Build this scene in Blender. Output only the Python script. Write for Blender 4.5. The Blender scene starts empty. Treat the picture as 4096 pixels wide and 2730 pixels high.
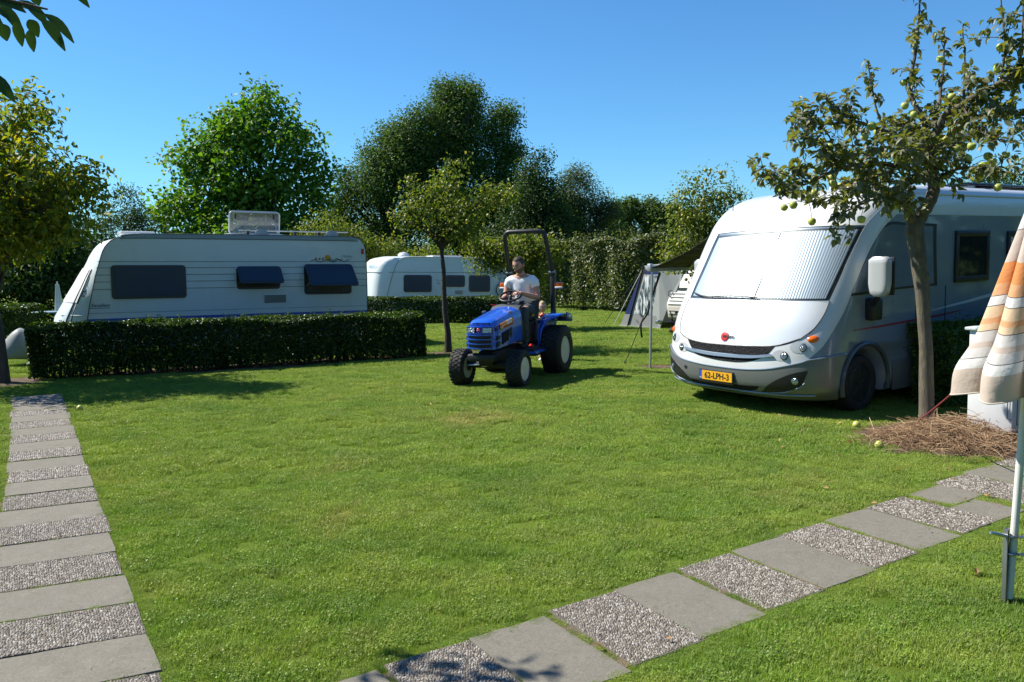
import bpy, bmesh, math, random
import numpy as np
from mathutils import Vector, Matrix, Euler, Quaternion

S = bpy.context.scene
COL = S.collection
R = math.radians
PI = math.pi

# ------------------------------------------------------------------ camera
cam_d = bpy.data.cameras.new('camera')
cam_d.sensor_width = 36.0
cam_d.lens = 29.11
cam_d.clip_start = 0.05
cam_d.clip_end = 2000
cam = bpy.data.objects.new('camera', cam_d)
COL.objects.link(cam)
_p, _r = R(5.85), R(1.5)
_f = Vector((0, math.cos(_p), -math.sin(_p)))
_rt = Vector((1, 0, 0)); _up = _rt.cross(_f)
_r2 = _rt * math.cos(_r) - _up * math.sin(_r)
_u2 = _rt * math.sin(_r) + _up * math.cos(_r)
cam.matrix_world = Matrix(((_r2.x, _u2.x, -_f.x, 0), (_r2.y, _u2.y, -_f.y, 0), (_r2.z, _u2.z, -_f.z, 1.8), (0, 0, 0, 1)))
S.camera = cam

# ------------------------------------------------------------------ world, sun, exposure
SUN_EL = R(47)
SUN_DIR = Vector((-0.95, 0.31, 0)).normalized() * math.cos(SUN_EL) + Vector((0, 0, math.sin(SUN_EL)))   # towards the sun
W = bpy.data.worlds.new('World'); S.world = W; W.use_nodes = True
nt = W.node_tree
sky = nt.nodes.new('ShaderNodeTexSky')
sky.sky_type = 'NISHITA'; sky.sun_disc = False
sky.sun_elevation = SUN_EL
sky.sun_rotation = math.atan2(SUN_DIR.x, SUN_DIR.y)
sky.altitude = 0; sky.air_density = 1.0; sky.dust_density = 0.1; sky.ozone_density = 4.0
bg = nt.nodes['Background']
hs = nt.nodes.new('ShaderNodeMix'); hs.data_type = 'RGBA'; hs.blend_type = 'MULTIPLY'; hs.inputs[0].default_value = 1.0
nt.links.new(sky.outputs[0], hs.inputs[6]); hs.inputs[7].default_value = (0.53, 0.955, 1.23, 1)      # the camera's cool rendering of a clear sky
nt.links.new(hs.outputs[2], bg.inputs[0])
bg.inputs[1].default_value = 0.076
sun_d = bpy.data.lights.new('sun', 'SUN')
sun_d.energy = 5.0; sun_d.angle = R(0.53); sun_d.color = (1.0, 0.94, 0.84)
sun = bpy.data.objects.new('sun', sun_d); COL.objects.link(sun)
sun.rotation_mode = 'QUATERNION'
sun.rotation_quaternion = SUN_DIR.to_track_quat('Z', 'Y')
sun.location = (-30, 10, 40)
S.view_settings.view_transform = 'Standard'; S.view_settings.look = 'None'
S.view_settings.exposure = 0.78; S.view_settings.gamma = 1.0; S.view_settings.use_curve_mapping = False
S.cycles.max_bounces = 6; S.cycles.diffuse_bounces = 3; S.cycles.glossy_bounces = 3
S.cycles.transmission_bounces = 4; S.cycles.transparent_max_bounces = 12
S.cycles.caustics_reflective = False; S.cycles.caustics_refractive = False

# ------------------------------------------------------------------ materials
class N:
    """small node-tree writer"""
    def __init__(s, mat): s.t = mat.node_tree; s.n = s.t.nodes
    def __call__(s, kind, **kw):
        n = s.n.new(kind)
        for k, v in kw.items():
            if k.startswith('i_'):
                key = k[2:]
                key = int(key) if key.isdigit() else key.replace('_', ' ')
                if isinstance(v, bpy.types.NodeSocket): s.t.links.new(v, n.inputs[key])
                else: n.inputs[key].default_value = v
            else: setattr(n, k, v)
        return n
    def link(s, a, b): s.t.links.new(a, b)
    def ramp(s, fac, stops, interp='LINEAR'):
        n = s.n.new('ShaderNodeValToRGB'); cr = n.color_ramp; cr.interpolation = interp
        while len(cr.elements) < len(stops): cr.elements.new(0.5)
        for e, (p, c) in zip(cr.elements, stops):
            e.position = p; e.color = (c[0], c[1], c[2], 1) if len(c) == 3 else c
        s.t.links.new(fac, n.inputs[0]); return n.outputs[0]
    def mix(s, fac, a, b, blend='MIX'):
        n = s.n.new('ShaderNodeMix'); n.data_type = 'RGBA'; n.blend_type = blend
        for sock, v in ((n.inputs[0], fac), (n.inputs[6], a), (n.inputs[7], b)):
            if isinstance(v, bpy.types.NodeSocket): s.t.links.new(v, sock)
            else: sock.default_value = v if not isinstance(v, tuple) else ((*v, 1) if len(v) == 3 else v)
        return n.outputs[2]
    def noise(s, scale, detail=3, rough=0.55, vec=None, dist=0.0):
        n = s.n.new('ShaderNodeTexNoise'); n.inputs['Scale'].default_value = scale; n.inputs['Detail'].default_value = detail
        n.inputs['Roughness'].default_value = rough; n.inputs['Distortion'].default_value = dist
        if vec: s.t.links.new(vec, n.inputs['Vector'])
        return n.outputs[0]
    def math(s, op, a, b=0.0, c=0.0):
        n = s.n.new('ShaderNodeMath'); n.operation = op
        for i, v in enumerate((a, b, c)):
            if isinstance(v, bpy.types.NodeSocket): s.t.links.new(v, n.inputs[i])
            else: n.inputs[i].default_value = v
        return n.outputs[0]
    def obj(s): return s.n.new('ShaderNodeTexCoord').outputs['Object']
    def pos(s): return s.n.new('ShaderNodeNewGeometry').outputs['Position']
    def isl(s): return s.n.new('ShaderNodeNewGeometry').outputs['Random Per Island']
    def bump(s, h, strength=0.3, dist=0.01):
        n = s.n.new('ShaderNodeBump'); n.inputs['Strength'].default_value = strength; n.inputs['Distance'].default_value = dist
        s.t.links.new(h, n.inputs['Height']); return n.outputs[0]

def newmat(name):
    m = bpy.data.materials.new(name); m.use_nodes = True
    return m, N(m), m.node_tree.nodes['Principled BSDF']

MATS = {}
def simple(name, col, rough=0.5, metal=0.0, coat=0.0, var=0.0, vscale=6.0, dirt=None, spec=0.5, bump=0.0, bscale=60.0):
    """plain surface with a little procedural unevenness in tone and gloss"""
    if name in MATS: return MATS[name]
    m, n, b = newmat(name)
    b.inputs['Roughness'].default_value = rough; b.inputs['Metallic'].default_value = metal
    b.inputs['Coat Weight'].default_value = coat; b.inputs['Coat Roughness'].default_value = 0.06
    b.inputs['Specular IOR Level'].default_value = spec
    o = n.obj()
    f = n.noise(vscale, 5, 0.6, o)
    c2 = tuple(max(0, x * (1 - var)) for x in col)
    c = n.mix(f, col, c2)
    if dirt:
        f2 = n.ramp(n.noise(vscale * 2.3, 6, 0.65, o), [(0.45, (0, 0, 0)), (0.75, (1, 1, 1))])
        c = n.mix(n.math('MULTIPLY', f2, dirt[1]), c, dirt[0])
    n.link(c, b.inputs['Base Color'])
    r = n.math('ADD', n.math('MULTIPLY', n.noise(vscale * 3, 3, 0.5, o), 0.16), rough - 0.08)
    n.link(r, b.inputs['Roughness'])
    if bump: n.link(n.bump(n.noise(bscale, 4, 0.6, o), bump, 0.01), b.inputs['Normal'])
    MATS[name] = m
    return m

# ------------------------------------------------------------------ mesh helpers
class MB:
    """collects vertices and faces; build() links them as ONE mesh object"""
    def __init__(s): s.v = []; s.f = []; s.mi = []; s.cur = 0
    def mat(s, i): s.cur = i; return s
    def add(s, vs, fs):
        o = len(s.v); s.v.extend([tuple(v) for v in vs]); s.f.extend([tuple(i + o for i in f) for f in fs]); s.mi.extend([s.cur] * len(fs))
    def box(s, c, d, rot=None):
        hx, hy, hz = d[0] / 2, d[1] / 2, d[2] / 2
        vs = [Vector((x * hx, y * hy, z * hz)) for x in (-1, 1) for y in (-1, 1) for z in (-1, 1)]
        if rot is not None:
            q = rot if isinstance(rot, Matrix) else Euler(rot).to_matrix()
            vs = [q @ v for v in vs]
        c = Vector(c)
        s.add([v + c for v in vs], [(0, 1, 3, 2), (4, 6, 7, 5), (0, 4, 5, 1), (2, 3, 7, 6), (0, 2, 6, 4), (1, 5, 7, 3)])
        return s
    def rbox(s, c, d, r=0.02, seg=2, rot=None):
        bm = bmesh.new(); bmesh.ops.create_cube(bm, size=1)
        for v in bm.verts: v.co = Vector((v.co.x * d[0], v.co.y * d[1], v.co.z * d[2]))
        bmesh.ops.bevel(bm, geom=bm.edges[:], offset=min(r, min(d) * 0.49), segments=seg, affect='EDGES', profile=0.5)
        q = None if rot is None else (rot if isinstance(rot, Matrix) else Euler(rot).to_matrix())
        c = Vector(c); bm.verts.index_update()
        s.add([(q @ v.co if q else v.co) + c for v in bm.verts], [[v.index for v in f.verts] for f in bm.faces]); bm.free(); return s
    def tube(s, pts, rad, n=8, cap=True, closed=False):
        pts = [Vector(p) for p in pts]; k = len(pts)
        rad = rad if isinstance(rad, (list, tuple)) else [rad] * k
        vs = []; prev = None
        for i, p in enumerate(pts):
            if closed: t = pts[(i + 1) % k] - pts[i - 1]
            else: t = pts[min(i + 1, k - 1)] - pts[max(i - 1, 0)]
            t.normalize()
            if prev is None:
                a = Vector((0, 0, 1)) if abs(t.z) < 0.9 else Vector((1, 0, 0))
                x = t.cross(a).normalized()
            else:
                x = (prev - t * prev.dot(t)).normalized()
            prev = x; y = t.cross(x)
            for j in range(n):
                a = 2 * PI * j / n
                vs.append(p + (x * math.cos(a) + y * math.sin(a)) * rad[i])
        fs = []
        for i in range(k if closed else k - 1):
            for j in range(n):
                i2 = (i + 1) % k
                fs.append((i * n + j, i * n + (j + 1) % n, i2 * n + (j + 1) % n, i2 * n + j))
        if cap and not closed:
            fs.append(tuple(range(n - 1, -1, -1))); fs.append(tuple((k - 1) * n + j for j in range(n)))
        s.add(vs, fs); return s
    def lathe(s, prof, c=(0, 0, 0), n=24, axis='z', closed=False):
        """prof = [(radius, height)]"""
        vs = []; k = len(prof)
        for (r, h) in prof:
            for j in range(n):
                a = 2 * PI * j / n
                p = (r * math.cos(a), r * math.sin(a), h)
                if axis == 'x': p = (h, r * math.cos(a), r * math.sin(a))
                elif axis == 'y': p = (r * math.sin(a), h, r * math.cos(a))
                vs.append(Vector(p) + Vector(c))
        fs = []
        for i in range(k if closed else k - 1):
            for j in range(n):
                i2 = (i + 1) % k
                fs.append((i * n + j, i * n + (j + 1) % n, i2 * n + (j + 1) % n, i2 * n + j))
        if not closed:
            if prof[0][0] > 1e-4: fs.append(tuple(range(n - 1, -1, -1)))
            if prof[-1][0] > 1e-4: fs.append(tuple((k - 1) * n + j for j in range(n)))
        s.add(vs, fs); return s
    def prism(s, poly, a, b, axis='y'):
        """polygon in the two other axes, extruded from a to b along axis"""
        def mk(p, h):
            return {'x': (h, p[0], p[1]), 'y': (p[0], h, p[1]), 'z': (p[0], p[1], h)}[axis]
        k = len(poly)
        vs = [mk(p, a) for p in poly] + [mk(p, b) for p in poly]
        fs = [tuple(range(k)), tuple(range(2 * k - 1, k - 1, -1))] + [(i, k + i, k + (i + 1) % k, (i + 1) % k) for i in range(k)]
        s.add(vs, fs); return s
    def grid(s, fn, nu, nv, closed_u=False):
        vs = [fn(i / (nu if closed_u else nu - 1), j / (nv - 1)) for j in range(nv) for i in range(nu)]
        fs = []
        for j in range(nv - 1):
            for i in range(nu if closed_u else nu - 1):
                i2 = (i + 1) % nu
                fs.append((j * nu + i, j * nu + i2, (j + 1) * nu + i2, (j + 1) * nu + i))
        s.add(vs, fs); return s
    def sphere(s, c, r, nu=12, nv=8, sc=(1, 1, 1), rot=None):
        c = Vector(c); q = None if rot is None else Euler(rot).to_matrix()
        vs = []; 
        for j in range(nv + 1):
            t = PI * j / nv
            for i in range(nu):
                a = 2 * PI * i / nu
                v = Vector((math.sin(t) * math.cos(a) * r * sc[0], math.sin(t) * math.sin(a) * r * sc[1], math.cos(t) * r * sc[2]))
                vs.append((q @ v if q else v) + c)
        fs = [(j * nu + i, (j + 1) * nu + i, (j + 1) * nu + (i + 1) % nu, j * nu + (i + 1) % nu) for j in range(nv) for i in range(nu)]
        s.add(vs, fs); return s
    def build(s, name, mats, parent=None, smooth=30, fix=True, bevel=0.0, **kw):
        me = bpy.data.meshes.new(name)
        me.from_pydata(s.v, [], s.f)
        if not isinstance(mats, (list, tuple)): mats = [mats]
        for m in mats: me.materials.append(m)
        if len(mats) > 1: me.polygons.foreach_set('material_index', s.mi)
        if fix:
            bm = bmesh.new(); bm.from_mesh(me)
            bmesh.ops.remove_doubles(bm, verts=bm.verts[:], dist=1e-5)
            bmesh.ops.recalc_face_normals(bm, faces=bm.faces[:])
            bm.to_mesh(me); bm.free()
        if smooth:
            me.shade_smooth()
            me.set_sharp_from_angle(angle=R(smooth))
        me.update()
        o = bpy.data.objects.new(name, me); COL.objects.link(o)
        if parent is not None: o.parent = parent
        if bevel:
            md = o.modifiers.new('edge', 'BEVEL'); md.width = bevel; md.segments = 2; md.limit_method = 'ANGLE'; md.angle_limit = R(40)
        for k, v in kw.items(): o[k] = v
        return o

def thing(name, label, cat, loc=(0, 0, 0), rz=0.0, group=None):
    o = bpy.data.objects.new(name, None); COL.objects.link(o)
    o.empty_display_size = 0.2
    o.location = loc; o.rotation_euler = (0, 0, rz); o['label'] = label; o['category'] = cat
    if group: o['group'] = group
    return o
def tag(o, label, cat, group=None):
    o['label'] = label; o['category'] = cat
    if group: o['group'] = group
    return o
def struct(o, label=None):
    o['kind'] = 'structure'
    if label: o['label'] = label
    return o
def stuff(o, label=None, cat=None):
    o['kind'] = 'stuff'
    if label: o['label'] = label
    if cat: o['category'] = cat
    return o
def link_copy(src, parent=None, loc=None, rot=None, scale=None):
    c = src.copy(); COL.objects.link(c)
    if parent is not None: c.parent = parent
    if loc is not None: c.location = loc
    if rot is not None: c.rotation_euler = rot
    if scale is not None: c.scale = scale
    return c
def fast_mesh(name, V, F, mat, parent=None, smooth=False, nside=None):
    """numpy vertices and equal-sided faces to one mesh object"""
    V = np.asarray(V, dtype=np.float32); F = np.asarray(F, dtype=np.int32)
    k = F.shape[1]
    me = bpy.data.meshes.new(name)
    me.vertices.add(len(V)); me.vertices.foreach_set('co', V.ravel())
    me.loops.add(F.size); me.loops.foreach_set('vertex_index', F.ravel())
    me.polygons.add(len(F)); me.polygons.foreach_set('loop_start', np.arange(0, F.size, k, dtype=np.int32))
    me.polygons.foreach_set('loop_total', np.full(len(F), k, dtype=np.int32))
    for m in (mat if isinstance(mat, (list, tuple)) else [mat]): me.materials.append(m)
    me.update(calc_edges=True); me.validate()
    if smooth: me.shade_smooth()
    o = bpy.data.objects.new(name, me); COL.objects.link(o)
    if parent is not None: o.parent = parent
    return o
_font = None
def text(name, body, size, mat, parent, M, depth=0.002, shear=0.0, xscale=1.0, align='CENTER', bold=0.0):
    """flat raised lettering as a mesh, placed by matrix M (text plane XY, facing +Z)"""
    cu = bpy.data.curves.new(name, 'FONT'); cu.body = body; cu.size = size; cu.extrude = depth; cu.shear = shear
    cu.align_x = align; cu.align_y = 'CENTER'; cu.offset = bold
    tmp = bpy.data.objects.new(name + '_curve', cu); COL.objects.link(tmp)
    dg = bpy.context.evaluated_depsgraph_get()
    me = bpy.data.meshes.new_from_object(tmp.evaluated_get(dg))
    bpy.data.objects.remove(tmp); bpy.data.curves.remove(cu)
    me.materials.clear(); me.materials.append(mat)
    me.transform(M @ Matrix.Diagonal((xscale, 1, 1, 1)))
    o = bpy.data.objects.new(name, me); COL.objects.link(o); o.parent = parent
    return o
def frame(origin, xdir, ydir):
    """matrix whose X and Y axes lie along the given directions"""
    x = Vector(xdir).normalized(); z = x.cross(Vector(ydir)).normalized(); y = z.cross(x)
    m = Matrix.Identity(4)
    for i in range(3): m[i][0], m[i][1], m[i][2], m[i][3] = x[i], y[i], z[i], origin[i]
    return m
# ================================================================== SETTING: lawn, paths, grass
rng = np.random.default_rng(7)
random.seed(11)

def lawn_colour(n, base_scale=1.0):
    """patches of fresh green, yellowed green and clover over the lawn"""
    p = n.pos()
    big = n.noise(0.35, 4, 0.6, p, 0.4)
    mid = n.noise(1.7, 5, 0.65, p, 0.2)
    c = n.ramp(big, [(0.32, (0.092, 0.200, 0.016)), (0.5, (0.160, 0.255, 0.024)), (0.68, (0.250, 0.300, 0.040))])
    c2 = n.ramp(mid, [(0.34, (0.070, 0.165, 0.013)), (0.5, (0.155, 0.250, 0.024)), (0.70, (0.270, 0.310, 0.050))])
    c = n.mix(0.5, c, c2)
    mp = n('ShaderNodeMapping'); n.link(p, mp.inputs[0]); mp.inputs['Rotation'].default_value = (0, 0, R(-12)); mp.inputs['Scale'].default_value = (0.22, 2.2, 1)
    stripe = n.noise(0.9, 3, 0.5, mp.outputs[0])
    c = n.mix(n.ramp(stripe, [(0.42, (0, 0, 0)), (0.56, (0.6, 0.6, 0.6))]), c, (0.225, 0.280, 0.040))  # mown stripes: gleam of leaning blades put into the colour
    fn = n.noise(11, 4, 0.7, p); c = n.mix(n.ramp(fn, [(0.35, (0.5, 0.5, 0.5)), (0.52, (0, 0, 0))]), c, (0.065, 0.160, 0.014))
    mw = n('ShaderNodeMapping'); n.link(p, mw.inputs[0]); mw.inputs['Rotation'].default_value = (0, 0, R(24))
    wv = n('ShaderNodeTexWave'); wv.bands_direction = 'Y'; n.link(mw.outputs[0], wv.inputs['Vector']); wv.inputs['Scale'].default_value = 0.36; wv.inputs['Distortion'].default_value = 1.6; wv.inputs['Detail'].default_value = 2; wv.inputs['Detail Scale'].default_value = 0.6
    c = n.mix(n.math('MULTIPLY', wv.outputs['Fac'], 0.30), c, n.mix(1.0, c, (1.35, 1.22, 1.3), 'MULTIPLY'))  # mowing bands, their lighter and darker sheen put into the colour
    c = n.mix(n.math('MULTIPLY', n.math('SUBTRACT', 1.0, wv.outputs['Fac']), 0.22), c, n.mix(1.0, c, (0.62, 0.78, 0.7), 'MULTIPLY'))
    dry = n.noise(0.55, 5, 0.7, p, 1.0)
    c = n.mix(n.ramp(dry, [(0.57, (0, 0, 0)), (0.74, (0.7, 0.7, 0.7))]), c, (0.30, 0.275, 0.075))
    cl = n.noise(0.9, 4, 0.65, p, 0.6); c = n.mix(n.ramp(cl, [(0.30, (0.6, 0.6, 0.6)), (0.45, (0, 0, 0))]), c, (0.055, 0.155, 0.014))
    vd = n('ShaderNodeVectorMath', operation='DISTANCE'); n.link(p, vd.inputs[0]); vd.inputs[1].default_value = (-0.45, 9.15, 0)
    worn = n.math('ADD', n.math('MULTIPLY', vd.outputs['Value'], 0.55), n.math('MULTIPLY', n.noise(2.6, 5, 0.7, p, 0.8), 1.1))
    c = n.mix(n.ramp(worn, [(0.62, (0.75, 0.75, 0.75)), (0.95, (0, 0, 0))]), c, (0.31, 0.265, 0.085))
    return c

# the ground sheet
m, n, b = newmat('lawn soil')
c = lawn_colour(n)
fine = n.noise(90, 6, 0.7, n.pos())
c = n.mix(n.ramp(fine, [(0.35, (0.6, 0.6, 0.6)), (0.65, (0, 0, 0))]), c, (0.085, 0.11, 0.018))
n.link(c, b.inputs['Base Color']); b.inputs['Roughness'].default_value = 0.9; b.inputs['Specular IOR Level'].default_value = 0.1
n.link(n.bump(n.noise(55, 6, 0.75, n.pos()), 0.9, 0.04), b.inputs['Normal'])
M_SOIL = m
g = MB()
xs = [-600, -200, -80, -40, -20, -10, 0, 10, 20, 40, 80, 200, 600]
ys = [-300, -60, -10, 0, 5, 10, 15, 20, 30, 45, 80, 200, 900]
vs = [(x, y, 0) for y in ys for x in xs]
fs = [(j * 13 + i, j * 13 + i + 1, (j + 1) * 13 + i + 1, (j + 1) * 13 + i) for j in range(12) for i in range(12)]
g.add(vs, fs)
lawn = struct(g.build('lawn', M_SOIL, smooth=0), 'short mown green lawn of the campsite')

# --- paving
def concrete_mat(name, col, var):
    m, n, b = newmat(name)
    p = n.pos()
    big = n.noise(3.0, 5, 0.65, p); fine = n.noise(160, 4, 0.8, p)
    c = n.mix(big, col, tuple(x * (1 - var) for x in col))
    rnd = n('ShaderNodeObjectInfo').outputs['Random']
    c = n.mix(n.math('MULTIPLY', rnd, 0.35), c, tuple(x * 0.72 for x in col))
    c = n.mix(n.ramp(fine, [(0.3, (0.4, 0.4, 0.4)), (0.5, (0, 0, 0))]), c, tuple(x * 0.45 for x in col))
    blot = n.noise(9, 6, 0.75, p, 0.5)
    c = n.mix(n.ramp(blot, [(0.30, (0.55, 0.55, 0.55)), (0.48, (0, 0, 0))]), c, tuple(x * 0.55 for x in col))
    c = n.mix(n.ramp(blot, [(0.56, (0, 0, 0)), (0.72, (0.4, 0.4, 0.4))]), c, tuple(min(1, x * 1.35) for x in col))
    grit = n.noise(75, 4, 0.8, p)
    c = n.mix(n.ramp(grit, [(0.36, (0.75, 0.75, 0.75)), (0.47, (0, 0, 0))]), c, tuple(x * 0.5 for x in col))
    c = n.mix(n.ramp(grit, [(0.58, (0, 0, 0)), (0.70, (0.5, 0.5, 0.5))]), c, tuple(min(1, x * 1.5) for x in col))
    sp = n.ramp(n.noise(230, 2, 0.5, p), [(0.66, (0, 0, 0)), (0.72, (1, 1, 1))])
    c = n.mix(n.math('MULTIPLY', sp, 0.5), c, (0.55, 0.54, 0.5))
    moss = n.ramp(n.noise(5, 5, 0.7, p), [(0.56, (0, 0, 0)), (0.78, (0.45, 0.45, 0.45))])
    c = n.mix(moss, c, (0.085, 0.085, 0.045))
    n.link(c, b.inputs['Base Color']); b.inputs['Roughness'].default_value = 0.92
    n.link(n.bump(fine, 0.35, 0.006), b.inputs['Normal'])
    return m
M_CONC = concrete_mat('paving concrete', (0.208, 0.190, 0.150), 0.28)
M_MATRIX = concrete_mat('washed concrete matrix', (0.15, 0.13, 0.102), 0.3)
m, n, b = newmat('washed pebbles')
c = n.ramp(n.isl(), [(0.0, (0.085, 0.070, 0.056)), (0.25, (0.145, 0.122, 0.096)), (0.5, (0.21, 0.182, 0.146)), (0.7, (0.27, 0.24, 0.20)), (0.88, (0.34, 0.312, 0.27)), (1.0, (0.43, 0.41, 0.365))])
n.link(c, b.inputs['Base Color']); b.inputs['Roughness'].default_value = 0.7
M_PEB = m
m, n, b = newmat('path bed sand')
p = n.pos()
c = n.ramp(n.noise(14, 5, 0.7, p), [(0.3, (0.065, 0.060, 0.025)), (0.5, (0.16, 0.125, 0.065)), (0.7, (0.23, 0.175, 0.10))])
n.link(c, b.inputs['Base Color']); b.inputs['Roughness'].default_value = 0.95
n.link(n.bump(n.noise(90, 4, 0.7, p), 0.8, 0.02), b.inputs['Normal'])
M_BED = m

TL, TW, TH = 0.437, 0.68, 0.05      # paving tile: length along the path, width across, thickness
def slab_mesh(name, L, Wd, mat, seed):
    rr = random.Random(seed)
    mb = MB(); k = 6
    # slightly worn outline
    out = []
    for (ax, ay), (bx, by) in zip([(-1, -1), (1, -1), (1, 1), (-1, 1)], [(1, -1), (1, 1), (-1, 1), (-1, -1)]):
        for i in range(k):
            t = i / k
            out.append(((ax + (bx - ax) * t) * L / 2 + rr.uniform(-.004, .004), (ay + (by - ay) * t) * Wd / 2 + rr.uniform(-.004, .004)))
    K = len(out)
    top = [(x * 0.985, y * 0.99, 0) for x, y in out]; ed = [(x, y, -0.007) for x, y in out]; bt = [(x, y, -TH) for x, y in out]
    mb.add(top + ed + bt, [tuple(range(K))] + [(i, K + i, K + (i + 1) % K, (i + 1) % K) for i in range(K)] + [(K + i, 2 * K + i, 2 * K + (i + 1) % K, K + (i + 1) % K) for i in range(K)])
    o = mb.build(name, mat, smooth=25); me = o.data; bpy.data.objects.remove(o); return me
def pebble_mesh(L, Wd, count, seed, name='pebbles'):
    r = np.random.default_rng(seed)
    # jittered grid so that pebbles fill the face
    nx = int(math.sqrt(count * L / Wd)); ny = int(count / nx)
    gx, gy = np.meshgrid(np.arange(nx), np.arange(ny)); gx = gx.ravel().astype(float) + (gy.ravel() % 2) * 0.5; gy = gy.ravel().astype(float)
    X = (gx + 0.25 + r.uniform(-.33, .33, gx.size)) / nx * L * 0.97 - L * 0.485; Y = (gy + 0.5 + r.uniform(-.33, .33, gx.size)) / ny * Wd * 0.97 - Wd * 0.485
    keep = (abs(X) < L * 0.485) & (abs(Y) < Wd * 0.485); X, Y = X[keep], Y[keep]; k = X.size
    a = r.uniform(0, 2 * PI, k); s = L / nx * r.uniform(0.34, 0.62, k); el = r.uniform(1.0, 1.7, k)
    ring = []
    for j in range(5):
        t = 2 * PI * j / 5; px = np.cos(t) * s * el * r.uniform(.8, 1.15, k); py = np.sin(t) * s * r.uniform(.8, 1.15, k)
        ring.append(np.stack([X + px * np.cos(a) - py * np.sin(a), Y + px * np.sin(a) + py * np.cos(a), np.full(k, -0.002)], 1))
    top = []
    for j in range(5):
        top.append(np.stack([X + (ring[j][:, 0] - X) * 0.55, Y + (ring[j][:, 1] - Y) * 0.55, r.uniform(.003, .0055, k)], 1))
    V = np.stack(ring + top, 1).reshape(-1, 3)
    base = (np.arange(k) * 10)[:, None]
    F = [];
    for j in range(5):
        F.append(np.concatenate([base + j, base + (j + 1) % 5, base + 5 + (j + 1) % 5, base + 5 + j], 1))
    F4 = np.stack(F, 1).reshape(-1, 4)
    F4 = np.concatenate([F4, np.concatenate([base + 5, base + 6, base + 7, base + 8], 1), np.concatenate([base + 5, base + 8, base + 9, base + 9], 1)[:0]], 0)
    tri = np.concatenate([base + 5, base + 8, base + 9], 1)
    F3 = np.concatenate([F4[:, [0, 1, 2]], F4[:, [0, 2, 3]], tri], 0)
    o = fast_mesh(name, V, F3, M_PEB); me = o.data; bpy.data.objects.remove(o); return me
CONC_ME = [slab_mesh('paving_tile', TL, TW, M_CONC, i) for i in range(4)]
HALF_ME = [slab_mesh('paving_tile', TL, TW * 0.49, M_CONC, 9)]
GRAV_ME = [slab_mesh('gravel_tile', TL, TW, M_MATRIX, 20 + i) for i in range(2)]
PEB_NEAR = [pebble_mesh(TL, TW, 1900, 40 + i) for i in range(3)]
PEB_FAR = [pebble_mesh(TL, TW, 900, 50 + i) for i in range(2)]

def bed(name, pts, width, z):
    mb = MB(); vs = []
    P = [Vector((p[0], p[1], 0)) for p in pts]
    for i, p in enumerate(P):
        t = (P[min(i + 1, len(P) - 1)] - P[max(i - 1, 0)]).normalized(); nrm = Vector((-t.y, t.x, 0))
        vs += [p + nrm * width / 2 + Vector((0, 0, z)), p - nrm * width / 2 + Vector((0, 0, z))]
    mb.add(vs, [(2 * i, 2 * i + 1, 2 * i + 3, 2 * i + 2) for i in range(len(P) - 1)])
    return struct(mb.build(name, M_BED, smooth=0))
SHEAR = Matrix(((1, 0, 0, 0), (0.161, 1, 0, 0), (0, 0, 1, 0), (0, 0, 0, 1)))
def askew(meshes):
    out = []
    for me in meshes: q = me.copy(); q.transform(SHEAR); out.append(q)
    return out
CONC_SK, GRAV_SK, PEBN_SK, PEBF_SK = askew(CONC_ME), askew(GRAV_ME), askew(PEB_NEAR), askew(PEB_FAR)     # tiles cut to the skew of the left path
PATH_TILES = []     # centre, half length vector, half width vector: used to keep grass off
def put_tile(parent, c, ang, gravel, near=True, half=None, sink=0.0, ws=1.0, skew=False):
    rr = random.random
    z = 0.0085 + (rr() - .5) * 0.004 - sink
    rot = (R((rr() - .5) * .5), R((rr() - .5) * .6), ang)
    if gravel:
        o = bpy.data.objects.new('gravel_tile', random.choice(GRAV_SK if skew else GRAV_ME)); COL.objects.link(o); o.parent = parent
        pb = bpy.data.objects.new('pebbles', random.choice((PEBN_SK if near else PEBF_SK) if skew else (PEB_NEAR if near else PEB_FAR))); COL.objects.link(pb); pb.parent = o
        pb['kind'] = 'stuff'
        if rr() < 0.5: rot = (rot[0], rot[1], ang + PI)
    else:
        o = bpy.data.objects.new('paving_tile', HALF_ME[0] if half else random.choice(CONC_SK if skew else CONC_ME)); COL.objects.link(o); o.parent = parent
    o.location = (c[0], c[1], z); o.rotation_euler = rot; o.scale = (1, ws, 1)
    wv = TW * ws * (0.49 if half else 1)
    PATH_TILES.append((c[0], c[1], ang, TL / 2, wv / 2, 0.161 if skew else 0.0))
# left path: straight, tiles set slightly askew
lp0 = np.array([-1.644, 3.54]); ld = np.array([-0.5085, 0.861]); la = np.array([0.93, 0.365])
lang = math.atan2(la[1], la[0]) + PI / 2
left_path = bed('garden_path', [(-1.03, 2.0), (-2.01, 3.45), (-4.03, 6.9), (-6.67, 11.4)], 0.64, 0.003)
left_path['label'] = 'straight path of single tiles along the lawn, concrete and pebble by turns'
WS = lambda i: max(.93, 1.12 - .022 * max(0, i))
for i in range(-3, 21):
    c = lp0 + ld * (i * 0.4555 + 0.18) - la * (TW * WS(i) / 2 - 0.02) + np.random.default_rng(i + 50).uniform(-.012, .012, 2)
    put_tile(left_path, c, lang + R(random.uniform(-1, 1)), i % 2 == 1, near=i < 8, ws=WS(i), skew=True)
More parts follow.
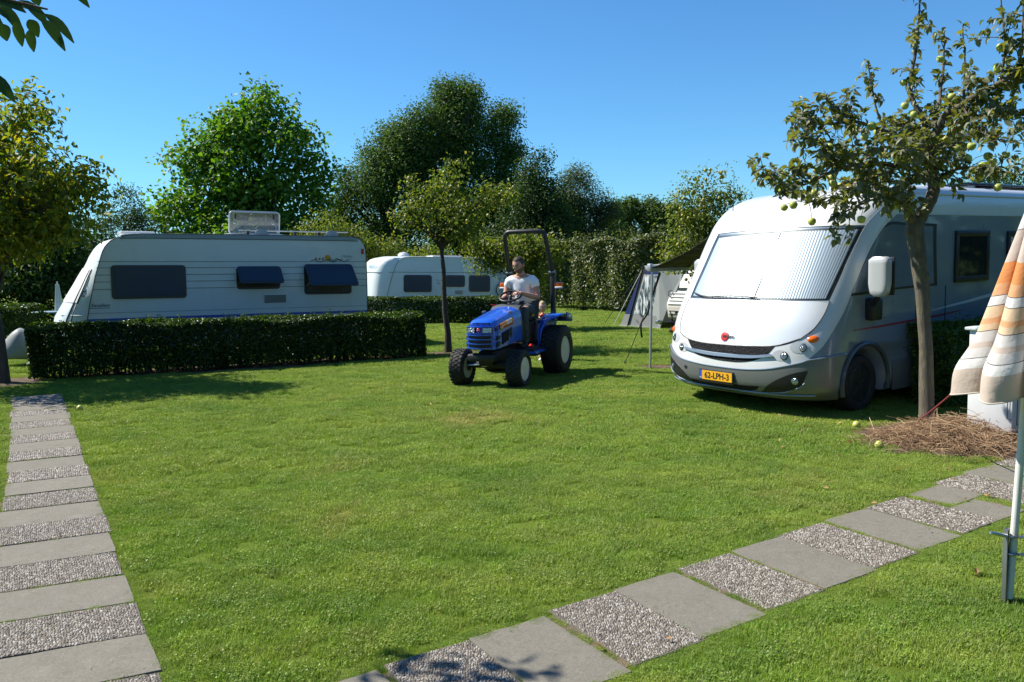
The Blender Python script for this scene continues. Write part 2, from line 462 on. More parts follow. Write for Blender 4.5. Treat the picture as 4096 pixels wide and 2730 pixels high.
# the cross path in the shade of the walnut tree
cross_path = bed('garden_path', [(-13.5, 10.05), (-9.9, 10.6), (-7.2, 11.02)], 1.3, 0.0035)
cross_path['label'] = 'shaded cross path of tiles in front of the walnut trunk'
cd = np.array([0.988, 0.155])
for i in range(14):
    for k in range(2):
        c = np.array([-7.42, 10.69]) - cd * (i * 0.47) + np.array([-0.155, 0.988]) * (k * 0.7 - 0.02)
        put_tile(cross_path, c, math.atan2(cd[1], cd[0]), (i + k) % 2 == 0, near=False)
# right path: curving up to the white box
right_path = bed('garden_path', [(-1.7, 2.3), (0.0, 3.5), (2.3, 5.05), (3.3, 5.75), (4.6, 6.75)], 0.60, 0.0025)
right_path['label'] = 'staggered tile path running across the near lawn to the white box'
ra = math.atan2(0.53, 0.85)
for k in range(-4, 14):
    c = np.array([0.31, 3.72]) + (k - 1.5) * np.array([0.378, 0.258])
    j = np.random.default_rng(k + 300).uniform(-.018, .018, 2)
    if k == 9:
        for s in (-1, 1): put_tile(right_path, c + j + s * np.array([0.092, -0.15]) + np.array([0.07, 0.045]) * -s, ra + R(2), False, half=True)
        continue
    if k > 8: c = c + np.array([0.0, 0.012]) * (k - 8)
    put_tile(right_path, c + j, ra + R(random.uniform(-2, 2)) , k % 2 == 0, near=k < 8)

# bare earth and wood chips round trunks and under hedges: thin sheets with a ragged outline
m, n, b = newmat('bare earth')
p = n.pos()
c = n.ramp(n.noise(7, 6, 0.7, p), [(0.3, (0.05, 0.033, 0.02)), (0.5, (0.13, 0.085, 0.05)), (0.7, (0.24, 0.165, 0.10))])
n.link(c, b.inputs['Base Color']); b.inputs['Roughness'].default_value = 0.95
n.link(n.bump(n.noise(60, 5, 0.75, p), 1.0, 0.03), b.inputs['Normal'])
M_EARTH = m
EARTH = []
def earth_patch(name, cx, cy, rx, ry, rot=0, seed=0, z=0.009, label=None):
    rr = random.Random(seed); mb = MB(); k = 28; vs = [(cx, cy, z + 0.02)]
    for i in range(k):
        a = 2 * PI * i / k; q = 1 + rr.uniform(-.18, .18)
        x, y = rx * q * math.cos(a), ry * q * math.sin(a)
        vs.append((cx + x * math.cos(rot) - y * math.sin(rot), cy + x * math.sin(rot) + y * math.cos(rot), z))
    mb.add(vs, [(0, 1 + i, 1 + (i + 1) % k) for i in range(k)])
    EARTH.append((cx, cy, rx, ry, rot))
    return struct(mb.build(name, M_EARTH, smooth=60), label)
earth_patch('bare_earth', -4.6, 14.35, 3.6, 0.62, R(16), 1, 0.006, 'brown bare earth under the clipped hedge')
earth_patch('bare_earth', -8.35, 12.95, 1.1, 0.75, R(10), 2, 0.008, 'brown bare earth round the walnut trunk')
earth_patch('bare_earth', -1.15, 15.55, 0.62, 0.42, 0, 3, 0.006, 'bare earth round the slim fruit tree trunk')
earth_patch('bare_earth', 4.1, 7.55, 1.0, 0.85, R(-20), 4, 0.006, 'bare earth under the straw by the apple tree')
earth_patch('bare_earth', 2.45, 12.85, 0.55, 0.3, R(-30), 5, 0.006, 'worn earth by the awning pole')
# --- the grass itself: tufts of blades instanced over the lawn
m, n, b = newmat('grass blades')
c = lawn_colour(n)
rnd = n('ShaderNodeObjectInfo').outputs['Random']
isl = n.isl()
tv = n('ShaderNodeHueSaturation'); n.link(n.math('ADD', n.math('MULTIPLY', rnd, .55), .86), tv.inputs['Value']); n.link(c, tv.inputs['Color']); c = tv.outputs[0]
c = n.mix(n.math('MULTIPLY', isl, 0.45), c, (0.225, 0.325, 0.045))
dead = n.ramp(n.math('FRACT', n.math('MULTIPLY', isl, 17.3)), [(0.88, (0, 0, 0)), (0.93, (1, 1, 1))])
c = n.mix(n.math('MULTIPLY', dead, 0.5), c, (0.36, 0.31, 0.15))
geo = n('ShaderNodeNewGeometry'); vm = n('ShaderNodeMix', data_type='VECTOR'); vm.inputs[0].default_value = 0.45
n.link(geo.outputs['Normal'], vm.inputs[4]); vm.inputs[5].default_value = (0, 0, 1)
nz = n('ShaderNodeVectorMath', operation='NORMALIZE'); n.link(vm.outputs[1], nz.inputs[0])
df = n('ShaderNodeBsdfDiffuse'); n.link(c, df.inputs[0]); n.link(nz.outputs[0], df.inputs['Normal'])
tr = n('ShaderNodeBsdfTranslucent'); n.link(n.mix(1.0, c, (1.35, 1.45, 0.7), 'MULTIPLY'), tr.inputs[0])
gl = n('ShaderNodeBsdfGlossy', i_Roughness=0.5); gl.inputs[0].default_value = (1, 1, 1, 1)
ms = n('ShaderNodeMixShader', i_0=0.30); n.link(df.outputs[0], ms.inputs[1]); n.link(tr.outputs[0], ms.inputs[2])
ms2 = n('ShaderNodeMixShader', i_0=0.022); n.link(ms.outputs[0], ms2.inputs[1]); n.link(gl.outputs[0], ms2.inputs[2])
n.link(ms2.outputs[0], m.node_tree.nodes['Material Output'].inputs[0])
M_GRASS = m

def tuft(name, radius, blades, hmin, hmax, wid, seed, clover=0):
    r = np.random.default_rng(seed)
    k = blades
    a = r.uniform(0, 2 * PI, k); d = np.sqrt(r.uniform(0, 1, k)) * radius
    X, Y = np.cos(a) * d, np.sin(a) * d
    h = r.uniform(hmin, hmax, k); az = r.uniform(0, 2 * PI, k); lean = r.uniform(0.15, 1.1, k) * h; w = wid * r.uniform(.6, 1.25, k)
    dx, dy = np.cos(az), np.sin(az); sx, sy = -dy, dx
    z0 = np.full(k, -0.004)
    P = [np.stack([X - sx * w / 2, Y - sy * w / 2, z0], 1), np.stack([X + sx * w / 2, Y + sy * w / 2, z0], 1),
         np.stack([X + dx * lean * .35 + sx * w * .45, Y + dy * lean * .35 + sy * w * .45, h * .62], 1), np.stack([X + dx * lean * .35 - sx * w * .45, Y + dy * lean * .35 - sy * w * .45, h * .62], 1),
         np.stack([X + dx * lean, Y + dy * lean, h], 1)]
    V = np.stack(P, 1).reshape(-1, 3); bb = (np.arange(k) * 5)[:, None]
    F = np.concatenate([bb + [0, 1, 2], bb + [0, 2, 3], bb + [3, 2, 4]], 0)
    if clover:
        q = clover; a = r.uniform(0, 2 * PI, q); d = np.sqrt(r.uniform(0, 1, q)) * radius; hx = r.uniform(.012, .026, q); s = r.uniform(.0035, .007, q)
        t = r.uniform(0, 2 * PI, q); off = len(V); P = []
        for j in range(4):
            tt = t + j * PI / 2
            P.append(np.stack([np.cos(a) * d + np.cos(tt) * s, np.sin(a) * d + np.sin(tt) * s, hx + r.uniform(-.004, .004, q)], 1))
        V = np.concatenate([V, np.stack(P, 1).reshape(-1, 3)], 0); bb = off + (np.arange(q) * 4)[:, None]
        F = np.concatenate([F, bb + [0, 1, 2], bb + [0, 2, 3]], 0)
    o = fast_mesh(name, V, F, M_GRASS); COL.objects.unlink(o)
    return o
tuft_col = bpy.data.collections.new('grass tufts')
for i in range(5): tuft_col.objects.link(tuft('tuft_%d' % i, 0.10, 430, 0.012, 0.031, 0.0023, 100 + i, 8 if i < 3 else 45))

def on_path(X, Y, grow=0.0, lx=0.03, gv=0.0):
    hit = np.zeros(len(X), bool)
    for (cx, cy, ang, hl, hw, sk) in PATH_TILES:
        dx, dy = X - cx, Y - cy; u = dx * math.cos(ang) + dy * math.sin(ang); v = -dx * math.sin(ang) + dy * math.cos(ang) - sk * u
        hit |= (abs(u) < hl + lx + grow) & (abs(v) < hw + grow + gv)
    return hit
def on_earth(X, Y, k=0.85):
    hit = np.zeros(len(X), bool)
    for (cx, cy, rx, ry, rot) in EARTH:
        dx, dy = X - cx, Y - cy; u = dx * math.cos(rot) + dy * math.sin(rot); v = -dx * math.sin(rot) + dy * math.cos(rot)
        hit |= (u / (rx * k)) ** 2 + (v / (ry * k)) ** 2 < 1
    return hit
pts = []; scl = []
def scatter(y0, y1, dens, s0, s1, wide=0.80, margin=0.09):
    A = wide * (y1 * y1 - y0 * y0); k = int(A * dens)
    Y = np.sqrt(rng.uniform(y0 * y0, y1 * y1, k)); X = rng.uniform(-1, 1, k) * wide * Y
    s = rng.uniform(s0, s1, k)
    ok = ~on_path(X, Y, 0.0) & ~on_earth(X, Y)
    edge = on_path(X, Y, margin) & ok
    s = np.where(edge, s * 0.42, s); 
    ok &= ~(on_path(X, Y, 0.03) & (s > 0.45))
    pts.append(np.stack([X, Y, np.zeros(k)], 1)[ok]); scl.append(s[ok])
scatter(2.2, 7.0, 140, 0.75, 1.05)
scatter(7.0, 14.0, 75, 0.9, 1.4)
scatter(14.0, 26.0, 26, 1.5, 2.2, 0.75)
scatter(26.0, 42.0, 6, 2.5, 3.5, 0.75)
# a denser small fringe along the paths
k = 90000
X = rng.uniform(-8, 6, k); Y = rng.uniform(2.3, 11.5, k)
fr = on_path(X, Y, 0.07) & ~on_path(X, Y, -0.012, 0.0, -.075 * rng.uniform(0, 1, k) ** 2)
jn = on_path(X, Y, -0.03, 0.03)                      # only now and then in the joints between two tiles
fr &= ~jn | (rng.uniform(0, 1, k) < 0.10)
pts.append(np.stack([X, Y, np.zeros(k)], 1)[fr]); scl.append(rng.uniform(.26, .46, fr.sum()))
P = np.concatenate(pts); SC = np.concatenate(scl)
me = bpy.data.meshes.new('grass'); me.vertices.add(len(P)); me.vertices.foreach_set('co', P.astype(np.float32).ravel())
at_ = me.attributes.new('scl', 'FLOAT', 'POINT'); at_.data.foreach_set('value', SC.astype(np.float32))
at_ = me.attributes.new('rz', 'FLOAT', 'POINT'); at_.data.foreach_set('value', rng.uniform(0, 2 * PI, len(P)).astype(np.float32))
grass = bpy.data.objects.new('grass', me); COL.objects.link(grass); stuff(grass, 'short mown grass and clover covering the lawn', 'grass')
ng = bpy.data.node_groups.new('grass scatter', 'GeometryNodeTree')
ng.interface.new_socket('Geometry', in_out='INPUT', socket_type='NodeSocketGeometry'); ng.interface.new_socket('Geometry', in_out='OUTPUT', socket_type='NodeSocketGeometry')
gi = ng.nodes.new('NodeGroupInput'); go = ng.nodes.new('NodeGroupOutput')
iop = ng.nodes.new('GeometryNodeInstanceOnPoints'); ci = ng.nodes.new('GeometryNodeCollectionInfo')
ci.inputs['Collection'].default_value = tuft_col; ci.inputs['Separate Children'].default_value = True; ci.inputs['Reset Children'].default_value = True
iop.inputs['Pick Instance'].default_value = True
na = ng.nodes.new('GeometryNodeInputNamedAttribute'); na.data_type = 'FLOAT'; na.inputs[0].default_value = 'scl'
nb = ng.nodes.new('GeometryNodeInputNamedAttribute'); nb.data_type = 'FLOAT'; nb.inputs[0].default_value = 'rz'
cx = ng.nodes.new('ShaderNodeCombineXYZ'); ng.links.new(nb.outputs[0], cx.inputs[2])
ng.links.new(gi.outputs[0], iop.inputs['Points']); ng.links.new(ci.outputs[0], iop.inputs['Instance'])
ng.links.new(cx.outputs[0], iop.inputs['Rotation']); ng.links.new(na.outputs[0], iop.inputs['Scale'])
ng.links.new(iop.outputs[0], go.inputs[0])
grass.modifiers.new('scatter', 'NODES').node_group = ng

# mown clippings and dry grass blown on to the tiles and into their joints
k = 15000
X = rng.uniform(-7, 5, k); Y = rng.uniform(2.3, 11, k)
ok = on_path(X, Y, -0.01); jn = on_path(X, Y, 0.0, 0.012) & ~on_path(X, Y, -0.008, 0.0)
ok &= (np.sin(X * 7.1 + 2.3 * Y) * np.sin(Y * 5.3 - X) > .55) | (rng.uniform(0, 1, k) < .05) | jn
X, Y = X[ok], Y[ok]; k = len(X)
a = rng.uniform(0, 2 * PI, k); L = rng.uniform(.008, .026, k); w = rng.uniform(.0010, .0022, k); dx, dy = np.cos(a), np.sin(a)
z = np.full(k, .0135) + rng.uniform(0, .006, k)
V = np.stack([np.stack([X - dx * L - dy * w, Y - dy * L + dx * w, z], 1), np.stack([X - dx * L + dy * w, Y - dy * L - dx * w, z], 1), np.stack([X + dx * L, Y + dy * L, z + .002], 1)], 1).reshape(-1, 3)
m, n, b = newmat('grass clippings')
n.link(n.ramp(n.isl(), [(0, (.09, .13, .02)), (.45, (.17, .18, .05)), (.7, (.32, .26, .13)), (1, (.42, .33, .19))]), b.inputs['Base Color']); b.inputs['Roughness'].default_value = .8
stuff(fast_mesh('grass_clippings', V, np.arange(3 * k).reshape(-1, 3), m), 'mown clippings scattered on the path tiles', 'clippings')
# ================================================================== MOTORHOME
def pch(tab, z, k):
    zs = [t[0] for t in tab]; v = [t[k] for t in tab]; n_ = len(v)
    d = [(v[i + 1] - v[i]) / (zs[i + 1] - zs[i]) for i in range(n_ - 1)]; mm = [d[0]] + [0 if d[i - 1] * d[i] <= 0 else 2 * d[i - 1] * d[i] / (d[i - 1] + d[i]) for i in range(1, n_ - 1)] + [d[-1]]
    z = min(max(z, zs[0]), zs[-1]); i = 0
    while i < n_ - 2 and z > zs[i + 1]: i += 1
    h = zs[i + 1] - zs[i]; t = (z - zs[i]) / h
    return v[i] * (2 * t**3 - 3 * t * t + 1) + h * mm[i] * (t**3 - 2 * t * t + t) + v[i + 1] * (-2 * t**3 + 3 * t * t) + h * mm[i + 1] * (t**3 - t * t)
# height, nose set-back, half width, corner depth
MH = [(0.2, .16, 1.08, .60), (.26, .08, 1.11, .60), (.34, .02, 1.13, .60), (.5, 0, 1.13, .60), (.7, .02, 1.13, .60), (.95, .09, 1.13, .60), (1.24, .24, 1.13, .60), (1.6, .46, 1.13, .60),
      (2.02, .72, 1.13, .62), (2.15, .82, 1.13, .64), (2.3, 1.0, 1.12, .66), (2.4, 1.2, 1.09, .66), (2.46, 1.42, 1.05, .64), (2.5, 1.8, .95, .6)]
MH_LEN = 6.1
def mh_S(p, z):
    yf, w, D = pch(MH, z, 1), pch(MH, z, 2), pch(MH, z, 3)
    if abs(p) <= 1:
        a = abs(p) * PI / 2; e = 2 / 2.7
        x = w * math.sin(a) ** e; y = yf + D * (1 - max(math.cos(a), 0) ** e)
    else: x = w; y = yf + D + abs(p) - 1
    return Vector((math.copysign(x, p), y, z))
def mh_off(p, z, off):
    d = 0.01
    a = mh_S(p + d, z) - mh_S(p - d, z); c = mh_S(p, min(z + d, 2.5)) - mh_S(p, max(z - d, 0.2))
    nrm = a.cross(c).normalized()
    return mh_S(p, z) + nrm * off
def side_p(y, z): return 1 + (y - pch(MH, z, 1) - pch(MH, z, 3))
def resample(pts, t):
    """point at fraction t along a polyline of 2-D points, smoothed"""
    k = len(pts) - 1
    f = min(max(t, 0), 1) * k; i = min(int(f), k - 1); f -= i
    p0 = pts[max(i - 1, 0)]; p1 = pts[i]; p2 = pts[i + 1]; p3 = pts[min(i + 2, k)]
    r = []
    for c in (0, 1):
        m1 = (p2[c] - p0[c]) / (2 if i > 0 else 1); m2 = (p3[c] - p1[c]) / (2 if i + 2 <= k else 1)
        r.append(p1[c] * (2 * f**3 - 3 * f * f + 1) + m1 * (f**3 - 2 * f * f + f) + p2[c] * (-2 * f**3 + 3 * f * f) + m2 * (f**3 - f * f))
    return r
def ruled(A, B, nu, nv, off, rib=0.0, ribs=0, edge=True):
    """patch lying on the body between curve A (bottom) and curve B (top), with its edge turned down to the body"""
    mb = MB()
    def fn(u, v, o=off):
        a = resample(A, u); c = resample(B, u)
        p, z = a[0] + (c[0] - a[0]) * v, a[1] + (c[1] - a[1]) * v
        return mh_off(p, z, o + (rib * abs(math.sin(u * ribs * PI)) if rib else 0))
    mb.grid(fn, nu, nv)
    if edge:
        for line in ([(u / (nu - 1), 0) for u in range(nu)], [(u / (nu - 1), 1) for u in range(nu)], [(0, v / (nv - 1)) for v in range(nv)], [(1, v / (nv - 1)) for v in range(nv)]):
            vs = [fn(u, v) for u, v in line] + [fn(u, v, -0.004) for u, v in line]; k = len(line)
            mb.add(vs, [(i, i + 1, k + i + 1, k + i) for i in range(k - 1)])
    return mb
def blob(center, rp, rz, off, n=20, dome=0.0, shear=0.0, hole=0.0):
    """oval on the body surface"""
    mb = MB(); rings = [(1.0, -0.004), (1.0, off), (0.7, off + dome * 0.6), (0.35, off + dome * 0.9)]
    vs = []
    for (q, o) in rings:
        for i in range(n):
            a = 2 * PI * i / n
            vs.append(mh_off(center[0] + rp * q * math.cos(a), center[1] + rz * q * math.sin(a) + shear * q * math.cos(a), o))
    vs.append(mh_off(center[0], center[1], off + dome))
    fs = [(j * n + i, j * n + (i + 1) % n, (j + 1) * n + (i + 1) % n, (j + 1) * n + i) for j in range(3) for i in range(n)] + [(3 * n + i, 3 * n + (i + 1) % n, 4 * n) for i in range(n)]
    mb.add(vs, fs); return mb

M_SILVER = simple('silver paint darkened as shaded', (0.235, 0.29, 0.365), 0.30, 0.2, 0.7, 0.08, 1.2, ((0.19, 0.22, 0.26), 0.35))  # same silver as the bonnet, darkened and blued to stand for the shaded side
M_BONNET = simple('silver paint lightened as sunlit', (0.72, 0.75, 0.78), 0.3, 0.15, 0.7, 0.03, 1.5)  # the vehicle silver again, lightened to stand for direct sun on the bonnet
M_VWHITE = simple('white vehicle paint', (0.66, 0.67, 0.67), 0.32, 0, 0.5, 0.03, 1.5, ((0.55, 0.55, 0.52), 0.25))
M_BUMPER = simple('grey bumper paint', (0.195, 0.20, 0.205), 0.38, 0.3, 0.5, 0.08, 2.0)
M_BLACKP = simple('black plastic', (0.018, 0.018, 0.02), 0.45, var=0.3)
M_RUBBER = simple('tyre rubber', (0.014, 0.014, 0.014), 0.75, var=0.4, vscale=9, dirt=((0.05, 0.045, 0.035), 0.5), bump=0.2, bscale=80)
M_STEEL = simple('bare steel', (0.55, 0.56, 0.57), 0.32, 0.9, var=0.15)
M_ALU = simple('dull aluminium', (0.60, 0.61, 0.61), 0.42, 0.7, var=0.15)
M_SILVERFOIL = simple('silver thermal blind', (0.36, 0.40, 0.45), 0.4, 0.1, var=0.03, vscale=2.0)
M_AMBER = simple('amber lens', (0.75, 0.13, 0.005), 0.15, 0, 0.6)
M_RED = simple('red enamel', (0.55, 0.03, 0.025), 0.35, var=0.1)
m, n, b = newmat('dark window acrylic')
b.inputs['Base Color'].default_value = (0.012, 0.016, 0.022, 1); b.inputs['Roughness'].default_value = 0.08; b.inputs['Coat Weight'].default_value = 0.4
n.link(n.bump(n.noise(2.2, 2, 0.5, n.obj()), 0.06, 0.05), b.inputs['Normal'])
M_DARKGLASS = m
m, n, b = newmat('clear glass')
tr = n('ShaderNodeBsdfTransparent'); tr.inputs[0].default_value = (0.90, 0.95, 0.97, 1)
gl = n('ShaderNodeBsdfGlossy', i_Roughness=0.03)
lw = n('ShaderNodeLayerWeight', i_Blend=0.5); ms = n('ShaderNodeMixShader')
n.link(n.math('ADD', n.math('MULTIPLY', n.math('POWER', lw.outputs['Facing'], 4.0), 0.7), 0.045), ms.inputs[0]); n.link(tr.outputs[0], ms.inputs[1]); n.link(gl.outputs[0], ms.inputs[2])
n.link(ms.outputs[0], m.node_tree.nodes['Material Output'].inputs[0])
M_GLASS = m
m, n, b = newmat('lamp reflector')
b.inputs['Base Color'].default_value = (0.50, 0.53, 0.55, 1); b.inputs['Metallic'].default_value = 0.9; b.inputs['Roughness'].default_value = 0.12
vo = n('ShaderNodeTexVoronoi', i_Scale=60.0); n.link(n.obj(), vo.inputs['Vector']); n.link(n.bump(vo.outputs[0], 0.6, 0.02), b.inputs['Normal'])
M_REFL = m
M_YELPLATE = simple('yellow number plate', (0.80, 0.40, 0.015), 0.35, var=0.04)
M_BLUE_P = simple('blue plate field', (0.03, 0.08, 0.45), 0.4)
M_INK = simple('black print', (0.012, 0.012, 0.012), 0.5)
m, n, b = newmat('grille mesh')
p = n.obj(); vo = n('ShaderNodeTexVoronoi', i_Scale=85.0); n.link(p, vo.inputs['Vector'])
n.link(n.ramp(vo.outputs[0], [(0.25, (0.004, 0.004, 0.004)), (0.6, (0.016, 0.016, 0.018))]), b.inputs['Base Color']); b.inputs['Roughness'].default_value = 0.6; b.inputs['Specular IOR Level'].default_value = 0.2
n.link(n.bump(vo.outputs[0], 0.8, 0.02), b.inputs['Normal'])
M_GRILLE = m

def wheel(parent, c, radius, width, rim_r, M_rim, side, name='wheel', tread=0, lug=0.0, tread_n=36, hole=True, spokes=0):
    """wheel with its axle along x; side = +1 when the outer face looks to +x"""
    mb = MB(); w = width / 2; rr = radius
    prof = [(rim_r, -w * .82), (rim_r + .01, -w * .92), (rr * .86, -w), (rr * .96, -w * .86), (rr, -w * .62), (rr, 0), (rr, w * .62), (rr * .96, w * .86), (rr * .86, w), (rim_r + .01, w * .92), (rim_r, w * .82), (rim_r - 0.012, 0)]
    mb.lathe(prof, (0, 0, 0), 40, 'x', closed=True)
    if tread:
        for i in range(tread_n):
            a = 2 * PI * i / tread_n
            for k in range(tread):
                x = (k + 0.5) / tread * 2 - 1; aa = a + (k % 2) * PI / tread_n
                rot = Euler((-aa, 0, 0)).to_matrix() @ Euler((0, 0, 0.35 * (-1) ** k)).to_matrix()
                r0 = rr - (0.03 * rr if abs(x) > .8 else 0)
                mb.box((x * w * .82, math.sin(aa) * r0, math.cos(aa) * r0), (w * 1.5 / tread, 2 * PI * rr / tread_n * .58, lug * 2), rot)
    t = MB()
    tyre_holder = bpy.data.objects.new(name, None); COL.objects.link(tyre_holder); tyre_holder.parent = parent; tyre_holder.location = c
    mb.build('tyre', M_RUBBER, tyre_holder, smooth=40)
    s = side
    rp = [(rim_r + .004, s * w * .84), (rim_r - .012, s * w * .9), (rim_r - .02, s * w * .8), (rim_r * .86, s * w * .45), (rim_r * .80, s * w * .38), (rim_r * .45, s * w * .48), (rim_r * .40, s * w * .60), (rim_r * .2, s * w * .64), (0.0001, s * w * .66)]
    rm = MB().lathe(rp, (0, 0, 0), 36, 'x')
    rm.lathe([(rim_r - .012, -s * w * .8), (rim_r * .86, s * w * .4)], (0, 0, 0), 30, 'x')
    rm.build('rim', M_rim, tyre_holder, smooth=40)
    if spokes:
        sp = MB()
        for i in range(spokes):
            a = 2 * PI * i / spokes
            rot = Euler((-a, 0, 0)).to_matrix()
            sp.rbox((s * w * .72, math.sin(a) * rim_r * .52, math.cos(a) * rim_r * .52), (0.03, 0.05, rim_r * .8), .01, 2, rot)
        sp.build('spokes', M_rim, tyre_holder)
    else:
        bo = MB()
        for i in range(5):
            a = 2 * PI * i / 5; bo.lathe([(.016, s * w * .5), (.016, s * w * .68), (.006, s * w * .72)], (0, math.sin(a) * rim_r * .34, math.cos(a) * rim_r * .34), 6, 'x')
        bo.build('wheel_nuts', M_STEEL, tyre_holder)
    return tyre_holder

M_MIRW = simple('mirror shell greyed as shaded', (.42, .44, .45), .35, 0, .4, .06)  # white shell, greyed in colour to stand for tree shade on it
M_CABBLIND = simple('cab window with blue grey blind', (.20, .26, .33), .12, 0, .6, .5, 1.6)
M_ARCH = simple('arch trim darkened as shaded', (.07, .078, .09), .4, .2, .4)  # body coloured trim, shade round the wheel put into its darker colour
M_LAMPB = simple('pale grey lamp bowl', (.50, .52, .53), .3, .1, .4)
M_DALLOY = simple('alloy darkened as shaded', (0.035, 0.037, 0.04), 0.45, 0.5, var=0.2)  # aluminium rims, darkened in colour to stand for the shade in the arches
mh = thing('motorhome', 'large silver and white motorhome with a silver blind behind its windscreen', 'motorhome', (2.375, 9.27, 0), R(-55))
# closed body shell
zs = [0.2, 0.23, 0.26, 0.3, 0.34, 0.42, 0.5, 0.6, 0.7, 0.82, 0.95, 1.1, 1.24, 1.4, 1.6, 1.8, 2.02, 2.1, 2.15, 2.22, 2.3, 2.36, 2.4, 2.43, 2.46, 2.48, 2.5]
ps = [i / 22 for i in range(-22, 23)]
mb = MB(); rows = []
for z in zs:
    row = [mh_S(p, z) for p in ps]; w = pch(MH, z, 2); rear = MH_LEN - (0 if z < 2.3 else (z - 2.3) ** 2 * 4)
    for y in (2.2, 2.9, 3.6, 4.5, 5.4, 5.9): row.append(Vector((w, max(y, row[44].y + .02), z)))
    for a in (15, 45, 75): row.append(Vector((w - .12 + .12 * math.cos(R(a)), rear - .12 + .12 * math.sin(R(a)), z)))
    row.append(Vector((0, rear, z)))
    for a in (105, 135, 165): row.append(Vector((-w + .12 + .12 * math.cos(R(a)), rear - .12 + .12 * math.sin(R(a)), z)))
    for y in (5.9, 5.4, 4.5, 3.6, 2.9, 2.2): row.append(Vector((-w, max(y, row[0].y + .02), z)))
    rows.append(row)
K = len(rows[0]); vs = [v for r_ in rows for v in r_]
mb.v = [tuple(v) for v in vs]
for j in range(len(zs) - 1):
    mid = (zs[j] + zs[j + 1]) / 2
    for i in range(K):
        mb.f.append((j * K + i, j * K + (i + 1) % K, (j + 1) * K + (i + 1) % K, (j + 1) * K + i)); mb.mi.append(1 if mid > 2.15 else 0)
mb.f.append(tuple(range(K - 1, -1, -1))); mb.mi.append(0)
cy = 3.4; mb.v.append((0, cy, 2.53)); top = (len(zs) - 1) * K
for i in range(K): mb.f.append((top + i, top + (i + 1) % K, len(mb.v) - 1)); mb.mi.append(1)
body = mb.build('body', [M_SILVER, M_VWHITE], mh, smooth=35)
# wheel openings cut out of the shell
WY = (0.98, 4.55)
for wy in WY:
    for sx in (-1, 1):
        c_ = MB().lathe([(0.40, -0.25), (0.40, 0.25)], (sx * 1.02, wy, 0.33), 32, 'x').build('cutter', M_BLACKP, None)
        c_.parent = mh
        md = body.modifiers.new('cut', 'BOOLEAN'); md.operation = 'DIFFERENCE'; md.object = c_; md.solver = 'EXACT'
bpy.context.view_layer.update()
dg = bpy.context.evaluated_depsgraph_get()
me2 = bpy.data.meshes.new_from_object(body.evaluated_get(dg))
for md in list(body.modifiers): body.modifiers.remove(md)
body.data = me2
for o in [o for o in COL.objects if o.name.startswith('cutter')]: bpy.data.objects.remove(o)
for wy in WY:
    for sx in (-1, 1):
        wheel(mh, (sx * 0.99, wy, 0.315), 0.315, 0.20, 0.2, M_DALLOY, sx, spokes=5)
        a_ = MB()
        pts = [(sx * 1.135, wy + 0.43 * math.cos(R(t)), 0.33 + 0.43 * math.sin(R(t))) for t in range(-14, 195, 8)]
        a_.tube(pts, 0.030, 8); a_.build('wheel_arch_trim', M_ARCH, mh)
# bumper
bt = [(-1.55, .68), (-.94, .68), (-.62, .63), (-.47, .58), (-.34, .535), (-.15, .505), (0, .495), (.13, .50), (.27, .525), (.4, .565), (.54, .61), (.62, .64), (.94, .68), (1.0, .68)]
bb = [(-1.0, .205), (-.94, .205), (-.62, .205), (-.47, .205), (-.34, .205), (-.15, .205), (0, .205), (.13, .205), (.27, .205), (.4, .205), (.54, .205), (.62, .205), (.85, .205), (.86, .205)]
bt[0] = (-1.0, .68)
ruled(bb, bt, 60, 10, 0.022).build('bumper', M_BUMPER, mh, smooth=40)
ln = MB(); ln.tube([mh_off(*resample(bt, t / 60), 0.022) for t in range(61)], 0.008, 6); ln.build('bumper_edge', M_SILVER, mh)
lip = MB(); lip.tube([mh_off(p_, .262 + .03 * max(0, abs(p_) - .3), 0.028) for p_ in [i / 20 for i in range(-13, 14)]], 0.011, 6); lip.build('bumper_lip', M_SILVER, mh)
# sill along the sides
for s in (-1, 1):
    for (y0, y1) in ((1.5, 4.08), (5.02, 6.0)):
        MB().rbox((s * 1.135, (y0 + y1) / 2, 0.36), (0.03, y1 - y0, 0.34), 0.012).build('side_skirt', M_BUMPER, mh)
# white front frame: nose band with the lamps, and the arches that sweep up beside bonnet and windscreen
sur_b = [(-.9, .655), (-.62, .64), (-.47, .59), (-.34, .54), (-.15, .51), (0, .50), (.13, .505), (.27, .53), (.4, .57), (.54, .615), (.61, .645)]
sur_t = [(-.62, .92), (-.45, .88), (-.36, .80), (-.26, .765), (-.11, .74), (.02, .74), (.15, .75), (.31, .77), (.42, .80), (.5, .85), (.56, .92)]
ruled(sur_b, sur_t, 50, 8, 0.012).build('nose_band', M_VWHITE, mh, smooth=40)
outer = [(.60, .645), (.72, .77), (.79, .9), (.86, 1.09), (.88, 1.24), (.89, 1.48), (.90, 1.65), (.93, 1.85), (.99, 2.05), (1.08, 2.16), (1.35, 2.34), (1.6, 2.44)]
inner = [(.5, .84), (.585, .92), (.63, 1.0), (.66, 1.1), (.668, 1.24), (.69, 1.45), (.70, 1.65), (.725, 1.85), (.75, 2.03), (.8, 2.16), (.9, 2.34), (1.0, 2.44)]
ruled(outer, inner, 60, 10, 0.012).build('front_arch', M_VWHITE, mh, smooth=40)
inl = [(-.36, .80), (-.42, .92), (-.43, 1.0), (-.435, 1.1), (-.415, 1.24), (-.41, 1.45), (-.40, 1.65), (-.39, 1.85), (-.38, 2.03), (-.42, 2.16), (-.6, 2.34), (-.9, 2.44)]
ruled(inl, [(-a, z_) for a, z_ in outer], 60, 10, 0.012).build('front_arch', M_VWHITE, mh, smooth=40)
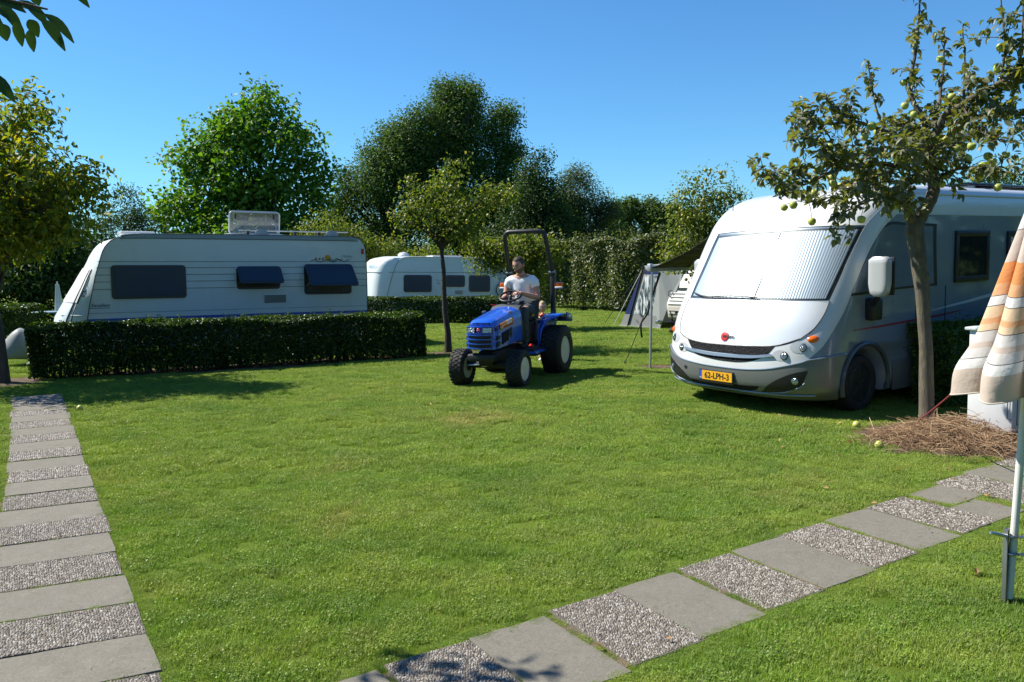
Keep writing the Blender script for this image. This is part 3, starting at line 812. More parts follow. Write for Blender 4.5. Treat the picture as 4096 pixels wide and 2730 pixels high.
ruled([(-.43, 2.0), (-.2, 2.015), (.1, 2.03), (.4, 2.035), (.78, 2.03)], [(-.9, 2.44), (-.4, 2.47), (.1, 2.48), (.5, 2.47), (.98, 2.44)], 40, 14, 0.009).build('roof_cap', M_VWHITE, mh, smooth=40)
# bonnet
hb = [(-.40, .83), (-.26, .77), (-.11, .745), (.02, .745), (.15, .755), (.31, .775), (.5, .855)]
ht = [(-.42, 1.225), (-.26, 1.228), (-.11, 1.23), (.02, 1.232), (.15, 1.235), (.31, 1.237), (.665, 1.24)]
def bonnet_fn():
    A, B = hb, ht; mb = MB()
    lw = [(-.40, .83), (-.43, .95), (-.435, 1.1), (-.42, 1.225)]; rw = [(.5, .855), (.6, .96), (.655, 1.1), (.665, 1.24)]
    def fn(u, v, off=0.016):
        a, c, l, r_ = resample(A, u), resample(B, u), resample(lw, v), resample(rw, v)
        q = []
        for k in (0, 1):
            q.append((1 - v) * a[k] + v * c[k] + (1 - u) * l[k] + u * r_[k] - ((1 - u) * (1 - v) * A[0][k] + u * (1 - v) * A[-1][k] + (1 - u) * v * B[0][k] + u * v * B[-1][k]))
        return mh_off(q[0], q[1], off)
    mb.grid(fn, 40, 16)
    for line in ([(u / 39, 0) for u in range(40)], [(u / 39, 1) for u in range(40)], [(0, v / 15) for v in range(16)], [(1, v / 15) for v in range(16)]):
        vs = [fn(u, v) for u, v in line] + [fn(u, v, 0.0) for u, v in line]; k = len(line); mb.add(vs, [(i, i + 1, k + i + 1, k + i) for i in range(k - 1)])
    seam = [fn(0, 1 - v / 15, 0.015) for v in range(16)] + [fn(u / 39, 0, 0.015) for u in range(40)] + [fn(1, v / 15, 0.015) for v in range(16)]
    return mb, seam
bm_, seam = bonnet_fn()
bon = bm_.build('bonnet', M_BONNET, mh, smooth=50)
MB().tube(seam, 0.006, 5).build('bonnet_seam', M_BLACKP, mh)
# badge on the bonnet: red disc with dark lettering
bd = MB().lathe([(0.052, 0), (0.052, 0.006), (0.046, 0.008), (0.0001, 0.008)], (0, 0, 0), 28, 'z')
B0 = mh_off(0.0, .832, 0.018); Bx = (mh_off(.03, .832, .018) - mh_off(-.03, .832, .018)).normalized(); By = (mh_off(0, .86, .018) - mh_off(0, .80, .018)).normalized()
fm = frame(B0, Bx, By)
badge = bd.build('badge', M_RED, mh); badge.data.transform(fm)
text('badge_lettering', 'bürstner', 0.045, M_INK, badge, fm @ Matrix.Translation((0.055, 0.002, 0.010)), 0.0015, bold=0.0012)
# grilles and the bright blade between them
ruled([(-.21, .67), (-.04, .655), (.11, .655), (.26, .672)], [(-.265, .765), (-.11, .738), (.11, .742), (.31, .772)], 30, 5, 0.0165).build('upper_grille', M_GRILLE, mh)
ruled([(-.15, .60), (-.06, .578), (.01, .565), (.09, .572), (.17, .60)], [(-.20, .64), (-.06, .625), (.02, .62), (.12, .63), (.24, .65)], 30, 4, 0.0165).build('lower_grille', M_GRILLE, mh)
ruled([(-.285, .652), (-.1, .618), (.02, .612), (.16, .625), (.31, .66)], [(-.27, .675), (-.1, .652), (.02, .645), (.16, .655), (.29, .683)], 40, 5, 0.035).build('grille_blade', M_SILVER, mh)
# lamps
for s, pts_ in ((1, ((.385, .67), (.535, .762))), (-1, ((-.335, .665), (-.5, .76)))):
    for (pp, zz), (rp, rz) in zip(pts_, ((.062, .058), (.085, .062))):
        hp = MB()
        rec = blob((pp - s * .025, zz + .004), rp, rz, 0.0145, 24).build('headlight', M_LAMPB, mh)
        blob((pp + s * .005, zz), .03, .043, 0.022, 20, 0.004).build('lamp_bezel', M_BLACKP, rec)
        blob((pp + s * .005, zz), .024, .036, 0.027, 20, 0.012).build('lamp_lens', M_REFL, rec)
    blob((s * .618, .85), .055, .036, 0.018, 20, 0.02).build('indicator_lamp', M_AMBER, mh)
    fg = [(s * .2, .27), (s * .31, .395), (s * .45, .485), (s * .60, .53)]; fb = [(s * .2, .265), (s * .39, .30), (s * .53, .365), (s * .595, .50)]
    fgo = ruled(fb, fg, 20, 5, 0.027).build('fog_lamp_recess', M_BLACKP, mh)
    blob((s * .485, .415), .028, .036, 0.034, 18, 0.01).build('fog_lamp', M_REFL, fgo)
    pt = [mh_off(*q, 0.03) for q in [(s * .2, .265), (s * .39, .298), (s * .53, .355), (s * .57, .40)]]; MB().tube(pt, 0.008, 6).build('recess_trim', M_SILVER, fgo)
ruled([(-.22, .245), (-.03, .235), (.09, .255), (.18, .30)], [(-.26, .318), (-.03, .315), (.09, .325), (.2, .332)], 24, 3, 0.0265).build('air_intake', M_GRILLE, mh)
blob((-.265, .44), .018, .022, 0.0245, 14).build('tow_hook_cover', M_BLACKP, mh)
# number plate
P0 = mh_off(-.018, .385, 0.036); Px = (mh_off(.06, .385, .03) - mh_off(-.09, .385, .03)).normalized(); pm = frame(P0, Px, (0, 0, 1))
pl = MB().rbox((0, -0.004, 0), (0.50, 0.148, 0.012), 0.004).build('number_plate', M_BLACKP, mh); pl.data.transform(pm)
q = MB().box((0.018, 0.006, 0.0085), (0.435, 0.104, 0.005)).build('plate_field', M_YELPLATE, pl); q.data.transform(pm)
q = MB().box((-0.2185, 0.006, 0.0085), (0.036, 0.104, 0.005)).build('country_strip', M_BLUE_P, pl); q.data.transform(pm)
text('plate_number', '62-LPH-3', 0.098, M_INK, pl, pm @ Matrix.Translation((0.018, 0.004, 0.0125)), 0.001, xscale=0.95, bold=0.0012)
text('country_code', 'NL', 0.026, M_VWHITE, pl, pm @ Matrix.Translation((-0.2185, -0.026, 0.0112)), 0.001)
# windscreen: two halves of ribbed silver blind behind the pane
wb = lambda u: (-.405 + u * 1.07, 1.243 + 0.006 * u)
def wtop(u): return resample([(-.37, 1.975), (-.09, 1.992), (.13, 2.008), (.39, 2.012), (.745, 2.012)], u)
ruled([wb(0), wb(.25), wb(.5), wb(.75), wb(1)], [wtop(0), wtop(.25), wtop(.5), wtop(.75), wtop(1)], 40, 14, 0.003).build('windscreen_seal', M_BLACKP, mh)
for (u0, u1) in ((0.02, 0.425), (0.447, 0.965)):
    A = [(lambda q_: (q_[0], q_[1] + .018))(wb(u0 + (u1 - u0) * t / 4)) for t in range(5)]; B = [(lambda q_: (q_[0], q_[1] - .025))(wtop(u0 + (u1 - u0) * t / 4)) for t in range(5)]
    ruled(A, B, 181, 12, 0.006, rib=0.0022, ribs=int(52 * (u1 - u0))).build('thermal_blind', M_SILVERFOIL, mh, smooth=60)
A = [(lambda q_: (q_[0], q_[1] + .018))(wb(0.425 + .022 * t / 4)) for t in range(5)]; B = [(lambda q_: (q_[0], q_[1] - .025))(wtop(0.425 + .022 * t / 4)) for t in range(5)]
ruled(A, B, 5, 12, 0.0175).build('blind_bar', M_VWHITE, mh)
ruled([wb(.004), wb(.25), wb(.5), wb(.75), wb(.985)], [wtop(.004), wtop(.25), wtop(.5), wtop(.75), wtop(.985)], 40, 14, 0.026).build('windscreen', M_GLASS, mh, smooth=50)
for pts_ in ([(-.36, 1.29), (-.25, 1.26), (-.13, 1.243)], [(.10, 1.262), (-.02, 1.268), (-.16, 1.252)]):
    MB().tube([mh_off(*q_, 0.032) for q_ in pts_], 0.008, 6).build('wiper', M_BLACKP, mh)
# cab side window, seams, handle, mirrors
def side_poly(name, pts, off, mat, parent, z_rows=10, thick=None):
    """flat panel on the right-hand (driver's) side from a polygon in (p, z)"""
    return ruled(pts[0], pts[1], 24, z_rows, off).build(name, mat, parent)
for s in (1, -1):
    f_ = side_poly('cab_window', ([(s * .845, 1.285), (s * 1.1, 1.295), (s * 1.7, 1.32), (s * 2.53, 1.33)], [(s * .90, 1.80), (s * .985, 2.05), (s * 1.4, 2.055), (s * 2.02, 2.045)]), 0.006, M_BLACKP, mh)
    side_poly('pane', ([(s * .875, 1.315), (s * 1.1, 1.325), (s * 1.7, 1.345), (s * 2.43, 1.355)], [(s * .925, 1.79), (s * 1.005, 2.02), (s * 1.4, 2.025), (s * 1.95, 2.015)]), 0.013, M_CABBLIND, f_)
    sm = MB().tube([mh_off(s * side_p(1.98, z_), z_, 0.003) for z_ in (.62, .9, 1.2, 1.32)], 0.005, 5).build('door_seam', M_BLACKP, mh)
    MB().tube([mh_off(s * side_p(2.62, z_), z_, 0.003) for z_ in (.45, .9, 1.2, 1.32)], 0.005, 5).build('door_seam', M_BLACKP, mh)
    MB().rbox(mh_off(s * 1.55, 1.03, 0.015), (0.02, 0.09, 0.03), 0.006).build('door_handle', M_STEEL, mh)
    # mirror: arm from below, tall shell with a dark rim facing back
    oy = 0.20 if s > 0 else 0.34
    ox = 0 if s > 0 else 0.10
    an = MB().rbox((s * 1.165, 0.86 + oy, 1.13), (0.12, 0.2, 0.24), 0.03).build('mirror_arm', M_BLACKP, mh)
    MB().tube([(s * 1.18, 0.80 + oy, 1.16), (s * 1.27 + ox, 0.74 + oy, 1.24), (s * 1.32 + ox, 0.72 + oy, 1.32)], 0.028, 8).build('arm_tube', M_BLACKP, an)
    sh = MB()
    def mf(u, v, s=s, oy=oy, ox=ox):
        a = u * 2 * PI; zz = 1.275 + v * .42; ew = .115 * (1 - .25 * max(0, (.3 - v) / .3)); k_ = 1 - max(0, abs(v - .5) - .42) / .08 * .35
        e = 2 / 3.5; ca, sa = math.cos(a), math.sin(a)
        return Vector((s * 1.33 + ox + ew * k_ * math.copysign(abs(ca) ** e, ca), .70 + oy + .065 * k_ * math.copysign(abs(sa) ** e, sa), zz))
    sh.grid(mf, 28, 13, True); sh.add([mf(i / 28, 0) for i in range(28)], [tuple(range(28))]); sh.add([mf(i / 28, 1) for i in range(28)], [tuple(range(28))])
    mi = sh.build('wing_mirror', M_MIRW, mh, smooth=50)
    MB().rbox((s * 1.333 + ox, .775 + oy, 1.49), (.236, .03, .40), .014).build('mirror_rim', M_BLACKP, mi)
    MB().rbox((s * 1.333 + ox, .792 + oy, 1.49), (.20, .004, .36), .0015).build('mirror_glass', M_STEEL, mi)
# living-area windows
def living_window(s, y0, y1, z0, z1):
    wf = MB()
    x = s * 1.145
    ry = (y0 + y1) / 2; rz = (z0 + z1) / 2; H_, L_ = z1 - z0, y1 - y0
    wf.rbox((x, ry, z1 - .035), (.035, L_, .07), .012); wf.rbox((x, ry, z0 + .035), (.035, L_, .07), .012)
    wf.rbox((x, y0 + .035, rz), (.033, .07, H_ - .12), .012); wf.rbox((x, y1 - .035, rz), (.033, .07, H_ - .12), .012)
    f_ = wf.build('side_window', M_BLACKP, mh)
    MB().box((s * 1.14, ry, rz), (.02, L_ - .08, H_ - .08)).build('pane', M_DARKGLASS, f_)
for s in (1, -1):
    living_window(s, 2.80, 3.62, 1.345, 1.965); living_window(s, 4.10, 5.2, 1.345, 1.955)
# stripes: flat foil on the side
def foil(name, pts, mat, s=1):
    vs = []; mb = MB()
    for (y, z0, z1) in pts: vs += [(s * 1.1335, y, z0), (s * 1.1335, y, z1)]
    mb.add(vs, [(2 * i, 2 * i + 2, 2 * i + 3, 2 * i + 1) for i in range(len(pts) - 1)])
    return mb.build(name, mat, mh)
M_REDFOIL = simple('dark red foil', (0.30, 0.02, 0.025), 0.4)
M_GREYFOIL = simple('grey foil', (0.22, 0.23, 0.24), 0.4)
for s in (1, -1):
    foil('red_stripe', [(.72, .915, .92), (1.2, .917, .936), (1.9, .938, .962), (2.5, .962, .985), (2.9, .99, 1.003), (3.1, 1.005, 1.008)], M_REDFOIL, s)
    foil('white_swoosh', [(2.3, 1.035, 1.04), (2.7, 1.06, 1.082), (3.2, 1.09, 1.125), (3.8, 1.14, 1.185), (4.6, 1.22, 1.275), (5.6, 1.35, 1.41)], M_VWHITE, s)
    foil('grey_swoosh', [(3.2, 1.02, 1.024), (3.8, 1.07, 1.10), (4.6, 1.14, 1.19), (5.6, 1.26, 1.32)], M_GREYFOIL, s)
MB().tube([mh_off(1.05 + i * .5, 2.15, .002) for i in range(10)], .006, 5).build('side_moulding', M_ALU, mh)
MB().tube([(1.10, 1.5 + i * .5, 2.39) for i in range(10)], .012, 6).build('roof_rail', M_ALU, mh)
# on the roof: solar panel, aerial, dish
so = MB().rbox((0.45, 4.75, 2.575), (.7, 1.9, .035), .008).build('solar_panel', simple('solar cells', (.012, .016, .04), .15, coat=.5), mh)
for yy in (3.95, 5.55): MB().box((0.45, yy, 2.535), (.66, .05, .05)).build('panel_foot', M_ALU, so)
MB().tube([(-.75, 1.05, 2.2), (-.77, 1.1, 2.45), (-.80, 1.14, 2.78)], [.006, .004, .003], 6).build('aerial', M_BLACKP, mh)
ds = MB()
ds.tube([(.35, 3.55, 2.5), (.35, 3.55, 2.95)], .035, 10)
dsh = ds.build('satellite_dish', M_VWHITE, mh)
dd = MB().lathe([(0.0001, 0.06), (.11, .045), (.2, .0), (.205, .008), (.11, .06), (.0001, .075)], (0, 0, 0), 28, 'z').build('dish_reflector', M_VWHITE, dsh)
dd.data.transform(frame((.35, 3.5, 3.06), (1, .3, 0), (0, .35, 1)))
MB().rbox((.0, 2.5, 2.55), (.42, .5, .07), .03).build('roof_hatch', M_VWHITE, mh)
# awning on the far side with its front rail and pole
aw = MB()
X0, X1, Y0, Y1 = -1.16, -3.02, 1.86, 5.6
def awf(u, v):
    return Vector((X0 + (X1 - X0) * v, Y0 + (Y1 - Y0) * u, 2.40 + (1.56 - 2.40) * v - .10 * math.sin(v * PI) - .02 * math.sin(u * 7) * math.sin(v * PI)))
aw.grid(awf, 16, 12)
m, n, b = newmat('dark striped awning cloth')
sp = n('ShaderNodeSeparateXYZ'); n.link(n.obj(), sp.inputs[0])
band = n.ramp(n.math('FRACT', n.math('MULTIPLY', sp.outputs[0], 4.2)), [(0.0, (0.028, 0.024, 0.022)), (0.78, (0.035, 0.030, 0.027)), (0.8, (0.075, 0.065, 0.055)), (0.97, (0.07, 0.06, 0.05)), (1.0, (0.028, 0.024, 0.022))])
n.link(band, b.inputs['Base Color']); b.inputs['Roughness'].default_value = 0.8
awn = aw.build('awning', m, mh, smooth=60)
awn.modifiers.new('cloth', 'SOLIDIFY').thickness = 0.004
MB().rbox((X1 - .02, (Y0 + Y1) / 2, 1.555), (.07, Y1 - Y0 + .06, .10), .015).build('awning_rail', M_ALU, awn)
MB().rbox((X0 + .05, (Y0 + Y1) / 2, 2.41), (.12, Y1 - Y0, .12), .03).build('awning_case', M_VWHITE, awn)
MB().tube([(X1 + .05, Y0 + .8, 1.53), (-2.1, Y0 + .35, 1.88), (X0 - .02, Y0 + .9, 2.3)], .022, 8).build('awning_arm', M_ALU, awn)
MB().tube([(X1, Y0 + .03, 1.54), (X1 + .02, Y0 - .05, 0.0)], .020, 10).build('awning_pole', M_ALU, awn)
MB().rbox((X1 + .02, Y0 - .05, .012), (.10, .10, .02), .005).build('pole_foot', M_BLACKP, awn)
MB().rbox((X1 - .01, Y0, 1.57), (.075, .07, .12), .015).build('rail_end_cap', M_ALU, awn)
# ================================================================== CARAVANS
M_CWHITE = simple('caravan white panel', (0.62, 0.685, 0.69), 0.42, 0, 0.15, 0.05, 0.9, ((0.44, 0.46, 0.43), 0.3))
M_CBAND = simple('grey blue roof band', (0.26, 0.32, 0.35), 0.45, var=0.08)
M_CBLUE = simple('blue side stripe', (0.035, 0.085, 0.36), 0.4)
M_SEAMG = simple('dark sealing strip', (0.05, 0.058, 0.062), 0.6)
M_GROOVE = simple('panel joint', (0.12, 0.14, 0.15), 0.6)
M_CFRAME = simple('dark blue grey window frame', (0.030, 0.038, 0.050), 0.35, var=0.2)
m, n, b = newmat('tinted acrylic pane')
b.inputs['Base Color'].default_value = (0.018, 0.036, 0.065, 1); b.inputs['Roughness'].default_value = 0.5; b.inputs['Coat Weight'].default_value = 0.0
n.link(n.bump(n.noise(1.6, 2, 0.5, n.obj()), 0.05, 0.05), b.inputs['Normal'])
M_TINT = m
m, n, b = newmat('smoked roof light')
tr = n('ShaderNodeBsdfTransparent'); tr.inputs[0].default_value = (0.55, 0.58, 0.60, 1)
gl = n('ShaderNodeBsdfGlossy', i_Roughness=0.12); df = n('ShaderNodeBsdfDiffuse'); df.inputs[0].default_value = (0.35, 0.37, 0.38, 1)
m1 = n('ShaderNodeMixShader', i_0=0.22); n.link(tr.outputs[0], m1.inputs[1]); n.link(df.outputs[0], m1.inputs[2])
m2 = n('ShaderNodeMixShader', i_0=0.10); n.link(m1.outputs[0], m2.inputs[1]); n.link(gl.outputs[0], m2.inputs[2])
n.link(m2.outputs[0], m.node_tree.nodes['Material Output'].inputs[0])
M_SMOKE = m
M_CURTAIN = simple('pale curtain', (0.45, 0.43, 0.40), 0.9, var=0.3, vscale=20)
M_COVER = simple('grey weather cover', (0.25, 0.275, 0.275), 0.6, var=0.2, vscale=4, dirt=((0.25, 0.27, 0.24), 0.5))

def rrect(x0, x1, z0, z1, r, k=4):
    pts = []
    for (cx_, cz_, a0) in ((x1 - r, z1 - r, 0), (x0 + r, z1 - r, 90), (x0 + r, z0 + r, 180), (x1 - r, z0 + r, 270)):
        for i in range(k + 1):
            a = R(a0 + 90 * i / k); pts.append((cx_ + r * math.cos(a), cz_ + r * math.sin(a)))
    return pts
def shell(root, front, back, W, mat, name='body', nq=21, pw=(3.2, .6)):
    """caravan shell: front = [(x at the side, x at the middle, z)] from bottom to roof, back = [(x, z)] from roof to bottom"""
    loop = [(a, c, z) for a, c, z in front] + [(x, x, z) for x, z in back]
    k = len(loop); mb = MB(); vs = []
    for j in range(nq):
        q = -1 + 2 * j / (nq - 1); f = (1 - abs(q) ** pw[0]) ** pw[1]
        for (a, c, z) in loop: vs.append((a + (c - a) * f, W / 2 + q * W / 2, z + (0.03 * (1 - q * q) if z > 1.4 and c > 0.3 and c < 99 and z >= front[-1][2] - .02 else 0)))
    fs = [(j * k + i, j * k + (i + 1) % k, (j + 1) * k + (i + 1) % k, (j + 1) * k + i) for j in range(nq - 1) for i in range(k)]
    fs += [tuple(range(k)), tuple(range((nq - 1) * k, nq * k))]
    mb.add(vs, fs)
    return mb.build(name, mat, root, smooth=32)
def cwindow(root, x0, x1, z0, z1, mode='closed', depth=0.03, curtain=False, r=0.06, open_deg=26, y=0.0):
    w = MB().prism(rrect(x0, x1, z0, z1, r), y - (0.012 if mode == 'open' else depth), y + 0.01, 'y')
    f_ = w.build('window', M_CFRAME, root, bevel=0.006)
    i = 0.045
    if mode == 'closed':
        MB().prism(rrect(x0 + i, x1 - i, z0 + i, z1 - i, r * .7), y - depth - .006, y - depth + .005, 'y').build('pane', M_TINT, f_, bevel=0.004)
    else:
        MB().prism(rrect(x0 + .03, x1 - .03, z0 + .03, z1 - .03, r * .7), y - .016, y - .010, 'y').build('opening', M_INK, f_)
        if curtain:
            cu = MB(); 
            cu.grid(lambda u, v: Vector((x0 + .05 + u * (x1 - x0 - .1), y - .018 - .004 * abs(math.sin(u * 40)), z0 + .05 + v * .28)), 60, 3); cu.build('curtain', simple('dim curtain', (0.10, 0.10, 0.10), .9, var=.5, vscale=25), f_, smooth=60)
        H_ = z1 - z0
        pts = rrect(x0, x1, -H_ + .0, 0, r)
        q = Matrix.Translation((0, y - 0.02, z1)) @ Matrix.Rotation(R(-open_deg), 4, 'X')
        o = MB().prism(pts, -.022, .0, 'y').build('flap', M_CFRAME, f_, bevel=0.005); o.data.transform(q)
        o = MB().prism([(a + (x0 + x1) / 2 * 0, c_) for a, c_ in rrect(x0 + i, x1 - i, -H_ + i, -i, r * .7)], -.028, -.018, 'y').build('pane', M_TINT, f_); o.data.transform(q)
        for xx in (x0 + .05, x1 - .05):
            a = q @ Vector((xx, 0.01, -H_ * .75)); MB().tube([(xx, y - .015, z0 + H_ * .3), a], .007, 6).build('stay', M_ALU, f_)
    return f_
def strip(name, pts, z_h, y, mat, root):
    mb = MB()
    vs = []
    for (x, z) in pts: vs += [(x, y, z - z_h / 2), (x, y, z + z_h / 2), (x, y + .02, z - z_h / 2), (x, y + .02, z + z_h / 2)]
    fs = []
    for i in range(len(pts) - 1):
        a, c_ = 4 * i, 4 * i + 4
        fs += [(a, c_, c_ + 1, a + 1), (a + 1, c_ + 1, c_ + 3, a + 3), (a, a + 2, c_ + 2, c_)]
    mb.add(vs, fs); return mb.build(name, mat, root, smooth=0)
def running_gear(root, xs_, W):
    for x in xs_:
        for s, y in ((-1, .12), (1, W - .12)):
            hold = wheel(root, (x, y, 0.29), 0.29, 0.17, 0.18, M_ALU, -1, spokes=0); hold.rotation_euler = (0, 0, R(90) if s < 0 else R(-90))

hob = thing('caravan', 'long white caravan with thin side lines and a smoked roof light propped open', 'caravan', (-7.5, 15.0, 0), math.atan2(.52, .854))
tilt = bpy.data.objects.new('tmp', None)
hob.rotation_euler = (0, R(1.5), math.atan2(.52, .854))
W_ = 2.05
fr_ = [(-.15, -.50, .30), (-.20, -.66, .42), (-.225, -.70, .60), (-.19, -.655, .86), (-.15, -.53, 1.08), (-.107, -.40, 1.30), (-.065, -.29, 1.48), (-.03, -.20, 1.64), (.012, -.11, 1.78), (.052, -.04, 1.91), (.078, .0, 2.0), (.109, .06, 2.09), (.145, .11, 2.16), (.19, .17, 2.22), (.25, .24, 2.28), (.32, .32, 2.32), (.42, .42, 2.35), (.56, .56, 2.385), (.78, .78, 2.41)]
bk_ = [(1.8, 2.42), (3.0, 2.425), (4.6, 2.425), (4.85, 2.42), (4.96, 2.40), (5.05, 2.35), (5.11, 2.27), (5.145, 2.15), (5.155, 2.0), (5.16, 1.7), (5.165, 1.0), (5.165, .55), (5.15, .32), (2.5, .30)]
shell(hob, fr_, bk_, W_, M_CWHITE)
# dark sealing strip round the edge of the side wall
prof = [(a, z) for a, c_, z in fr_] + bk_[:13]
MB().tube([(x, -.002, z) for x, z in prof], .009, 5).build('edge_seal', M_SEAMG, hob)
strip('roof_band', [(.42, 2.343), (.56, 2.362), (.78, 2.373), (1.8, 2.376), (3, 2.378), (4.6, 2.378), (4.86, 2.372), (4.97, 2.345)], .072, -.006, M_CBAND, hob)
strip('rain_gutter', [(.40, 2.318), (.56, 2.325), (.78, 2.33), (1.8, 2.332), (3, 2.335), (4.6, 2.335), (4.9, 2.33)], .012, -.010, M_SEAMG, hob)
win = [(.22, 1.52), (2.44, 3.33), (3.79, 4.83)]
for z, segs in ((1.90, [(.02, 5.15)]), (1.785, [(-.01, .22), (1.52, 2.44), (3.33, 3.79), (4.83, 5.155)]), (1.655, [(-.03, .22), (1.52, 2.44), (3.33, 3.79), (4.83, 5.155)]), (1.528, [(-.06, .22), (1.52, 2.44), (3.33, 3.79), (4.83, 5.16)]), (1.395, [(-.09, .22), (1.52, 2.44), (3.33, 3.79), (4.83, 5.16)]), (.965, [(-.17, 5.16)])):
    for x0, x1 in segs: strip('side_line', [(x0, z), (x1, z)], .010 if z > 1 else .006, -.004, M_GROOVE, hob)
strip('blue_stripe', [(-.18, .835), (2.0, .845), (5.16, .845)], .052, -.003, M_CBLUE, hob)
strip('blue_stripe', [(-.18, .60), (2.0, .60), (5.16, .60)], .25, -.003, M_CBLUE, hob)
cwindow(hob, .225, 1.515, 1.215, 1.832)
cwindow(hob, 2.45, 3.31, 1.355, 1.795, 'open', open_deg=42)
cwindow(hob, 3.80, 4.815, 1.225, 1.835, 'open', curtain=True, open_deg=45)
# fridge vent with louvres
vt = MB().prism(rrect(2.965, 3.495, 1.06, 1.25, .012), -.012, .0, 'y').build('fridge_vent', M_CWHITE, hob)
for i in range(9): MB().box((3.20, -.016, 1.085 + i * .0175), (.43, .010, .008), (R(25), 0, 0)).build('slat', M_GROOVE, vt)
MB().prism(rrect(5.045, 5.10, 2.06, 2.17, .012), -.02, 0, 'y').build('marker_lamp', M_RED, hob, bevel=.005)
# sun and waves emblem and lettering
M_SUN = simple('orange yellow foil', (0.62, 0.30, 0.015), .5); M_WAVE = simple('dark green foil', (0.03, 0.10, 0.10), .5); M_SAIL = simple('red brown foil', (0.28, 0.10, 0.04), .5)
em = MB().prism([(4.31 + .065 * math.cos(R(a)), 1.975 + .065 * math.sin(R(a))) for a in range(0, 360, 20)], -.005, 0, 'y').build('sun_emblem', M_SUN, hob)
for dz, x0, x1, ph in ((-.05, 3.95, 4.5, 0), (-.04, 4.30, 4.78, 1.2), (-.02, 4.34, 4.62, .4)):
    wv = [(x0 + (x1 - x0) * t / 16, 1.965 + dz + .022 * math.sin(t * .8 + ph)) for t in range(17)]
    strip('wave', wv, .016, -.007, M_WAVE, em)
for x in (4.02, 4.10, 4.17): MB().prism([(x, 1.935), (x + .055, 1.935), (x + .05, 2.0)], -.006, 0, 'y').build('sail', M_SAIL, em)
tm = Matrix.Rotation(R(90), 4, 'X')
text('maker_lettering', 'Hobby', .085, M_CBAND, hob, Matrix.Translation((4.735, -.003, 2.01)) @ tm, .001, bold=.001)
text('model_lettering', 'Excellent', .088, M_INK, hob, Matrix.Translation((.03, -.003, 1.105)) @ tm, .001, shear=.35, xscale=.95)
strip('underline', [(-.15, 1.055), (.19, 1.055)], .008, -.004, M_SEAMG, hob)
# front: window under a pale blind, trim and grab handle
def fpt(q, z):
    fz = [t[2] for t in fr_]; a = np.interp(z, fz, [t[0] for t in fr_]); c_ = np.interp(z, fz, [t[1] for t in fr_]); f = (1 - abs(q) ** 3.2) ** .6
    return Vector((a + (c_ - a) * f - .012, W_ / 2 + q * W_ / 2, z))
fw = MB(); fw.grid(lambda u, v: fpt(-.86 + u * 1.72, 1.16 + v * .62), 24, 8); fw.build('front_window', simple('pale blind', (.62, .62, .60), .5), hob, smooth=60)
for q in (-.88, -.80): MB().tube([fpt(q, .45 + .1 * i) for i in range(14)], .010, 6).build('front_trim', M_SEAMG, hob)
MB().tube([fpt(-.985, .93), fpt(-.9, .93), fpt(-.6, .93), fpt(.9, .93)], .012, 6).build('front_moulding', M_CWHITE, hob)
MB().tube([fpt(-.95, 1.36), fpt(-.95, 1.36) + Vector((-.05, -.02, 0)), fpt(-.95, 1.28) + Vector((-.05, -.02, 0)), fpt(-.95, 1.28)], .014, 6).build('grab_handle', M_BLACKP, hob)
# roof fittings
rv = MB().rbox((.80, 1.0, 2.45), (.62, .62, .07), .03).build('roof_vent', M_VWHITE, hob)
for y_, x0, x1 in ((.16, 2.58, 4.82),):
    rb = MB().rbox(((x0 + x1) / 2, y_, 2.515), (x1 - x0, .035, .022), .008).build('roof_rail', M_ALU, hob)
    for x in (3.0, 4.45):
        MB().prism([(x + .15 * math.cos(R(a)), 2.415 + .135 * math.sin(R(a))) for a in range(0, 181, 12)], y_ - .05, y_ - .02, 'y').build('rail_foot', M_CBAND, rb)
    for x in (2.75, 3.7, 4.2): MB().rbox((x, y_ + .05, 2.465), (.06, .06, .09), .01).build('rail_block', M_BLACKP, rb)
    MB().rbox((2.55, y_ + .12, 2.45), (.5, .2, .03), .014, rot=(0, R(-5), 0)).build('roof_spoiler', M_CBAND, rb)
MB().rbox((3.05, 1.1, 2.455), (1.12, .72, .05), .02).build('roof_light_base', M_VWHITE, hob)
ly = 1.46; ang = R(58)
lid_m = Matrix.Translation((0, ly, 2.50)) @ Matrix.Rotation(-ang, 4, 'X')
lo_ = rrect(2.40, 3.46, -.66 + .0, 0.0, .07)
lid = MB(); 
lid.prism(rrect(2.54, 3.56, 0, .46, .07), -.03, -.022, 'y')
lid = lid.build('roof_light', M_SMOKE, hob); 
lm = Matrix.Translation((0, .92, 2.485)) @ Matrix.Rotation(R(12), 4, 'X') @ Matrix.Shear('XZ', 4, (-.12, 0)) if False else Matrix.Translation((0, .92, 2.485)) @ Matrix.Rotation(R(14), 4, 'X')
lid.data.transform(lm)
rim = MB().tube([(x, -.025, z) for x, z in rrect(2.54, 3.56, 0, .46, .07)], .017, 6, closed=True).build('lid_rim', M_ALU, lid); rim.data.transform(lm)
for x in (2.66, 3.44):
    o = MB().rbox((x, -.04, .36), (.03, .02, .10), .006).build('catch', M_BLACKP, lid); o.data.transform(lm)
    MB().tube([(x + .06, .80, 2.50), (x + .05, .86, 2.66), (x, .96, 2.70)], .008, 6).build('stay', M_ALU, lid)
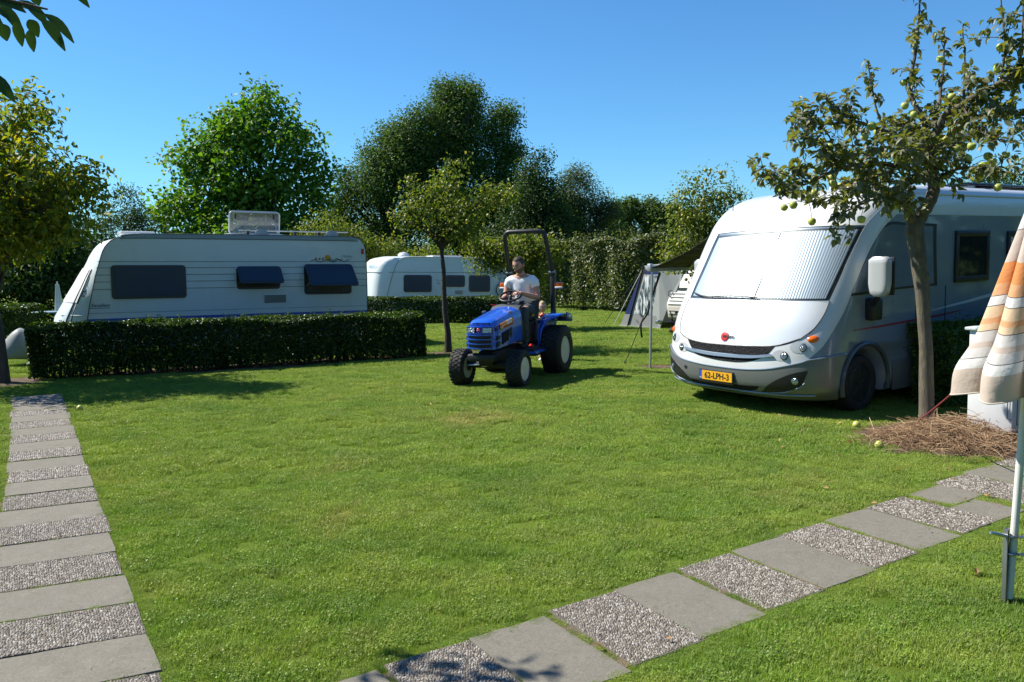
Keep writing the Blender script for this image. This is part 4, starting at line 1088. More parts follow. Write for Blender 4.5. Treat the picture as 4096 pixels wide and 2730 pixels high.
# drawbar, its locker and the grey cover over the coupling
db = MB(); db.tube([(-.55, .45, .36), (-1.05, 1.02, .38)], .035, 6); db.tube([(-.55, 1.6, .36), (-1.05, 1.03, .38)], .035, 6); db.tube([(-1.0, 1.02, .38), (-1.45, 1.02, .38)], .035, 6); db.tube([(-1.05, 1.02, .38), (-1.05, 1.02, .04)], .03, 8)
drw = db.build('drawbar', M_STEEL, hob); MB().lathe([(.0001, -.05), (.07, -.05), (.075, 0), (.07, .05), (.0001, .05)], (-1.05, 1.02, .085), 16, 'x').build('jockey_wheel', M_RUBBER, drw)
MB().rbox((-.62, .9, .55), (.42, 1.0, .30), .05).build('gas_locker', M_VWHITE, hob)
cv = MB()
def cover(u, v):
    # a bonnet-shaped hood: open lip lit on one side, full and rounded on the other
    x = -1.62 + u * .50; prof_h = .16 + .30 * math.sin(min(1, u * 1.25) * PI / 2) ** 1.1 * (1 - max(0, u - .72) / .28 * .28)
    wd = .12 + .17 * math.sin(min(1, u * 1.4) * PI / 2); a = -PI * .08 + v * PI * 1.16
    z0 = .22 - .03 * math.cos(u * 5)
    return Vector((x + .04 * math.sin(a), 1.02 - wd * math.cos(a), z0 + prof_h * math.sin(a) * (1 + .04 * math.sin(v * 17 + u * 4))  - (.26 if False else 0)))
cv.grid(cover, 14, 19)
c_ = cv.build('coupling_cover', M_COVER, hob, smooth=50); c_.modifiers.new('cloth', 'SOLIDIFY').thickness = .006
running_gear(hob, (2.3,), W_)
for x in (.3, 4.8): MB().box((x, .3, .2), (.05, .05, .3)).build('corner_steady', M_STEEL, hob)

# --- second caravan further back
fe = thing('caravan', 'white caravan with three dark windows half hidden behind the dark clipped hedge', 'caravan', (-4.05, 24.5, 0), math.atan2(.436, .90))
fe.rotation_euler = (0, R(2.2), math.atan2(.436, .90))
fr2 = [(.28, .02, .28), (.30, -.02, .42), (.345, -.03, .62), (.40, -.02, .82), (.465, .0, 1.07), (.53, .03, 1.28), (.59, .07, 1.48), (.65, .12, 1.63), (.725, .19, 1.75), (.79, .28, 1.82), (.87, .42, 1.868), (.98, .65, 1.89), (1.15, 1.15, 1.9)]
bk2 = [(2.2, 1.905), (3.7, 1.90), (3.87, 1.87), (3.95, 1.78), (4.0, 1.6), (4.04, 1.4), (4.08, 1.0), (4.10, .6), (4.08, .3), (2.0, .28)]
shell(fe, fr2, bk2, 1.85, M_CWHITE, pw=(5, .5), nq=33)
MB().tube([(x, -.002, z) for x, z in [(a, z) for a, c_, z in fr2] + bk2[:9]], .012, 5).build('edge_seal', M_CBAND, fe)
strip('side_line', [(.58, 1.44), (4.02, 1.44)], .014, -.004, M_GROOVE, fe)
strip('blue_stripe', [(.40, .70), (4.09, .70)], .03, -.003, M_CBLUE, fe)
cwindow(fe, .895, 1.785, .845, 1.36, r=.07); cwindow(fe, 2.235, 2.88, 1.0, 1.36, r=.07); cwindow(fe, 3.02, 3.74, .845, 1.36, r=.07)
vt = MB().prism(rrect(2.54, 2.86, .77, .91, .012), -.012, .0, 'y').build('fridge_vent', M_CWHITE, fe)
for i in range(6): MB().box((2.68, -.016, .79 + i * .018), (.24, .010, .008)).build('slat', M_GROOVE, vt)
MB().prism(rrect(3.38, 3.71, 1.46, 1.50, .015), -.012, 0, 'y').build('awning_lamp', M_GROOVE, fe)
wv = [(1.90 + .21 * t / 8, 1.20 + .02 * math.sin(t * .8)) for t in range(9)]
strip('side_emblem', wv, .014, -.004, M_CBAND, fe); strip('side_emblem', [(x + .02, z - .09) for x, z in wv[1:7]], .05, -.003, simple('grey print', (.42, .44, .46), .5), fe)
def fpt2(q, z):
    fz = [t[2] for t in fr2]; a = np.interp(z, fz, [t[0] for t in fr2]); c_ = np.interp(z, fz, [t[1] for t in fr2]); f = (1 - abs(q) ** 5) ** .5
    return Vector((a + (c_ - a) * f - .01, .925 + q * .925, z))
MB().tube([fpt2(-1 + i * .1, 1.43) for i in range(21)], .008, 6).build('front_moulding', M_GROOVE, fe)
tx = fpt2(-.35, 1.60); tn = fpt2(-.55, 1.60) - fpt2(-.15, 1.60); tu = fpt2(-.35, 1.66) - fpt2(-.35, 1.54)
text('maker_lettering', 'FENDT', .13, simple('pale blue foil', (.12, .3, .45), .5), fe, frame(tx + Vector((-.014, 0, 0)), tn, tu), .001, xscale=1.5, shear=.2)
MB().rbox(fpt2(-.45, .66) + Vector((-.01, 0, 0)), (.03, .42, .10), .01, rot=(0, R(10), R(-6))).build('front_locker', M_ALU, fe)
MB().lathe([(.16, 1.88), (.17, 1.95), (.19, 1.955), (.14, 2.02), (.04, 2.055), (.0001, 2.06)], (1.13, .7, 0), 20, 'z').build('roof_vent', M_VWHITE, fe)
rl = MB().rbox((2.47, .7, 1.935), (1.0, .6, .06), .02).build('roof_light', M_VWHITE, fe); MB().rbox((2.6, .7, 1.968), (.4, .45, .02), .008).build('pane', M_TINT, rl)
running_gear(fe, (2.3,), 1.85)
# --- tail of a third caravan with a bicycle carrier
th = thing('caravan', 'tail end of a white caravan showing beyond the one with three dark windows', 'caravan', (-.62, 26.9, 0), math.atan2(.30, .95))
th.rotation_euler = (0, R(2.3), math.atan2(.30, .95))
shell(th, [(-.9, -.9, .3), (-.9, -.9, 1.2), (-.86, -.86, 1.62), (-.78, -.78, 1.69), (-.6, -.6, 1.7)], [(.2, 1.70), (.42, 1.68), (.5, 1.6), (.56, 1.3), (.60, .8), (.60, .3)], 1.7, M_CWHITE)
MB().tube([(-.9, -.004, .4), (-.88, -.004, 1.5), (-.8, -.004, 1.68), (.42, -.004, 1.67)], .012, 5).build('edge_seal', M_SEAMG, th)
bi = thing('bicycle', 'dark bicycle on the carrier behind the caravan with three dark windows', 'bicycle', (-.26, 26.25, .40), math.atan2(.28, .96))
wb_ = []
for x in (0.0, .36):
    w_ = MB().tube([(x + .21 * math.cos(R(a)), -.03, .35 + .21 * math.sin(R(a))) for a in range(0, 360, 18)], .016, 6, closed=True).build('wheel', M_RUBBER, bi)
    MB().tube([(x + .19 * math.cos(R(a)), -.03, .35 + .19 * math.sin(R(a))) for a in range(0, 360, 18)], .008, 5, closed=True).build('rim', M_ALU, w_)
fb_ = MB()
for a, c_ in (((0, .35), (.12, .62)), ((.12, .62), (.30, .60)), ((.18, .34), (.30, .60)), ((.12, .62), (.18, .34)), ((0, .35), (.18, .34)), ((.30, .66), (.36, .35)), ((.30, .60), (.27, .70)), ((.11, .60), (.09, .70))): fb_.tube([(a[0], -.03, a[1]), (c_[0], -.03, c_[1])], .014, 6)
fb_.build('frame', M_BLACKP, bi); MB().rbox((.09, -.03, .715), (.12, .07, .03), .012).build('saddle', M_BLACKP, bi)
MB().tube([(.27, -.16, .71), (.27, -.03, .73), (.27, .1, .71)], .012, 6).build('handlebar', M_BLACKP, bi)
ca = MB(); ca.tube([(-.2, .02, .12), (.6, .02, .12)], .015, 6); ca.tube([(-.2, -.08, .12), (.6, -.08, .12)], .015, 6); ca.tube([(.0, .02, .12), (.0, .35, .12)], .015, 6); ca.tube([(.4, .02, .12), (.4, .35, .12)], .015, 6); 
c2_ = ca.build('bicycle_carrier', M_STEEL, fe); c2_.parent = None; c2_.location = bi.location; c2_.rotation_euler = bi.rotation_euler; tag(c2_, 'steel bicycle carrier at the tail of the caravan with three dark windows', 'carrier')
# ================================================================== TRACTOR
M_TBLUE = simple('tractor blue paint', (0.016, 0.11, 0.62), 0.28, 0, 0.7, 0.08, 2.0)
M_TDARK = simple('tractor cast iron', (0.020, 0.021, 0.024), 0.55, 0.2, var=0.3)
M_DASH = simple('dark grey dashboard', (0.045, 0.055, 0.062), 0.6, var=0.2)
M_RIMW = simple('white wheel rim', (0.72, 0.72, 0.68), 0.4, var=0.1, dirt=((.3, .28, .2), .3))
M_DECALO = simple('orange decal', (0.80, 0.27, 0.02), .45); M_DECALR = simple('dark red decal', (0.35, 0.03, 0.02), .45); M_LETW = simple('white lettering', (.8, .8, .8), .5)
M_SEATV = simple('black seat vinyl', (0.02, 0.02, 0.021), 0.5, var=.3)
tr_ = thing('tractor', 'small blue garden tractor with a black roll bar driving over the lawn', 'tractor', (-.315, 11.47, 0), R(-22.5))
RX, RY = .50, 1.40
# wheels
for s in (1, -1):
    wheel(tr_, (s * .43, 0.0, .255), .255, .22, .160, M_RIMW, s, name='front_wheel', tread=4, lug=.010, tread_n=26)
    wheel(tr_, (s * RX, RY, .365), .365, .31, .205, M_RIMW, s, name='rear_wheel', tread=4, lug=.012, tread_n=30)
# front axle, chassis, engine underside
ch = MB()
ch.rbox((0, 0, .30), (.62, .10, .09), .02); ch.rbox((0, .02, .37), (.16, .3, .12), .03); ch.rbox((0, .5, .40), (.24, 1.3, .22), .04); ch.rbox((0, .75, .30), (.34, .5, .2), .05)
ch.rbox((0, RY, .40), (.5, .34, .26), .05); ch.tube([(-.36, RY, .385), (.36, RY, .385)], .07, 12); ch.rbox((0, .62, .24), (.42, .34, .10), .03); ch.rbox((0, -.22, .43), (.40, .20, .10), .02)
for s in (1, -1): ch.tube([(s * .32, 0, .38), (s * .33, 0, .22)], .035, 10)
ch.tube([(.05, -.06, .30), (-.3, -.07, .29)], .018, 8)
chs = ch.build('chassis', M_TDARK, tr_, bevel=.004)
MB().tube([(-.06, -.10, .315), (-.30, -.10, .30)], .013, 8).build('steering_rod', M_STEEL, chs)
MB().rbox((-.04, -.10, .315), (.10, .05, .06), .012).build('steering_cylinder', M_ALU, chs)
# bonnet as a loft: rows along the length
sect = []   # y, half width bottom, half width top, z bottom, z top
def hood_pt(u, v):
    """u across from left bottom over the top to right bottom, v along the length"""
    y = -.34 + v * .98
    nose = max(0, 1 - v / .16)
    hw = .232 - .035 * nose ** 2 - .012 * (1 - v); zt = .935 + .13 * v - .03 * nose ** 2; zb = .545 + .05 * v
    tw = hw * (.80 + .06 * v)
    prof = [(-hw, zb), (-hw * 1.02, zb + .10), (-hw * 1.01, zt - .17), (-hw * .98, zt - .10), (-tw, zt - .022), (-tw * .72, zt), (-tw * .3, zt + .012), (tw * .3, zt + .012), (tw * .72, zt), (tw, zt - .022), (hw * .98, zt - .10), (hw * 1.01, zt - .17), (hw * 1.02, zb + .10), (hw, zb)]
    f = u * (len(prof) - 1); i = min(int(f), len(prof) - 2); f -= i
    x = prof[i][0] * (1 - f) + prof[i + 1][0] * f; z = prof[i][1] * (1 - f) + prof[i + 1][1] * f
    bulge = 0
    if v < .001: pass
    y2 = y - .0 + (.0 if v > .3 else (abs(x) / .22) ** 2 * .055 * (1 - v / .3)) + max(0, z - .80) * .16 * (1 - v)
    return Vector((x, y2, z))
hd = MB(); hd.grid(hood_pt, 27, 24)
k0 = [hood_pt(i / 26, 0) for i in range(27)]; c0 = Vector((0, -.335, .74))
hd.add(k0 + [c0], [(i, i + 1, 27) for i in range(26)] + [(26, 0, 27)])
k1 = [hood_pt(i / 26, 1) for i in range(27)]; hd.add(k1, [tuple(range(27))])
hood = hd.build('bonnet', M_TBLUE, tr_, smooth=38)
# front: dark band with the headlamps, slats below
def ny(x): return -.34 + (abs(x) / .22) ** 2 * .055 - .006
def nose_panel(x0, x1, z0, z1, off, mat, name, par, n_=12, zc=0.0, dep=.012):
    mb = MB()
    lo = [(x0 + (x1 - x0) * i / n_) for i in range(n_ + 1)]
    vs = []
    for x in lo: vs += [(x, ny(x) - off + max(0, z0 - .80) * .16, z0 + zc * (x / .2) ** 2), (x, ny(x) - off + max(0, z1 - .80) * .16, z1 + zc * (x / .2) ** 2), (x, ny(x) + .02, z0 + zc * (x / .2) ** 2), (x, ny(x) + .02, z1 + zc * (x / .2) ** 2)]
    fs = []
    for i in range(n_):
        a, c_ = 4 * i, 4 * i + 4; fs += [(a, c_, c_ + 1, a + 1), (a + 1, c_ + 1, c_ + 3, a + 3), (a, a + 2, c_ + 2, c_)]
    fs += [(0, 1, 3, 2), (4 * n_, 4 * n_ + 2, 4 * n_ + 3, 4 * n_ + 1)]
    mb.add(vs, fs); return mb.build(name, mat, par, smooth=40)
nose_panel(-.195, .195, .765, .772, .018, M_TBLUE, 'nose_trim', tr_)
nose_panel(-.20, .20, .855, .862, .016, M_TBLUE, 'nose_trim', tr_)
for s in (1, -1):
    hl = nose_panel(s * .055, s * .185, .775, .852, .008, M_BLACKP, 'headlight', tr_, 6)
    nose_panel(s * .062, s * .178, .781, .846, .013, M_REFL, 'lamp_lens', hl, 6)
o = MB().lathe([(.026, 0), (.026, .010), (.022, .013), (.0001, .013)], (0, 0, 0), 20, 'z').build('front_emblem', M_RED, tr_); o.data.transform(frame((0, ny(0) - .004, .815), (1, 0, 0), (0, .16, 1)))
MB().tube([(-.017, ny(0) - .02, .808), (0, ny(0) - .02, .822), (.017, ny(0) - .02, .808)], .0035, 6).build('emblem_mark', M_STEEL, o)
for i, z in enumerate((.575, .635, .695)):
    nose_panel(-.165, .165, z, z + .038, .006, M_INK, 'grille_opening', tr_)
for z in (.56, .62, .68, .738):
    nose_panel(-.20, .20, z, z + .013, .026, M_TBLUE, 'grille_slat', tr_, zc=.008)
for s in (1, -1):
    for z0, z1 in ((.58, .65), (.67, .73)):
        MB().prism([(-.25, z0), (-.16, z0 + .012), (-.155, z1), (-.235, z1 - .005)], s * .208, s * .236, 'x').build('side_opening', M_INK, tr_)
    for z0 in (.80, .835): MB().prism([(-.262, z0), (-.20, z0 + .006), (-.20, z0 + .026), (-.255, z0 + .022)], s * .20, s * .222, 'x').build('side_opening', M_INK, tr_)
    MB().prism([(-.08, .60), (.14, .64), (.16, .79), (-.08, .755)], s * .228, s * .2385, 'x').build('side_grille', M_GRILLE, tr_)
    MB().prism([(.19, .67), (.26, .68), (.27, .81), (.20, .80)], s * .230, s * .2395, 'x').build('side_opening', M_INK, tr_)
    dc = MB().prism([(-.145, .805), (.30, .845), (.315, .945), (-.145, .885)], s * .2335, s * .2395, 'x').build('side_decal', M_DECALO, tr_)
    MB().prism([(-.14, .807), (.30, .848), (.302, .885), (.10, .868), (.0, .845)], s * .2395, s * .2405, 'x').build('decal_field', M_DECALR, dc)
    MB().tube([(s * .241, -.12, .815), (s * .241, -.04, .858), (s * .241, .06, .882), (s * .241, .18, .897)], .004, 5).build('decal_line', M_LETW, dc)
    mt_ = frame((s * .2412, .155, .893), (0, s, .12), (0, 0, 1)) if s > 0 else frame((s * .2412, .155, .893), (0, -1, -.12), (0, 0, 1))
    text('maker_lettering', 'ISEKI', .082, M_LETW, dc, mt_, .0015, shear=.15, xscale=1.08, bold=.003)
    MB().rbox((s * .205, .30, 1.015), (.02, .10, .035), .006, rot=(0, 0, 0)).build('model_plate', M_GREYFOIL, tr_)
for x in (-.10, .06):
    nose_panel(x, x + .09, .885, .912, -.014, M_TDARK, 'bonnet_vent', tr_, 4)
MB().rbox((0, -.02, .962), (.045, .045, .03), .008).build('bonnet_catch', M_STEEL, tr_)
# dashboard, steering column and wheel
da = MB()
da.grid(lambda u, v: Vector(((u - .5) * 2 * (.215 - .05 * math.sin(u * PI) * 0) , .56 + v * .28, 1.03 + .065 * math.sin(PI * min(1, v * 1.1)) * (1 - .35 * (2 * u - 1) ** 2) + .03 * v)), 15, 9)
da.rbox((0, .70, .92), (.41, .28, .28), .05); da.rbox((.17, .70, .72), (.10, .25, .34), .03); da.rbox((-.17, .70, .72), (.10, .25, .34), .03)
dash = da.build('dashboard', M_DASH, tr_, smooth=50)
MB().tube([(0, .74, 1.05), (0, .80, 1.20)], .03, 10).build('steering_column', M_BLACKP, tr_)
sc_, sr = Vector((0, .81, 1.215)), .165
sx, sy = Vector((1, 0, 0)), Vector((0, .90, .43)).normalized()
stw = MB().tube([sc_ + (sx * math.cos(R(a)) + sy * math.sin(R(a))) * sr for a in range(0, 360, 15)], .016, 8, closed=True)
for a in (90, 215, 325): stw.tube([sc_ - Vector((0, -.01, .02)), sc_ + (sx * math.cos(R(a)) + sy * math.sin(R(a))) * sr], .013, 6)
stw.sphere(sc_ - Vector((0, -.01, .015)), .035, 12, 8)
stw.build('steering_wheel', M_BLACKP, tr_, smooth=60)
MB().tube([(-.17, .66, 1.08), (-.25, .64, 1.10)], .009, 6).build('control_lever', M_RED, tr_)
MB().tube([(.17, .66, 1.06), (.23, .70, 1.09)], .009, 6).build('control_lever', M_BLACKP, tr_)
# floor, fenders, seat
MB().rbox((0, .88, .435), (.86, .52, .035), .012).build('footplate', M_TDARK, tr_, bevel=.003)
MB().rbox((0, .88, .40), (.90, .50, .05), .015).build('step_edge', M_TBLUE, tr_)
for s in (1, -1):
    fn_ = MB()
    inner = s * .335; outer = s * .60
    arc = []
    for a in range(-62, 64, 6):   # over the tyre from front to back
        arc.append((RY + .06 + .47 * math.sin(R(a)), .385 + .47 * math.cos(R(a))))
    top = [(1.05, .46), (1.06, .60), (1.10, .72), (1.20, .83), (1.34, .895), (1.52, .91), (1.70, .885), (1.86, .83), (1.88, .78), (1.86, .76)]
    ins = [(1.10, .46), (1.12, .60), (1.16, .70), (1.24, .79), (1.36, .85), (1.52, .865), (1.70, .84), (1.84, .79), (1.86, .78), (1.86, .77)]
    kf = len(top); vs = []
    for (y, z) in top: vs += [(inner, y, z), (outer if y > 1.2 else inner + s * .10 * max(0, (y - 1.0) / .2), y, z)]
    fn_.add(vs, [(2 * i, 2 * i + 1, 2 * i + 3, 2 * i + 2) for i in range(kf - 1)])
    fn_.prism([(y, z) for y, z in top] + [(1.80, .60), (1.6, .42)], inner - s * .012, inner + s * .012, 'x')
    f_ = fn_.build('fender', M_TBLUE, tr_, smooth=35)
    f_.modifiers.new('sheet', 'SOLIDIFY').thickness = .008
    MB().prism([(1.60, .925), (1.80, .882), (1.86, .84), (1.86, .79), (1.78, .80), (1.60, .85)], outer - s * .012, outer + s * .006, 'x').build('fender_edge', M_TBLUE, f_)
    MB().rbox((outer + s * .008, 1.74, .855), (.004, .12, .035), .001, rot=(R(-14), 0, 0)).build('fender_lettering', M_LETW, f_)
    MB().rbox((s * .30, 1.30, .80), (.06, .22, .06), .015).build('fender_grip', M_BLACKP, f_)
MB().rbox((0, 1.22, .66), (.46, .40, .34), .05).build('seat_box', M_TDARK, tr_, bevel=.004)
st = MB().rbox((0, 1.20, .875), (.44, .42, .09), .04, 3).build('seat', M_SEATV, tr_, smooth=50)
MB().rbox((0, 1.43, 1.0), (.42, .08, .30), .04, 3, rot=(R(-12), 0, 0)).build('seat_backrest', M_SEATV, tr_, smooth=50)
MB().tube([(.27, 1.12, .78), (.27, 1.02, .90)], .012, 6).build('gear_lever', M_BLACKP, tr_)
MB().sphere((.27, 1.01, .915), .022, 10, 8).build('lever_knob', simple('yellow knob', (.7, .45, .02), .4), tr_)
MB().rbox((.26, .93, .47), (.07, .10, .02), .006, rot=(R(20), 0, 0)).build('pedal', M_RED, tr_)
# roll bar, leaning slightly forward above its joint
rb = MB()
for s in (1, -1): rb.rbox((s * .36, 1.67, 1.17), (.07, .085, .72), .012)
rbo = rb.build('roll_bar', M_BLACKP, tr_, bevel=.004)
path = [(.36, 1.67, 1.50)]
for a in range(0, 91, 15): path.append((.355 - .10 + .10 * math.cos(R(a)) - .02, 1.42 + .03 * (1 - a / 90), 2.07 + .10 * math.sin(R(a))))
path = path + [(-x, y, z) for x, y, z in reversed(path)]
hb_ = MB().tube(path, .037, 8).build('hoop', M_BLACKP, rbo, smooth=50)
for s in (1, -1):
    MB().rbox((s * .36, 1.67, 1.52), (.09, .10, .08), .012).build('hinge', M_STEEL if False else M_BLACKP, rbo)
    MB().tube([(s * .31, 1.63, 1.54), (s * .41, 1.63, 1.54)], .014, 8).build('hinge_pin', M_STEEL, rbo)
    il = MB().rbox((s * .46, 1.66, 1.345), (.13, .05, .075), .012).build('indicator_lamp', M_AMBER, tr_)
    MB().rbox((s * .46, 1.685, 1.33), (.135, .03, .11), .01).build('lamp_housing', M_BLACKP, il)
    MB().rbox((s * .465, 1.645, 1.30), (.12, .045, .03), .008).build('lower_lens', M_LETW, il)
    MB().rbox((s * .355, 1.70, .83), (.10, .16, .08), .015).build('roll_bar_foot', M_TBLUE, tr_)
MB().tube([(0, 1.7, .3), (0, 1.95, .28)], .03, 8).build('drawbar', M_TDARK, tr_)

# ================================================================== PEOPLE
def skinmat(name, col):
    m, n, b = newmat(name)
    p = n.obj(); c = n.mix(n.noise(9, 4, .6, p), col, tuple(x * y for x, y in zip(col, (.86, .74, .70))))
    n.link(c, b.inputs['Base Color']); b.inputs['Roughness'].default_value = .55
    b.inputs['Subsurface Weight'].default_value = .08; b.inputs['Subsurface Radius'].default_value = (.02, .008, .004)
    return m
M_SKIN = skinmat('tanned skin', (.50, .28, .20)); M_SKIN2 = skinmat('child skin', (.66, .42, .33))
M_SHIRT = simple('white cotton', (.86, .86, .88), .85, var=.04, bump=.12, bscale=9)
M_TROUSER = simple('dark blue grey work trousers', (.055, .072, .085), .85, var=.35, vscale=8, bump=.2, bscale=14)
M_HAIRB = simple('short brown hair', (.075, .045, .028), .75, var=.5, vscale=40, bump=.6, bscale=120)
M_HAIRF = simple('blond hair', (.55, .42, .22), .7, var=.4, vscale=30, bump=.5, bscale=90)
M_SHOE = simple('dark shoe', (.015, .014, .013), .6)
M_JACKET = simple('dark child jacket', (.02, .022, .035), .8, var=.3)
M_LIP = simple('lips', (.36, .13, .11), .5)
M_EYE = simple('dark eye', (.02, .018, .016), .2)
def skin_mesh(name, joints, edges, mat, parent, sub=2, root=0):
    """one continuous body grown round a skeleton; joints = [(x, y, z, radius or (rx, ry))]"""
    me = bpy.data.meshes.new(name); me.from_pydata([j[:3] for j in joints], edges, [])
    o = bpy.data.objects.new(name, me); COL.objects.link(o)
    o.modifiers.new('skin', 'SKIN').use_smooth_shade = True
    for i, j in enumerate(joints):
        sv = me.skin_vertices[0].data[i]; r_ = j[3]; sv.radius = r_ if isinstance(r_, tuple) else (r_, r_); sv.use_root = (i == root)
    sd = o.modifiers.new('sub', 'SUBSURF'); sd.levels = sub; sd.render_levels = sub
    bpy.context.view_layer.update()
    dg = bpy.context.evaluated_depsgraph_get()
    m2 = bpy.data.meshes.new_from_object(o.evaluated_get(dg)); bpy.data.objects.remove(o); m2.name = name
    m2.materials.clear(); m2.materials.append(mat); m2.shade_smooth()
    o = bpy.data.objects.new(name, m2); COL.objects.link(o)
    if parent is not None: o.parent = parent
    return o
def head_mesh(sc, nu=28, nv=22):
    """head facing -y, chin to crown = 2 * 0.115 * sc high; returns MB"""
    mb = MB()
    def fn(u, v):
        a = u * 2 * PI; t = PI * (1 - v)          # v = 0 bottom, 1 top
        x, y, z = math.sin(t) * math.sin(a), -math.sin(t) * math.cos(a), math.cos(t)
        X = x * .078; Z = z * .118
        front = max(0, -y)
        Y = y * (.098 if y > 0 else .088)
        if z < 0:
            jaw = 1 + .28 * z; X *= jaw; Y *= (1 + .16 * z if y < 0 else 1 + .42 * z)
        if z > .25: X *= 1 - .05 * (z - .25)
        # brow, eye hollows, nose, lips, chin
        g_ = lambda cx_, cz_, wx, wz: math.exp(-((X - cx_) / wx) ** 2 - ((Z - cz_) / wz) ** 2)
        if front > 0:
            Y -= .030 * g_(0, -.022, .013, .018) + .016 * g_(0, .004, .010, .02)
            Y -= .007 * (g_(.03, .024, .022, .009) + g_(-.03, .024, .022, .009))
            Y += .010 * (g_(.030, .004, .015, .011) + g_(-.030, .004, .015, .011))
            Y -= .007 * g_(0, -.058, .02, .007) - .003 * g_(0, -.050, .022, .004)
            Y -= .010 * g_(0, -.092, .02, .016)
            Y -= .004 * (g_(.045, -.03, .02, .02) + g_(-.045, -.03, .02, .02))
        return Vector((X, Y, Z)) * sc
    mb.grid(fn, nu, nv, True)
    return mb, fn
def add_head(person, loc, rot, sc, skin, hairmat, beard=None, hair_low=.35, long_=0.0):
    M = Matrix.Translation(loc) @ Euler(rot).to_matrix().to_4x4()
    mb, fn = head_mesh(sc)
    h = mb.build('head', skin, person, smooth=180); h.data.transform(M)
    for s in (1, -1):
        e = MB().sphere((s * .078 * sc, .008 * sc, -.004 * sc), .026 * sc, 10, 8, (.35, .7, 1.15), (0, 0, s * .35)).build('ear', skin, h, smooth=180); e.data.transform(M)
        e = MB().sphere((s * .030 * sc, -.074 * sc, .004 * sc), .0095 * sc, 10, 8, (1.2, .7, .55)).build('eye', M_EYE, h, smooth=180); e.data.transform(M)
        e = MB().tube([(s * .014 * sc, -.091 * sc, .022 * sc), (s * .03 * sc, -.090 * sc, .028 * sc), (s * .047 * sc, -.078 * sc, .022 * sc)], [.003 * sc, .005 * sc, .003 * sc], 6).build('eyebrow', hairmat, h); e.data.transform(M)
    e = MB().tube([(-.024 * sc, -.083 * sc, -.056 * sc), (0, -.096 * sc, -.054 * sc), (.024 * sc, -.083 * sc, -.056 * sc)], [.003 * sc, .006 * sc, .003 * sc], 6).build('mouth', M_LIP, h); e.data.transform(M)
    hr = MB()
    rr = random.Random(5)
    def hf(u, v):
        a = u * 2 * PI; front = max(0, math.cos(a))
        low = hair_low - (.62 + long_) * (1 - front) ** .7 if front < .96 else hair_low + .10
        low = (.60 if front > .55 else .60 - (.55 - front) / .55 * (.76 + long_))
        zz = low + (1 - low) * v; t = math.acos(max(-1, min(1, zz))); vv = 1 - t / PI
        p = fn(u, vv); 
        q = 1.0 + (.035 + .012 * math.sin(u * 57) * math.sin(v * 9)) * (min(1, v * 4 + .25))
        return Vector((p.x * q, p.y * q + (.004 if p.y > 0 else 0), p.z * (q if p.z > 0 else 1)))
    hr.grid(hf, 40, 12, True); ho = hr.build('hair', hairmat, h, smooth=80); ho.data.transform(M)
    if beard:
        bd_ = MB()
        def bf(u, v):
            a = (u - .5) * 2 * 1.75; z = -.96 + v * (.50 + .22 * min(1, abs(u - .5) * 3.2)); 
            t = math.acos(max(-1, min(1, z))); uu = (a / (2 * PI)) % 1.0
            p = fn(uu, 1 - t / PI); q = 1.035 + .03 * math.sin(PI * v) + .006 * math.sin(u * 90) 
            return Vector((p.x * q, p.y * q, p.z * 1.02))
        bd_.grid(bf, 26, 8); bo_ = bd_.build('beard', beard, h, smooth=80); bo_.data.transform(M)
    return h
def hand(person, wrist, mid, up, sc, skin, side, curl=1.0, grip=None):
    """palm with five bent fingers; wrist point, direction to the knuckles, and the back-of-hand direction"""
    d = Vector(mid).normalized(); upv = Vector(up); upv = (upv - d * upv.dot(d)).normalized(); s_ = d.cross(upv) * side
    wv = Vector(wrist); J = []; E = []
    def add(p, r_, par):
        J.append((p.x, p.y, p.z, r_)); 
        if par is not None: E.append((par, len(J) - 1))
        return len(J) - 1
    w0 = add(wv, (.021 * sc, .026 * sc), None); pm = add(wv + d * .045 * sc, (.018 * sc, .036 * sc), w0)
    mb_objs = []
    kn = [(-.030, .074, .052), (-.010, .082, .062), (.011, .080, .058), (.030, .072, .046)]
    for (o_, l0, L) in kn:
        base = wv + d * (l0 * sc * .75) + s_ * o_ * sc
        k_ = add(base, .0105 * sc, pm)
        a1 = R(38 * curl); p1 = base + (d * math.cos(a1 * .5) - upv * math.sin(a1 * .5)) * L * .42 * sc
        a2 = R(85 * curl); p2 = p1 + (d * math.cos(a2) - upv * math.sin(a2)) * L * .36 * sc
        a3 = R(135 * curl); p3 = p2 + (d * math.cos(a3) - upv * math.sin(a3)) * L * .28 * sc
        k1 = add(p1, .0098 * sc, k_); k2 = add(p2, .0088 * sc, k1); add(p3, .0075 * sc, k2)
    tb = wv + d * .022 * sc - s_ * .030 * sc - upv * .006 * sc
    t0 = add(tb, .013 * sc, w0); t1 = add(tb + (d * .5 - s_ * .5 - upv * .55).normalized() * .034 * sc, .0115 * sc, t0); add(J and Vector(J[t1][:3]) + (d * .75 - upv * .6 + s_ * .15).normalized() * .03 * sc, .0095 * sc, t1)
    return skin_mesh('hand', J, E, skin, person, 1, 0)

# the driver, in the tractor's own frame turned into the world
TM = Matrix.Translation((-.315, 11.47, 0)) @ Matrix.Rotation(R(-22.5), 4, 'Z')
dr = thing('person', 'bearded man in white T-shirt and dark trousers driving the blue tractor', 'person', (TM @ Vector((.045, 1.2, .92)))[:], R(-22.5))
def D(x, y, z): return (x, y - 1.2, z - .92)
